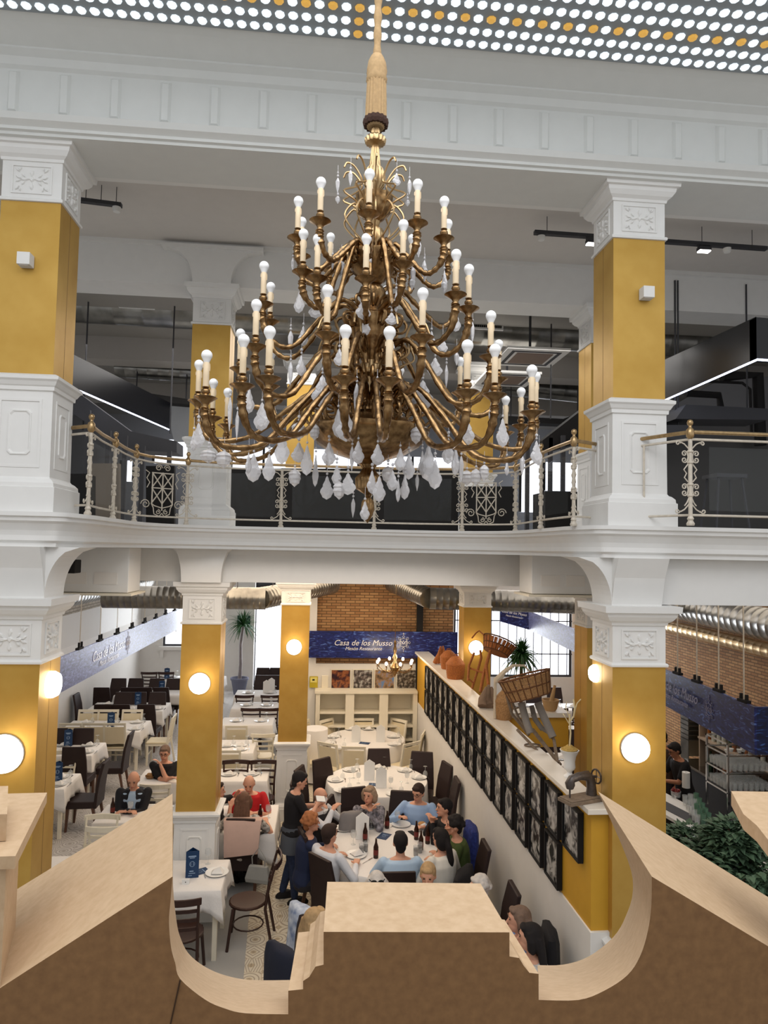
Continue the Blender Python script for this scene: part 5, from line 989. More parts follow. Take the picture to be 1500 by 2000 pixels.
# things on the party table
PTN = 'on the party table'
for kind, px, py, lab, rz in (('plate', 672, 1620, 'white plate with napkin before the man in the waistcoat', 0), ('plate', 695, 1672, 'white plate before the man in the white shirt', 0), ('plate', 733, 1612, 'white plate before the woman in floral top', 0), ('plate', 783, 1612, 'white plate before the man in the blue shirt', 0), ('napkin', 672, 1619, 'white napkin on the plate by the waistcoat man', .3), ('napkin', 697, 1671, 'white napkin on the plate by the white shirt man', .5), ('napkin', 826, 1619, 'white napkin near the young man in black', .4), ('side', 826, 1622, 'side plate near the young man in black', 0),
    ('wineup', 677, 1620, 'wine glass with red wine beside the waistcoat man', 0), ('wineup', 690, 1650, 'stemmed glass with pale drink left on the party table', 0), ('wineup', 776, 1610, 'stemmed glass before the man in the blue shirt', 0), ('wineup', 725, 1620, 'stemmed glass beside the white card', 0), ('cola', 706, 1668, 'glass of cola left of the front beer bottle', 0), ('cola', 714, 1664, 'second glass of cola close behind the first', 0), ('cola', 812, 1672, 'glass of cola right of the man in pale blue', 0), ('cola', 820, 1666, 'glass of cola nearest the woman in white', 0),
    ('bottle', 734, 1676, 'brown beer bottle at the front centre of the party table', 0), ('bottle', 756, 1618, 'brown beer bottle beside the woman in floral top', 0), ('bottle', 813, 1640, 'brown beer bottle before the young man in black', 0), ('bottle', 835, 1648, 'dark cola bottle beside the woman in white', 0), ('bottle', 713, 1644, 'small dark bottle behind the left cola glasses', 0), ('bottle', 822, 1660, 'small dark bottle among the right cola glasses', 0), ('menuw', 707, 1640, 'large white house-shaped card on the party table', 0), ('menuflat', 750, 1634, 'blue menu card lying on the party table', -.5), ('phone', 684, 1667, 'black phone beside the white shirt man\'s plate', -1.0), ('phone', 806, 1628, 'dark phone on the right side of the party table', .4), ('cutlery', 718, 1682, 'knife beside the front plate of the party table', -.7), ('cutlery', 770, 1612, 'knife beside the blue shirt man\'s plate', -.6), ('roll', 824, 1616, 'bread roll in front of the young man in black', 0)):
    p = at(px, py, Z=TZ); s_ = item(kind, p.x, p.y, lab, rz=rz, z=TZ+(.02 if kind in ('napkin', 'roll') else .004))
# party chairs
PG = 'brown chairs around the party table'
for px, py, face, lab in ((692, 1540, 165, 'dark brown chair behind the woman in the floral top'), (788, 1547, 190, 'dark brown chair behind the man in the blue shirt'), (595, 1625, 75, 'dark brown chair of the red-haired person in navy'), (628, 1673, 50, 'dark brown chair behind the man in the white shirt'), (778, 1702, 0, 'dark brown chair behind the man in pale blue with dark hair'), (945, 1650, 270, 'dark brown chair at the right by the divider wall'), (645, 1560, 110, 'dark brown chair of the man in the waistcoat'), (1000, 1735, 270, 'dark brown chair of the white-haired woman by the wall')):
    p = at(px, py, Z=1.04); f = math.radians(face); chair('brown', min(p.x+.28*math.sin(f), 1.86), p.y+.28*math.cos(f), face, lab, PG)
# ---------------- people ----------------
def remesh(o, vs, smooth=4):
    r = o.modifiers.new('skinning', 'REMESH'); r.mode = 'VOXEL'; r.voxel_size = vs; r.use_smooth_shade = True
    if smooth: s = o.modifiers.new('soft', 'SMOOTH'); s.factor = .5; s.iterations = smooth
    return o
def ell(c, w, d, ax=None, n=14, M=None):
    pts = []
    for k in range(n):
        a = 2*PI*k/n; p = Vector((w*math.cos(a), d*math.sin(a), 0))
        if M is not None: p = M @ p
        pts.append(Vector(c)+p)
    return pts
def ik(s, t, l1, l2, hint):
    s = Vector(s); t = Vector(t); d = t-s; L = min(d.length, (l1+l2)*.995); dn = d.normalized(); t = s+dn*L
    a = (l1*l1-l2*l2+L*L)/(2*L); h = math.sqrt(max(0, l1*l1-a*a)); hv = Vector(hint); hv = hv-dn*hv.dot(dn); hv.normalize(); return s+dn*a+hv*h, t
def seg(b, a, c, ra, rb, n=9, mid=None):
    a, c = Vector(a), Vector(c); pts = [a.lerp(c, t) for t in (0, .25, .5, .75, 1)]; m_ = mid if mid else (ra+rb)/2
    b.tube(pts, [ra, (ra+m_)/2*1.04, m_*1.03, (m_+rb)/2, rb], n); b.ball(a, ra, n, 6); b.ball(c, rb, n, 6)
def hand(b, w, d, up, side, curl=.6, sc=1.0):
    """palm from wrist w along d, five fingers"""
    w = Vector(w); d = Vector(d).normalized(); up = Vector(up); up = (up-d*up.dot(d)).normalized(); lat = d.cross(up)*side
    b.rings([[w+d*q*sc+lat*(s1*ww*sc)+up*(s2*.011*sc) for s1, s2 in ((-1,-1),(1,-1),(1,1),(-1,1))] for q, ww in ((-.01,.024),(.03,.036),(.07,.041),(.09,.038))])
    for i, (o_, L) in enumerate(((-.030,.072),(-.010,.082),(.011,.078),(.031,.060))):
        p = w+d*.088*sc+lat*o_*sc; a = curl*.5; pts = [p]; dd = d.copy()
        for j in range(3):
            dd = (dd*math.cos(a)-up*math.sin(a)).normalized(); up2 = up; pts.append(pts[-1]+dd*L/3*sc); a = curl*.55
        b.tube(pts, [.0095*sc,.009*sc,.0085*sc,.007*sc], 6)
    tb = w+d*.03*sc-lat*.03*sc; b.tube([tb, tb-lat*.028*sc+d*.02*sc-up*.008, tb-lat*.036*sc+d*.052*sc-up*.014], [.013*sc,.011*sc,.009*sc], 6)
SKINS = {}
def person(label, x, y, face, shirt, pants, hairm, hair='short', pose='sit', R=None, L=None, headyaw=0, nod=0, lean=.08, scale=1.0, sleeve='short', skinm=None, female=False, zoff=0, extras=()):
    e = empty('person', (x, y, zoff), -math.radians(face), label=label, category='person'); e.scale = (scale,)*3; skinm = skinm or skin
    sit = pose == 'sit'; hz = .50 if sit else .90; sw = .165 if female else .19; ln = lean
    def sp(t): return Vector((0, math.sin(ln)*t*.52+(.02 if sit else 0)*0, hz+.52*t*math.cos(ln)))
    shY = sp(.93); neck0 = sp(1.0); Mh = Matrix.Rotation(-math.radians(headyaw), 3, 'Z') @ Matrix.Rotation(-math.radians(nod), 3, 'X')
    hc = neck0+Vector((0, .022+math.sin(ln)*.08+.0012*nod, .148-.0007*nod)); T = Matrix.Rotation(-ln, 3, 'X')
    levels = ((-.12,.15,.10),(.0,.17,.12),(.25,.14 if female else .155,.10),(.5,.155 if female else .17,.115),(.75,.172 if female else .2,.12),(.92,.155 if female else .18,.095),(1.0,.078,.066))
    b = MB(); b.rings([ell(sp(t), w*.93, d*.93, M=T) for t, w, d in levels]); seg(b, neck0-Vector((0,0,.03)), hc-Vector((0,.01,.07)), .052 if not female else .045, .05 if not female else .043)
    # head
    b.ball(hc+Mh @ Vector((0,-.008,.018)), .1, 16, 10, sc=(.78,.97,.98), M=Mh); b.ball(hc+Mh @ Vector((0,.022,-.045)), .1, 14, 8, sc=(.58,.62,.66), M=Mh)
    b.tube([hc+Mh @ Vector(p) for p in ((0,.082,.02),(0,.098,-.008),(0,.108,-.028))], [.009,.011,.014], 7)
    for s in (-1, 1): b.ball(hc+Mh @ Vector((s*.078,-.01,-.008)), .03, 8, 6, sc=(.35,.6,1), M=Mh); b.ball(hc+Mh @ Vector((s*.03,.078,.035)), .018, 8, 5, sc=(1.2,.6,.4), M=Mh)
    b.ball(hc+Mh @ Vector((0,.082,-.058)), .022, 8, 5, sc=(1.1,.5,.4), M=Mh); b.ball(hc+Mh @ Vector((0,.07,-.092)), .022, 8, 5, sc=(1,.8,.7), M=Mh)
    s0 = [shY+Vector((s*sw, 0, -.02)) for s in (-1, 1)]
    tg = [L or (-.18,.32,.80 if sit else .95), R or (.18,.32,.80 if sit else .95)]
    if not sit and L is None: tg[0] = (-.25,.02,.72)
    if not sit and R is None: tg[1] = (.25,.02,.72)
    arms = []
    for s, a, t in ((-1, s0[0], tg[0]), (1, s0[1], tg[1])):
        el, wr = ik(a, t, .29, .25, (s*.7, -.35, -.6)); arms.append((s, a, el, wr)); seg(b, a, el, .043 if female else .05, .036); seg(b, el, wr, .037, .025, mid=.034); hand(b, wr, (wr-el)*.6+Vector((-s*.03,.05,0)), (0,0,1), s, .7)
    # legs
    legs = []
    for s in (-1, 1):
        hp = Vector((s*.09, 0, hz-.02 if sit else hz-.04))
        if sit: kn = Vector((s*.12, .43, .50)); an = Vector((s*.12, .40, .09))
        else: kn = Vector((s*.10, .02, .48)); an = Vector((s*.11, -.02+s*.06, .09))
        legs.append((s, hp, kn, an)); seg(b, hp, kn, .082, .055); seg(b, kn, an, .054, .036, mid=.052); b.tube([an+Vector((0,-.04,-.05)), an+Vector((0,.06,-.055)), an+Vector((0,.15,-.065))], [.034,.036,.024], 8)
    remesh(b.build('body', skinm, e), .0095, 2)
    # clothes
    b = MB(); b.rings([ell(sp(t)+Vector((0,0,0)), w*1.06+.006, d*1.08+.008, M=T) for t, w, d in levels[:-1]]+[ell(sp(.975), .085, .072, M=T)])
    for s, a, el, wr in arms:
        if sleeve == 'short': seg(b, a, a.lerp(el, .72), .062, .056)
        elif sleeve == 'none': b.ball(a, .058, 9, 6)
        else: seg(b, a, el, .060, .049); seg(b, el, el.lerp(wr, .9), .048, .036, mid=.044)
    remesh(b.build('shirt', shirt, e), .012, 3)
    b = MB(); b.rings([ell((0,0,z), w, d) for z, w, d in ((hz-.10,.155,.11),(hz,.18,.13),(hz+.06,.165,.12))])
    for s, hp, kn, an in legs: seg(b, hp, kn, .094, .066); seg(b, kn, an+Vector((0,0,.02)), .064, .05, mid=.06)
    remesh(b.build('trousers', pants, e), .014, 2)
    for s, hp, kn, an in legs: b = MB(); b.rings([ell(an+Vector((0, .045, z)), w, d) for z, w, d in ((-.085,.048,.14),(-.06,.05,.145),(-.03,.042,.12),(.0,.036,.06))]); b.build('shoe', matblack, e, smooth=True)
    # hair
    H = lambda p: hc+Mh @ Vector(p)
    if hair != 'bald':
        b = MB(); b.ball(H((0,-.022,.036)), .1, 16, 10, sc=(.86,1.0,.93), M=Mh)
        for s in (-1, 1): b.ball(H((s*.062,-.01,.02)), .04, 8, 6, sc=(.6,1,1.1), M=Mh)
        b.ball(H((0,.05,.088)), .045, 10, 6, sc=(1.4,.8,.6), M=Mh); b.ball(H((0,-.055,-.03)), .06, 12, 8, sc=(1.05,.75,1.15), M=Mh)
        if hair in ('bob', 'long', 'pony'):
            b.ball(H((0,-.05,-.01)), .09, 14, 8, sc=(1.08,.85,1.25), M=Mh)
        if hair in ('bob', 'long'):
            for s in (-1, 1): b.tube([H((s*.06,-.0,.07)), H((s*.086,-.012,.01)), H((s*.08,-.015,-.06)), H((s*.06,-.03,-.10))], [.034,.04,.038,.02], 8)
        if hair == 'long':
            for o_ in (-.06,-.03,0,.03,.06): b.tube([H((o_*.9,-.08,.03)), H((o_*1.2,-.10,-.08)), hc+Vector((o_*1.3,-.12,-.20)), hc+Vector((o_*1.2,-.13,-.34+abs(o_)*.6))], [.035,.038,.034,.012], 8)
        if hair == 'pony': b.tube([H((0,-.10,.03)), H((0,-.14,-.05)), hc+Vector((.02,-.16,-.2)), hc+Vector((.04,-.14,-.36))], [.03,.04,.04,.012], 8)
        if hair == 'curly':
            rr = random.Random(5)
            for k in range(70):
                a = rr.uniform(0, 2*PI); t = rr.uniform(-.1, 1); q = Vector((math.cos(a)*math.cos(t*1.4), math.sin(a)*math.cos(t*1.4)-.25, math.sin(t*1.4))); 
                if q.y > .55 and q.z < .75: continue
                b.ball(H((q.x*.09, q.y*.095, q.z*.095+.02)), .026, 7, 5)
        remesh(b.build('hair', hairm, e), .008, 2)
    else:
        b = MB()
        for s in (-1, 1): b.ball(H((s*.066,-.035,.0)), .04, 8, 6, sc=(.42,1,.75), M=Mh)
        b.ball(H((0,-.075,-.02)), .06, 10, 6, sc=(1,.5,.7), M=Mh); b.build('hair', hairm, e, smooth=True)
    b = MB()
    for s in (-1, 1): b.ball(H((s*.031,.0845,.018)), .0105, 8, 5, sc=(1.2,.5,.6), M=Mh)
    b.build('eyes', mat('dark_eye', (40,28,24), .2), e)
    b = MB()
    for s in (-1, 1): b.tube([H((s*.016,.092,.036)), H((s*.034,.09,.041)), H((s*.05,.078,.036))], [.003,.004,.002], 5)
    b.build('eyebrows', hairm if hair != 'bald' else mat('grey_brown_hair', (120,104,92), .7), e)
    b = MB(); b.tube([H((-.024,.086,-.056)), H((0,.0945,-.058)), H((.024,.086,-.056))], [.003,.006,.003], 6); b.build('lips', mat('lip', (176,98,88), .5), e, smooth=True)
    if 'glasses' in extras:
        b = MB()
        for s in (-1, 1): b.tube([H((s*.033+.022*math.cos(k*PI/5), .1, .016+.017*math.sin(k*PI/5))) for k in range(10)], .0025, 4, close=True); b.tube([H((s*.055,.098,.02)), H((s*.08,.0,.01))], .0025, 4)
        b.tube([H((-.011,.102,.018)), H((.011,.102,.018))], .0025, 4); b.build('glasses', matblack, e)
    if 'sunglasses' in extras:
        b = MB()
        for s in (-1, 1): b.ball(H((s*.035,.055,.105)), .03, 10, 6, sc=(1,.35,.8), M=Mh)
        b.tube([H((-.08,.0,.08)), H((-.05,.06,.11)), H((.05,.06,.11)), H((.08,.0,.08))], .004, 5); b.build('sunglasses', matblack, e)
    if 'vest' in extras:
        b = MB(); vl = [(t, w, d) for t, w, d in levels if 0 <= t <= .92]; b.rings([ell(sp(t), w*1.1+.01, d*1.12+.012, M=T) for t, w, d in vl]); b.build('waistcoat', mat('dark_waistcoat', (52,50,56), .8), e, smooth=True)
        b = MB(); b.hexa([sp(.95)+Vector((-.03,.095,0)), sp(.95)+Vector((.03,.095,0)), sp(.2)+Vector((.012,.13,0)), sp(.2)+Vector((-.012,.13,0))], [sp(.95)+Vector((-.03,.115,0)), sp(.95)+Vector((.03,.115,0)), sp(.2)+Vector((.012,.145,0)), sp(.2)+Vector((-.012,.145,0))]); b.build('shirt_front', shirt, e)
    if 'jacket' in extras:
        b = MB(); 
        for s in (-1, 1):
            b.rings([[sp(t)+Vector((s*x0, yy, 0)), sp(t)+Vector((s*x1, yy*.6, 0)), sp(t)+Vector((s*x1, -yy*.9, 0)), sp(t)+Vector((s*.0, -yy*1.08, 0))] for t, x0, x1, yy in ((-.1,.07,.20,.13),(.3,.06,.19,.13),(.6,.05,.20,.14),(.85,.05,.20,.125),(1.0,.045,.09,.09))])
        for s, a, el, wr in arms: seg(b, a, el, .068, .056); seg(b, el, el.lerp(wr, .88), .055, .044)
        remesh(b.build('jacket', mat('black_jacket', (24,24,30), .8), e), .012, 3)
    if 'apron' in extras:
        b = MB(); b.rings([ell((0,0,z), w, d) for z, w, d in ((.66,.19,.15),(.8,.19,.145),(.95,.172,.13),(.99,.168,.126))], cap=False); b.build('apron', mat('grey_apron', (84,88,96), .9), e, smooth=True)
        b = MB(); b.tube([(-.03,-.13,.96),(-.04,-.16,.8),(-.02,-.15,.68)], .006, 5); b.build('apron_tie', MATS['grey_apron'], e)
    if 'paper' in extras: b = MB(); q = arms[1][3]; b.box(q.x-.16,q.x+.0,q.y+.04,q.y+.046,q.z,q.z+.16); tag(b.build('paper', menuwhite), 'white paper', ''); 
    return e
def headat(px, py, z): p = at(px, py, Z=z); return p.x, p.y
C = lambda n, rgb, r2=None, nz=.1, sc=8: mat(n, rgb, .85, noise=nz, scale=sc, rgb2=r2)
navy = C('navy_knit', (32,42,72)); wshirt = C('white_shirt', (226,228,234)); lblue = C('pale_blue_shirt', (184,208,232)); lblue2 = C('blue_shirt', (160,188,226)); bk = C('black_cotton', (22,20,24)); green = C('olive_green_top', (70,84,40)); creamk = C('cream_knit', (232,226,214)); red = C('red_polo', (196,30,36)); jeans = C('blue_jeans', (44,58,88), (30,40,66), .3, 20); dkp = C('dark_trousers', (40,38,44)); floral = C('black_floral_print', (170,166,176), (24,22,28), .9, 22); zebra = C('zebra_print', (222,214,204), (34,30,30), .9, 26); lfl = C('pale_floral_blouse', (206,190,184), (150,130,130), .4, 25); blue = C('sky_blue_top', (110,150,214)); dgreen = C('dark_green_top', (30,60,50))
hb = C('black_hair', (26,20,20)); hd = C('dark_brown_hair', (52,36,30)); hbr = C('brown_hair', (110,78,60), None, .3, 30); hbl = C('blonde_hair', (190,156,112), None, .3, 30); hgr = C('grey_blonde_hair', (166,140,116), None, .3, 30); hred = C('ginger_hair', (170,108,66), None, .3, 30); hw = C('white_hair', (214,206,198), None, .2, 30); hgb = C('grey_brown_long_hair', (128,104,88), None, .3, 30)
Z1 = 1.165
def seat(lab, px, py, face, shirt, hairm, hair, **k):
    x, y = headat(px, py, k.pop('z', Z1)); f = math.radians(face); ln = k.get('lean', .08); off = .02+math.sin(ln)*.58; x -= math.sin(f)*off; y -= math.cos(f)*off
    return person(lab, x, y, face, shirt, k.pop('pants', dkp), hairm, hair, **k)
person('waitress standing in black t-shirt, blue jeans and apron writing on a pad', -.27, 9.25, 78, bk, jeans, hb, 'short', pose='stand', R=(.02,.33,1.22), L=(-.08,.36,1.18), nod=18, scale=.965, female=True, extras=('apron',))
b = MB(); b.box(-.06,.06,-.045,.045,0,.012); o = b.build('order_pad', menuwhite); o.location = (.09, 9.33, 1.24); o.rotation_euler = (.5,.2,.3); tag(o, 'white order pad held by the waitress', 'notepad')
seat('bald man in white shirt and dark waistcoat holding a paper before his face', 626, 1556, 125, wshirt, hgb, 'bald', R=(.05,.32,1.05), L=(-.28,.42,.80), sleeve='long', extras=('vest',), lean=.12)
p = at(621, 1565, Y=9.55); b = MB(); b.box(-.085,.085,-.003,.003,-.07,.10); o = b.build('paper_sheet', menuwhite); o.location = (at(626,1566,Y=9.62).x, 9.62, at(626,1566,Y=9.62).z); o.rotation_euler = (0,.35,-.6); tag(o, 'white folded paper held up before the bald man in the waistcoat', 'paper')
seat('woman in black floral top with short blonde hair and hands under her chin', 721, 1553, 185, floral, hgr, 'bob', R=(-.03,.25,1.02), L=(-.02,.25,1.0), sleeve='long', female=True, headyaw=25, lean=.14)
seat('man in light blue shirt and glasses leaning toward his wine glass', 817, 1546, 195, lblue2, hd, 'short', R=(.22,.30,.88), L=(-.12,.36,.80), sleeve='long', nod=15, headyaw=20, lean=.12, extras=('glasses',))
seat('young man in black with black hair seen in profile, hands at his mouth', 868, 1577, 262, bk, hb, 'short', R=(.02,.28,1.0), L=(.0,.28,.98), sleeve='long', lean=.18)
seat('woman in olive green top with dark curly hair, hand to her face', 888, 1612, 275, green, hb, 'curly', R=(-.02,.2,1.05), L=(-.02,.3,.8), sleeve='long', female=True, lean=.15, pants=bk)
seat('woman in white knit jumper with long dark ponytail, back to the camera', 860, 1638, 325, creamk, hb, 'pony', sleeve='long', female=True, lean=.12)
seat('man in pale blue shirt with thick black hair, back to the camera', 782, 1646, 0, lblue, hb, 'short', sleeve='short', lean=.06)
seat('man in white shirt with dark brown hair seated front left of the party table', 644, 1630, 48, wshirt, hd, 'short', sleeve='long', lean=.06, pants=dkp)
seat('person with short ginger hair and navy top at the left of the party', 607, 1606, 80, navy, hred, 'curly', sleeve='long', R=(.1,.3,1.0), female=True, lean=.1)
seat('blonde person with sunglasses pushed up on the head behind the fibreboard block', 735, 1722, 180, creamk, hw, 'bob', female=True, extras=('sunglasses',), nod=25)
seat('person with thin blond hair and navy top behind the fibreboard block', 836, 1708, 195, navy, hbl, 'short', nod=10)
seat('elderly woman with curly white hair and pale floral blouse by the wall', 936, 1735, 255, lfl, hw, 'curly', female=True, sleeve='long')
seat('girl with long grey-brown hair and blue top near the divider wall', 1013, 1797, 275, blue, hgb, 'long', female=True)
seat('girl with straight dark hair at the right end of the fibreboard block', 1035, 1842, 285, C('pale_top', (200,196,192)), hb, 'long', female=True, z=1.12)
seat('blonde girl in dark green top at the left edge of the fibreboard block', 616, 1800, 60, dgreen, hbl, 'long', female=True, sleeve='long')
seat('bald man in black jacket and light blue shirt looking at his phone', 262, 1520, 180, lblue, hgb, 'bald', nod=22, R=(-.02,.34,.80), L=(.03,.34,.80), sleeve='long', extras=('jacket',), pants=bk)
item('phone', at(262,1565,Y=10.5).x, 10.52, 'dark phone in the hands of the bald man in the black jacket', z=.83)
seat('man in glasses and dark t-shirt resting his chin on his hand', 322, 1470, 180, bk, hgb, 'short', nod=10, R=(-.18,.30,.84), L=(.03,.22,1.02), extras=('glasses',))
seat('bald man in a bright red polo shirt looking down at the table', 487, 1527, 182, red, hgb, 'bald', nod=22, R=(.02,.34,.82), L=(-.14,.36,.82), skinm=skin, lean=.16)
seat('woman in zebra print top with long light brown hair, back to the camera', 476, 1566, 8, zebra, hbr, 'long', female=True, sleeve='short', L=(-.26,.3,.80), R=(.25,.34,.82))
seat('person in dark clothes mostly hidden by the gold column raising a hand', 424, 1545, 85, bk, hd, 'short', R=(.0,.25,.95), L=(-.1,.35,1.12))
# the man at the bar
person('barman in black t-shirt bending over the bar counter on the right', *at(1338, 1462, Z=1.5).xy, 268, bk, dkp, hb, 'short', pose='stand', R=(.05,.42,1.08), L=(-.05,.42,1.08), nod=25, lean=.22, extras=('glasses',), skinm=skind, scale=.96)
person('barman in shadow behind the other one, mostly hidden by the gold column', *at(1300, 1440, Z=1.5).xy, 250, C('brown_top', (70,50,40)), dkp, hb, 'short', pose='stand', nod=20, skinm=skind, scale=.96)
# garments and bag on chairs
q = headat(475, 1610, 1.0); e = empty('dining_chair', label='x', category='chair'); bpy.data.objects.remove(e)
zx, zy = at(476, 1600, Z=1.0).xy; chair('brown', zx, zy+.2, 5, 'dark chair of the woman in zebra print, a jacket hung on it', PG)
b = MB(); zz = zy-.10; b.rings([[(zx-.24, zz-.03, 1.03), (zx+.24, zz-.03, 1.03), (zx+.24, zz+.09, 1.03), (zx-.24, zz+.09, 1.03)], [(zx-.23, zz-.07, .98), (zx+.23, zz-.07, .98), (zx+.23, zz+.10, .98), (zx-.23, zz+.10, .98)], [(zx-.22, zz-.05, .58), (zx+.2, zz-.05, .62), (zx+.2, zz+.0, .62), (zx-.22, zz+.0, .58)]]); tag(b.build('jacket', C('dusty_pink_jacket', (204,172,158)), smooth=True), 'dusty pink jacket hung over the chair of the woman in zebra print', 'jacket')
e = empty('handbag', (zx+.22, zz-.1, .30), -.3, label='grey silver handbag hanging from the zebra print woman\'s chair', category='bag'); b = MB(); b.rings([[(-.15,-.05,0),(.15,-.05,0),(.15,.05,0),(-.15,.05,0)], [(-.16,-.055,.05),(.16,-.055,.05),(.16,.055,.05),(-.16,.055,.05)], [(-.12,-.03,.2),(.12,-.03,.2),(.12,.03,.2),(-.12,.03,.2)]]); b.build('bag_body', C('silver_leather', (150,150,146)), e, bevel=.01); b = MB(); b.tube([(-.08,0,.19),(-.09,0,.3),(0,0,.42),(.09,0,.3),(.08,0,.19)], .007, 5); b.build('strap', C('silver_leather', (150,150,146)), e)
def coat(label, px, py, m, face, w=.24, h=.5, z=1.06, nm='coat'):
    x, y = at(px, py, Z=z).xy; b = MB(); n = 10; L = []
    for t, ww, dd in ((0,.7,.03),(.04,.95,.055),(.2,1.05,.07),(.6,1.1,.08),(1,1.15,.09)):
        L.append([(ww*w*math.cos(a), dd*math.sin(a)*1.2+.01*math.sin(5*a+t*3), z-h*t) for a in [2*PI*k/18 for k in range(18)]])
    b.rings(L); o = b.build(nm, m, None, smooth=True); o.location = (x, y, 0); o.rotation_euler = (0,0,-math.radians(face)); return tag(o, label, 'coat')
coat('blue quilted coat hung on the chair behind the woman in green', 920, 1610, C('royal_blue_quilt', (40,56,130), (24,34,90), .4, 30), 270, .23, .5, 1.0)
coat('grey coat draped over the chair of the woman in floral top', 688, 1585, C('grey_coat', (128,124,124)), 175, .17, .6, 1.0)
coat('black coat on the chair at the right beneath the white wall', 1072, 1812, bk, 280, .2, .6, 1.1)
coat('dark navy coat on the chair left of the fibreboard block', 553, 1850, C('dark_navy_coat', (28,32,48)), 50, .22, .6, 1.1)
coat('white and blue patterned jacket on the chair beside the blonde girl', 592, 1770, C('white_blue_print', (210,216,226), (120,136,170), .5, 14), 55, .2, .45, 1.1)
coat('dark brown coat covering the chair of the blonde girl', 604, 1790, C('dark_brown_coat', (38,24,24)), 60, .2, .55, 1.08)
coat('black coat heaped on the chair of the woman in white jumper', 905, 1700, bk, 300, .26, .4, .95)
# ---------------- bar on the right ----------------
A = at(1298, 1545, Z=1.1); 
e = empty('bar_counter', (0,0,0), label='long white-topped bar counter running back on the right', category='counter')
c0, c1, c2, c3 = at(1298,1512,Z=1.1), at(1298,1590,Z=1.1), at(1455,1722,Z=1.1), at(1500,1690,Z=1.1)
yA, yB = 6.9, 11.0; xa = at(1385,1640,Z=1.1).x
xl = lambda y: c1.x+(at(1385,1640,Z=1.1).x-c1.x)*(y-c1.y)/(at(1385,1640,Z=1.1).y-c1.y)
b = MB(); b.hexa([(xl(yA),yA,1.06),(xl(yA)+.55,yA,1.06),(xl(yB)+.55,yB,1.06),(xl(yB),yB,1.06)], [(xl(yA),yA,1.10),(xl(yA)+.55,yA,1.10),(xl(yB)+.55,yB,1.10),(xl(yB),yB,1.10)]); b.build('white_top', plaster, e)
b = MB(); b.hexa([(xl(yA)+.08,yA+.03,0),(xl(yA)+.5,yA+.03,0),(xl(yB)+.5,yB-.03,0),(xl(yB)+.08,yB-.03,0)], [(xl(yA)+.08,yA+.03,1.06),(xl(yA)+.5,yA+.03,1.06),(xl(yB)+.5,yB-.03,1.06),(xl(yB)+.08,yB-.03,1.06)]); b.build('dark_front', matblack, e)
b = MB(); b.hexa([(xl(yA)+.2,yA+.1,1.101),(xl(yA)+.42,yA+.1,1.101),(xl(yB)+.42,yB-.8,1.101),(xl(yB)+.2,yB-.8,1.101)], [(xl(yA)+.2,yA+.1,1.106),(xl(yA)+.42,yA+.1,1.106),(xl(yB)+.42,yB-.8,1.106),(xl(yB)+.2,yB-.8,1.106)]); b.build('drip_mat', dkgrey, e)
CT = 1.106
def onbar(px, py): p = at(px, py, Z=CT+.003); return p
q = onbar(1340, 1538); o = MB(); o.lathe([(.055,0),(.055,.22),(.02,.22),(.02,.05)], n=20); o = o.build('paper_roll', menuwhite, None, smooth=True); o.location = q; tag(o, 'white roll of kitchen paper standing on the bar', 'paper towel')
q = onbar(1320, 1556); e = empty('jar', q, label='small jar of dark red items on the bar before the paper roll', category='jar'); b = MB(); b.lathe([(.001,0),(.06,0),(.07,.08),(.065,.08),(.055,.01)], n=16); b.build('glass_bowl', glassware, e, smooth=True); b = MB(); rr = random.Random(2)
for k in range(24): b.ball((rr.uniform(-.045,.045), rr.uniform(-.045,.045), rr.uniform(.03,.1)), .018, 7, 5)
b.build('red_contents', mat('dark_red_fruit', (120,30,26), .5), e)
TP['barglass'] = None
def lathe_item(name, prof, m, loc, label, cat, group=None, n=14, proto={}):
    if name not in proto: b = MB(); b.lathe(prof, n=n); o = b.build(name, m, None, smooth=True); proto[name] = o
    else: o = proto[name].copy(); COL.objects.link(o)
    o.location = loc; tag(o, label, cat, group); return o
rr = random.Random(9)
tum = [(.028,0),(.036,.13),(.034,.13),(.027,.004),(.001,.004)]
for k in range(5):
    for j in range(3):
        q = onbar(1338+k*6+j*11, 1572+k*10-j*2); g = j*5+k > 6
        lathe_item('green_tumbler' if g else 'clear_tumbler', tum, greenglass if g else glassware, q, 'green-tinted tumbler upside down on the bar mat' if g else 'clear tumbler upside down on the bar mat near the paper roll', 'glass', 'green bar tumblers' if g else 'clear bar tumblers')
# glass rack
q = at(1400, 1590, Z=1.1); rx0, ry = at(1375,1575,Z=1.12).x+.12, at(1375,1590,Z=1.12).y-.1
e = empty('glass_rack', (rx0, ry, 1.106), label='metal framed shelf rack full of stacked glasses on the bar', category='rack'); rw, rd, rh = .62, .5, .95
for x in (0, rw):
    for y in (0, rd): b = MB(); b.box(x-.012,x+.012,y-.012,y+.012,0,rh); b.build('upright', chrome, e)
for z in (.3, .55, .78, rh-.02):
    b = MB(); b.box(-.012,rw+.012,-.014,.0,z,z+.02); b.box(-.012,rw+.012,rd,rd+.014,z,z+.02); b.box(-.012,.0,0,rd,z,z+.02); b.box(rw,rw+.012,0,rd,z,z+.02); b.build('rim', chrome, e); b = MB(); b.box(0,rw,0,rd,z,z+.006); b.build('shelf_plate', glass, e)
for zi, z in enumerate((.306, .556)):
    for i in range(8):
        for j in range(6): lathe_item('rack_glass', [(.03,0),(.033,.05),(.037,.10),(.035,.10),(.03,.01),(.001,.008)], glassware, (rx0+.045+i*.076, ry+.05+j*.08, 1.106+z+.021), 'clear glass stacked on the %s shelf of the bar rack' % ('middle' if zi == 0 else 'upper'), 'glass', 'glasses in the bar rack, %s shelf' % ('middle' if zi == 0 else 'upper'), 10)
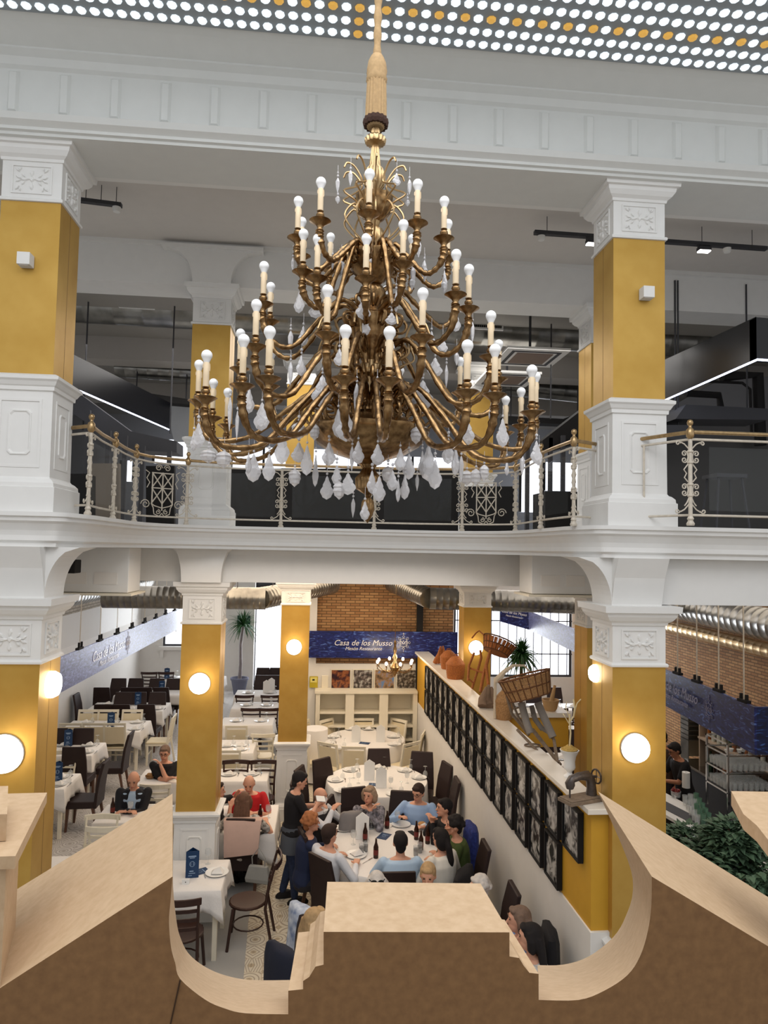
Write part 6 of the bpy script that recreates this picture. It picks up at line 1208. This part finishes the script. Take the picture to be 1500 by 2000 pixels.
for i in range(7): lathe_item('rack_cup', [(.02,0),(.036,.045),(.034,.045),(.018,.004)], china, (rx0+.05+i*.085, ry+.1+.05*(i % 2), 1.106+.78+.021), 'white cup on the top shelf of the bar rack', 'cup', 'cups on the bar rack', 12)
e = empty('glass_cabinet', (rx0, ry-.62, 0), label='black-topped glass display cabinet in front of the glass rack', category='cabinet'); b = MB(); b.box(0,.75,0,.55,1.25,1.29); b.build('black_top', black, e); b = MB(); b.box(.02,.73,.02,.53,0,.7); b.build('base', creamwood, e); b = MB(); b.box(.02,.73,.02,.03,.7,1.25); b.box(.02,.03,.03,.53,.7,1.25); b.box(.72,.73,.03,.53,.7,1.25); b.build('glass_sides', glass, e)
# back bar: shelves with bottles, equipment
e = empty('back_bar', (0,0,0), label='back bar shelving with bottles along the right brick wall', category='shelf'); bx = 6.3
b = MB(); b.box(bx,bx+.5,6.6,11.8,0,.95); b.build('cabinet', dkgrey, e); b = MB(); b.box(bx-.03,bx+.52,6.6,11.8,.95,.99); b.build('worktop', chrome, e)
for z in (1.45, 1.85): b = MB(); b.box(bx+.1,bx+.45,7.0,11.4,z,z+.03); b.build('shelf_board', mat('pale_shelf', (170,150,130)), e)
for y in (7.0, 8.5, 10.0, 11.37): b = MB(); b.box(bx+.12,bx+.45,y,y+.03,.99,2.15); b.build('divider', mat('pale_shelf', (170,150,130)), e)
b = MB(); b.box(bx+.45,bx+.5,6.9,11.5,.99,2.2); b.build('back_board', mat('brown_back', (80,60,50)), e)
bot = [(.001,0),(.034,0),(.035,.01),(.035,.17),(.015,.22),(.013,.28),(.015,.29),(.001,.292)]
cols = [('dark_bottle', brownglass, 'dark'), ('amber_bottle', mat('amber_liquor', (150,84,30), .15), 'amber'), ('clear_bottle', mat('pale_liquor', (196,200,190), .1), 'pale'), ('green_bottle', mat('green_bottle_glass', (30,60,36), .1), 'green')]
for z, zn in ((.99, 'lower'), (1.48, 'middle'), (1.88, 'upper')):
    for k in range(30):
        nm, mm, cn = rr.choice(cols); y = 7.1+k*.142
        if abs(y-8.5) < .06 or abs(y-10) < .06: continue
        lathe_item(nm, bot, mm, (bx+.22+rr.uniform(-.03,.03), y, z), '%s bottle on the %s shelf of the back bar' % (cn, zn), 'bottle', '%s bottles on the %s back bar shelf' % (cn, zn), 10)
b = MB(); a = at(1340,1425,Y=11.9); c = at(1395,1400,Y=11.9); b.box(a.x, a.x+.75, 11.9, 12.0, 1.0, 2.1); tag(b.build('white_fridge', creamfab), 'tall cream fridge panel behind the barman', 'fridge')
e = empty('plate_rack', (at(1355,1430,Y=11.6).x-.1, 11.6, 1.35), label='steel slatted rack on the wall behind the barman', category='rack')
for k in range(7): b = MB(); b.box(0,.4,0,.25,.0+k*.08,.012+k*.08); b.build('shelf', steel, e)
b = MB(); b.box(0,.012,0,.25,-1.35,.55); b.box(.4,.412,0,.25,-1.35,.55); b.build('side_rails', steel, e)
# planter with leafy plants at the lower right
def bush(name, label, c, r, n, m, cat='plant', sz=.05, sq=(1,1,1)):
    b = MB(); rn = random.Random(n)
    for i in range(n):
        a = rn.uniform(0, 2*PI); t = rn.uniform(-.3, 1); rad = r*rn.uniform(.55, 1); p = Vector((c[0]+math.cos(a)*math.sqrt(max(0,1-t*t*.8))*rad*sq[0], c[1]+math.sin(a)*math.sqrt(max(0,1-t*t*.8))*rad*sq[1], c[2]+t*rad*sq[2]))
        d = Vector((math.cos(a)+rn.uniform(-.5,.5), math.sin(a)+rn.uniform(-.5,.5), rn.uniform(-.4,.8))).normalized(); s = d.cross(Vector((0,0,1))).normalized(); u = s.cross(d); L = sz*rn.uniform(.8,1.6)
        b.add([p, p+d*L*.4+s*L*.38+u*.1*L, p+d*L*1.1-u*.12*L, p+d*L*.4-s*L*.38+u*.1*L, p+d*L*.5-u*.04*L], [(0,1,4),(1,2,4),(2,3,4),(3,0,4)])
    return b
pc = at(1415, 1680, Z=1.35)
for k, (px, py, r, lab) in enumerate(((1345, 1640, .28, 'leafy green plant at the left end of the row by the bar'), (1400, 1680, .38, 'bushy green plant in the middle of the row by the bar'), (1460, 1720, .42, 'bushy green plant at the right edge of the photo'), (1430, 1625, .25, 'taller green plant rising behind the others by the bar'))):
    hh = .35 if k == 3 else 0; q = at(px, py, Z=1.2+hh); e = empty('leafy_plant', (q.x, q.y, 0), label=lab, category='plant'); b = MB(); b.lathe([(.14,0),(.2,.5),(.21,.5),(.19,.46),(.001,.46)], n=16); b.build('pot', dkgrey, e, smooth=True); b = MB()
    for j in range(5): a = j*1.3; b.tube([(0,0,.45),(.04*math.cos(a),.04*math.sin(a),.8),(.12*math.cos(a),.12*math.sin(a),1.2+hh)], .012, 5)
    b.build('stems', legwood, e); bush('foliage', '', (0,0,1.08+hh), r, 1000, leaf, sz=.08, sq=(1.1,1,.9)).build('foliage', leaf, e)
# tables seen beyond the divider on the right
for k, (x0, x1, y0, y1) in enumerate(((4.2, 5.4, 12.2, 13.0), (4.3, 5.6, 14.2, 15.0), (3.4, 4.6, 16.2, 17.0), (5.2, 6.4, 16.4, 17.2))):
    nm = ['nearest beyond the divider on the right', 'second beyond the divider on the right', 'left one near the right windows', 'right one near the right windows'][k]; table_rect(x0, x1, y0, y1, nm, .25, 50+k)
    for i in range(3): setting(x0+.25+i*.38, (y0+y1)/2, nm)
    for i in range(2): chair('dark' if k % 2 else 'brown', x0+.35+i*.55, y0-.25, 0, 'dark chair at the %s table' % nm.split(' on the')[0], 'chairs beyond the divider'); chair('brown', x0+.35+i*.55, y1+.25, 180, 'dark chair on the far side of the %s table' % nm.split(' on the')[0], 'chairs beyond the divider')
# ---------------- fibreboard pediment in the foreground ----------------
YF, YK = 1.20, 1.60
def loft(name, fr, bk_, label, yf=YF, yk=YK):
    F = [at(x, y, Y=yf) for x, y in fr]; K = [at(x, y, Y=yk) for x, y in bk_]; n = len(F); b = MB(); v = F+K
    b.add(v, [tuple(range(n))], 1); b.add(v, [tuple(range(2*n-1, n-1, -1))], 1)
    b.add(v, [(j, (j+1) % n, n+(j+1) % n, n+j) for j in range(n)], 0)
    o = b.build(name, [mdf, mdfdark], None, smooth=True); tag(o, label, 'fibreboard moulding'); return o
FR = [(632,1820),(995,1821),(995,1868),(1014,1871),(1022,1885),(1034,1900),(1052,1902),(1052,2120),(563,2120),(563,1935),(592,1932),(592,1916),(604,1908),(616,1888),(632,1884)]
def smooth_part(P, i0, i1, k=4):          # rounds the curved stretch of an outline
    out = list(P[:i0])
    for i in range(i0, i1):
        a, b_, c, d_ = P[max(i-1, i0)], P[i], P[i+1], P[min(i+2, i1)]
        for j in range(k):
            t = j/k; out.append(tuple(.5*((2*b_[q])+(c[q]-a[q])*t+(2*a[q]-5*b_[q]+4*c[q]-d_[q])*t*t+(3*b_[q]-a[q]-3*c[q]+d_[q])*t**3) for q in (0, 1)))
    return out+list(P[i1:])
F = [at(x, y, Y=YF) for x, y in FR]; mx_ = sum(p.x for p in F)/len(F); b = MB(); K = [Vector(((p.x-mx_)*.945+mx_, p.y+.175, p.z)) for p in F]
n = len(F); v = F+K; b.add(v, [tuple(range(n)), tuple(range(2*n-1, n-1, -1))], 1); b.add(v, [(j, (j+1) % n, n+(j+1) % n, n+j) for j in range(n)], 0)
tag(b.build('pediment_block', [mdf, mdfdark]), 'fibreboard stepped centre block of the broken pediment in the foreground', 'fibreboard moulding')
lf = [(-260,2075),(0,1930),(337,1712),(333,1760),(330,1800),(334,1850),(342,1880),(352,1912),(400,1952),(440,1970),(480,1979),(563,1981),(563,2120),(-260,2120)]
lk = [(-260,1903),(0,1757),(337,1550),(338,1640),(338,1730),(345,1800),(352,1830),(368,1862),(400,1888),(440,1905),(490,1914),(567,1914),(567,2060),(-260,2060)]
loft('pediment_wing', smooth_part(lf, 2, 11), smooth_part(lk, 2, 11), 'fibreboard left wing of the broken pediment with curved edge')
rf = [(1273,1712),(1500,1848),(1760,2003),(1760,2120),(1052,2120),(1052,1953),(1130,1953),(1180,1935),(1225,1905),(1250,1868),(1265,1820),(1272,1770)]
rk = [(1168,1546),(1500,1752),(1760,1912),(1760,2060),(1050,2060),(1050,1885),(1100,1884),(1150,1868),(1198,1830),(1222,1790),(1236,1740),(1226,1680)]
rf.append(rf[0]); rk.append((1190,1600)); rk[-1] = rk[0]
loft('pediment_wing', smooth_part(rf, 5, 12)[:-1], smooth_part(rk, 5, 12)[:-1], 'fibreboard right wing of the broken pediment with pointed tip')
b = MB(); b.tube([at(333,2000,Y=YF-.002), at(352,1914,Y=YF-.002)], .0012, 4); tag(b.build('board_seam', mat('dark_seam', (60,40,22))), 'dark joint line on the front of the left fibreboard wing', 'seam')
# capping slabs at both sides
def slab(name, poly, z, th, label):
    P = [at(x, y, Z=z) for x, y in poly]; b = MB(); b.rings([P, [p-Vector((0,0,th)) for p in P]]); return tag(b.build(name, mdf), label, 'fibreboard moulding')
slab('cornice_slab', [(-220,1680),(30,1672),(92,1548),(-220,1556)], 4.5-.50, .02, 'fibreboard cornice slab at the left edge')
slab('cornice_slab', [(-220,1600),(14,1590),(16,1535),(-220,1540)], 4.5-.455, .044, 'smaller fibreboard block on top of the left cornice slab')
b = MB(); P = [at(x, y, Z=3.98) for x, y in ((-220,1700),(12,1692),(40,1600),(-220,1600))]; b.rings([P, [p-Vector((0,0,.55)) for p in P]]); tag(b.build('pilaster', mdf), 'fibreboard pilaster below the left cornice slab', 'fibreboard moulding')
slab('cornice_slab', [(1500,1640),(1800,1700),(1800,1552),(1428,1545),(1452,1590),(1478,1612)], 4.5-.50, .03, 'fibreboard cornice slab at the right edge')
# support under the pediment so it stands on the stair landing
b = MB(); b.box(-1.3, 1.6, 1.24, 1.36, 2.9, 3.55); struct(b, 'trim_parapet', mdfdark)
# ---------------- the great chandelier ----------------
YC = 3.8; AX = at(722, 740, Y=YC); CX = AX.x+.004
ch = empty('chandelier', (CX, YC, 0), label='huge tiered gilt brass chandelier with candle bulbs and crystal drops hanging in the atrium', category='chandelier')
zy = lambda y: at(722, y, Y=YC).z
def lz(prof): return [(r, zy(y)) for r, y in prof][::-1]
for nm, prof, m_, fl in (('finial', [(.001,1022),(.018,1012),(.034,995),(.03,980),(.012,970),(.02,965),(.062,955),(.066,935),(.045,925),(.03,915),(.05,905)], brass, .12),
    ('lower_bowl', [(.05,908),(.09,898),(.19,886),(.27,868),(.295,852),(.31,844),(.31,838),(.28,832),(.2,820),(.12,812)], brass, .07),
    ('lower_column', [(.10,812),(.07,800),(.055,770),(.06,740),(.085,734),(.085,728),(.05,722),(.045,705)], brass2, .1),
    ('middle_bowl', [(.045,706),(.06,695),(.095,660),(.11,640),(.12,632),(.125,622),(.10,618),(.06,612)], brass, .1),
    ('middle_column', [(.06,613),(.035,600),(.05,590),(.072,575),(.06,562),(.035,556)], brass, .08),
    ('upper_bowl', [(.035,557),(.06,550),(.11,530),(.125,515),(.14,508),(.14,500),(.11,497),(.05,492)], brass, .08),
    ('upper_column', [(.05,493),(.03,488),(.055,470),(.05,450),(.025,442),(.035,432)], brass2, .12),
    ('top_bowl', [(.035,433),(.06,425),(.09,410),(.095,395),(.10,385),(.07,380),(.03,372)], brass, .08),
    ('top_stem', [(.03,373),(.05,362),(.055,345),(.045,332),(.03,325),(.022,300),(.018,284),(.05,280),(.055,272),(.04,266),(.022,264),(.022,248)], brass2, .14)):
    b = MB(); b.lathe(lz(prof), n=32, flute=fl); b.build(nm, m_, ch, smooth=True)
b = MB(); b.lathe(lz([(.04,250),(.058,243),(.056,235),(.054,200),(.05,160)]), n=36, flute=.10); tg_ = b.build('tassel_fringe', rope, ch); 
b = MB(); b.lathe(lz([(.06,247),(.064,240),(.06,232)]), n=30, flute=.15); b.build('fringe_edge', mat('dark_brown_thread', (58,36,26), .9), tg_)
b = MB(); b.lathe(lz([(.05,162),(.058,156),(.052,150),(.056,140),(.048,122),(.036,112),(.03,108)]), n=24, flute=.06); b.build('tassel_head', rope, ch, smooth=True)
b = MB(); z0_, z1_ = zy(112), 8.50; n_ = 60; b.lathe([(.021+.003*math.sin(k*1.2), z0_+(z1_-z0_)*k/n_) for k in range(n_+1)], n=12); b.build('rope_sleeve', rope, ch, smooth=True)
def cat(pts, k=5):
    P = [Vector(p) for p in pts]; P = [P[0]*2-P[1]]+P+[P[-1]*2-P[-2]]; out = []
    for i in range(1, len(P)-2):
        for j in range(k):
            t = j/k; a, b_, c, d_ = P[i-1], P[i], P[i+1], P[i+2]
            out.append(.5*((2*b_)+(c-a)*t+(2*a-5*b_+4*c-d_)*t*t+(3*b_-a-3*c+d_)*t**3))
    return out+[P[-2]]
TI = dict(A=(.43, 492, .02, .10), B=(.60, 606, .05, .10), C=(.74, 690, .08, .11), D=(.94, 778, .10, .12))
BULBS = dict(A=[(722,340,1),(627,356,1),(816,360,1),(583,393,1),(868,393,1),(590,433,-1),(875,437,-1),(593,457,1),(621,467,1),(716,466,1),(788,439,1),(646,463,-1),(805,466,-1)],
    B=[(516,520,1),(529,560,-1),(891,497,1),(916,526,1),(889,512,-1),(754,566,-1)],
    C=[(501,595,1),(640,567,1),(826,573,1),(959,617,1),(470,651,-1),(974,672,-1),(531,690,-1),(899,705,-1),(782,724,-1)],
    D=[(675,646,1),(761,649,1),(527,648,1),(913,675,1),(476,664,1),(967,683,1),(404,694,1),(1039,723,1),(389,712,-1),(1047,735,-1),(417,748,-1),(1018,765,-1),(445,766,-1),(988,781,-1)])
bulb_me = None; PROM = {}
def inst(nm, mk, m_, parent, loc=(0,0,0), smooth=True):
    if nm not in PROM: o = mk().build(nm, m_, parent, smooth=smooth); PROM[nm] = o.data
    else: o = bpy.data.objects.new(nm, PROM[nm]); COL.objects.link(o); o.parent = parent
    o.location = loc; return o
for T, lst in BULBS.items():
    R_, yh, pk, dip = TI[T]; zh = zy(yh)
    for (px, py, sg) in lst:
        best = None
        for k in range(61):
            t = k/60; Y = YC-sg*R_*t; q = at(px, py, Y=Y); rr_ = math.hypot(q.x-CX, Y-YC)
            if best is None or abs(rr_-R_) < best[0]: best = (abs(rr_-R_), q)
        q = best[1]; dx, dy = q.x-CX, q.y-YC; r = math.hypot(dx, dy); ux, uy = dx/r, dy/r; zb = q.z; zc = zb-.255
        r0 = .06 if T in 'AB' else .10
        zh = max(zy(yh)-.05, min(zy(yh)+.09, zc-.03)); k_ = min(1, r/.6)
        pts = [(r0, zh-.03), (r0+.015, zh+.04*k_), (r0+(r-r0)*.22, zh+.075*k_+.01), (r0+(r-r0)*.42, (zh*.6+zc*.4)-.01), (r0+(r-r0)*.64, zc-.13*k_), (r-.11*k_, zc-.165*k_), (r-.03*k_, zc-.115*k_), (r, zc-.03), (r, zc)]
        if T == 'A' and zh > zc+.0: pass
        P3 = cat([(ux*a, uy*a, z) for a, z in pts], 6); n_ = len(P3)
        b = MB(); b.tube(P3, [(.0135+.004*(k % 3 == 0))*(1+.35*(k > n_*.75)) for k in range(n_)], 8)
        # acanthus curl near the hub
        cc = [(ux*(r0+.07+.035*math.cos(a)*(1-a/12)), uy*(r0+.07+.035*math.cos(a)*(1-a/12)), zh+.0+.035*math.sin(a)*(1-a/12)) for a in [i*.6 for i in range(12)]]
        b.tube(cc, .006, 5); arm = b.build('arm', brass, ch, smooth=True)
        L = (ux*r, uy*r, zb)
        inst('drip_cup', lambda: MB().lathe([(.010,-.262),(.018,-.25),(.014,-.238),(.022,-.225),(.046,-.208),(.056,-.202),(.050,-.198),(.016,-.193),(.014,-.186),(.022,-.176),(.02,-.165),(.012,-.16),(.018,-.152),(.016,-.15)], n=16), brass, arm, L)
        inst('candle', lambda: MB().lathe([(.0145,-.152),(.0148,-.10),(.0142,-.036),(.012,-.034)], n=12).tube([(.0145,0,-.04),(.0155,.001,-.06),(.0145,0,-.075)], .003, 5).tube([(-.0145,0.003,-.04),(-.0155,.001,-.052),(-.0145,0,-.06)], .003, 5), candle, arm, L)
        inst('bulb', lambda: MB().ball((0,0,0), .0262, 16, 10).lathe([(.0115,-.040),(.0145,-.030),(.022,-.014)], n=14), bulbm, arm, L)
# crystal drops: x, y top, y bottom, width px
CR = """585 568 612 18|618 583 622 25|663 509 540 14|710 583 625 25|714 618 657 16|568 646 685 9|568 706 753 8|589 693 735 17|593 636 676 16|663 680 715 18|630 732 797 33|487 757 808 18|512 785 842 28|464 802 860 6|450 775 843 7|388 825 877 24|379 840 882 12|408 877 905 22|438 880 915 22|486 882 926 12|496 885 942 24|526 885 940 20|552 841 907 24|576 915 951 16|584 863 904 24|584 824 860 20|615 827 860 14|600 868 929 20|617 885 951 12|661 797 855 18|677 802 863 34|643 863 910 22|639 929 976 22|658 907 948 16|663 940 976 18|680 923 967 25|696 830 860 16|688 871 921 8|700 860 907 22|738 866 910 24|690 973 1011 7|713 978 1017 16|727 918 965 18|741 929 981 22|758 910 945 16|767 918 959 18|778 934 981 14|791 926 976 16|758 797 857 34|782 874 921 18|799 885 937 20|813 833 868 16|826 742 802 35|825 879 929 14|837 868 940 28|850 896 956 22|815 926 959 6|850 698 737 24|843 646 681 14|865 660 690 16|872 712 758 6|892 687 714 8|890 607 648 20|923 629 670 7|876 855 907 20|890 868 929 14|901 890 945 8|912 816 871 25|912 918 948 20|930 915 948 16|946 907 940 15|982 816 874 22|961 775 830 12|990 899 929 12|1020 888 929 8|1048 860 907 20|1053 874 910 12|765 610 635 20|766 665 714 10|774 566 610 12|868 527 566 12|807 516 563 8|829 508 550 8|685 332 363 7|775 337 363 14|660 347 377 7|660 383 398 8|800 350 380 7|796 390 403 8|722 487 523 12|667 503 537 16|650 500 527 6|572 503 530 5|818 470 503 9|805 543 567 10|830 520 550 9|868 548 572 10|697 748 815 9|737 748 815 9"""
rnd = random.Random(4)
for i, row in enumerate(CR.split('|')):
    px, ya, yb_, w = map(float, row.split()); q0 = at(px, (ya+yb_)/2, Y=YC); dx = q0.x-CX
    Rr = max(abs(dx)*1.03, .20 if ya < 560 else .34 if ya < 840 else .28); Rr = min(Rr, .95); dyy = math.sqrt(max(0, Rr*Rr-dx*dx)); sgn = -1 if (i % 4) else -.4
    if px in (697, 737): sgn = -1
    Y = YC+sgn*dyy; a = at(px, ya, Y=Y); c = at(px, yb_, Y=Y); h = a.z-c.z; ww = w*(c-EYE).dot(FW)/FPX/2*1.3
    b = MB(); typ = 'pine' if (yb_-ya) < 38 and w >= 14 and ya > 800 else 'drop' if w > 10 else 'spear'
    if typ == 'spear': b.lathe([(.0008,0),(ww*.8,h*.35),(ww,h*.7),(ww*.4,h*.93),(.0008,h)], n=6)
    elif typ == 'pine': b.lathe([(.0008,0),(ww*.5,h*.15),(ww*.75,h*.2),(ww*.85,h*.35),(ww,h*.45),(ww*.9,h*.6),(ww,h*.7),(ww*.7,h*.85),(.0008,h)], n=9, flute=.18)
    else:
        out = [(0,1),(.22,.9),(.30,.80),(.62,.62),(.60,.55),(.92,.42),(1,.32),(.88,.25),(.72,.17),(.62,.10),(.3,.05),(0,0)]
        out = out+[(-x, z) for x, z in out[1:-1]][::-1]; R0 = [(x*ww, 0, z*h) for x, z in out]
        f_ = [(x*ww*.55, -.007, h*.36+(z*h-h*.36)*.6) for x, z in out]; g_ = [(x, .007, z) for x, y, z in f_]; n_ = len(out)
        b.add(R0+f_+g_, [(j, (j+1) % n_, n_+(j+1) % n_, n_+j) for j in range(n_)]+[((j+1) % n_, j, 2*n_+j, 2*n_+(j+1) % n_) for j in range(n_)]+[tuple(range(n_, 2*n_)), tuple(range(3*n_-1, 2*n_-1, -1))])
    b.ball((0,0,h+.010), .007, 8, 5)
    if rnd.random() < .6: b.ball((0,0,h+.028), .009 if w > 15 else .006, 8, 5)
    b.tube([(0,0,h+.004),(0,0,h+.07)], .0012, 4)
    o = b.build('crystal_drop', crystal, ch); o.location = (a.x-CX, Y-YC, c.z); o.rotation_euler = (0, 0, rnd.uniform(-.5, .5) if w > 15 else rnd.uniform(-1, 1))
# scrolled wires near the top and scrolls round the bowls
for k in range(10):
    a = k*PI/5+.3; ca, sa = math.cos(a), math.sin(a)
    P3 = cat([(ca*r*.9, sa*r*.9, zy(y)) for r, y in ((.05,478),(.14,455),(.19,430),(.13,405),(.08,420),(.12,400),(.20,385),(.12,372),(.08,360),(.13,335),(.18,330),(.20,340))], 4)
    b = MB(); b.tube(P3, .0055, 5); b.build('crown_scroll', brass2, ch, smooth=True)
for (y0_, r0_, nn, s_) in ((775, .13, 14, .085), (640, .12, 10, .06), (825, .26, 16, .07), (795, .18, 14, .08), (690, .11, 10, .07), (520,.12,10,.045), (600,.07,8,.05), (745,.1,12,.06)):
    for k in range(nn):
        a = k*2*PI/nn; ca, sa = math.cos(a), math.sin(a); z_ = zy(y0_)
        pts = [(ca*(r0_+s_*(1-t/16)*(1-math.cos(t*.5))), sa*(r0_+s_*(1-t/16)*(1-math.cos(t*.5))), z_+s_*(1-t/16)*math.sin(t*.5)) for t in range(15)]
        b = MB(); b.tube(pts, [.011-.0004*t for t in range(15)], 6); b.build('foliage_scroll', brass, ch, smooth=True)
for k in range(10):
    a = k*2*PI/10; ca, sa = math.cos(a), math.sin(a); P3 = cat([(ca*r, sa*r, zy(y)) for r, y in ((.06,750),(.16,715),(.24,700),(.22,670),(.27,640),(.33,648),(.36,670))], 4); b = MB(); b.tube(P3, .006, 5); b.build('crystal_hanger', brass2, ch, smooth=True)
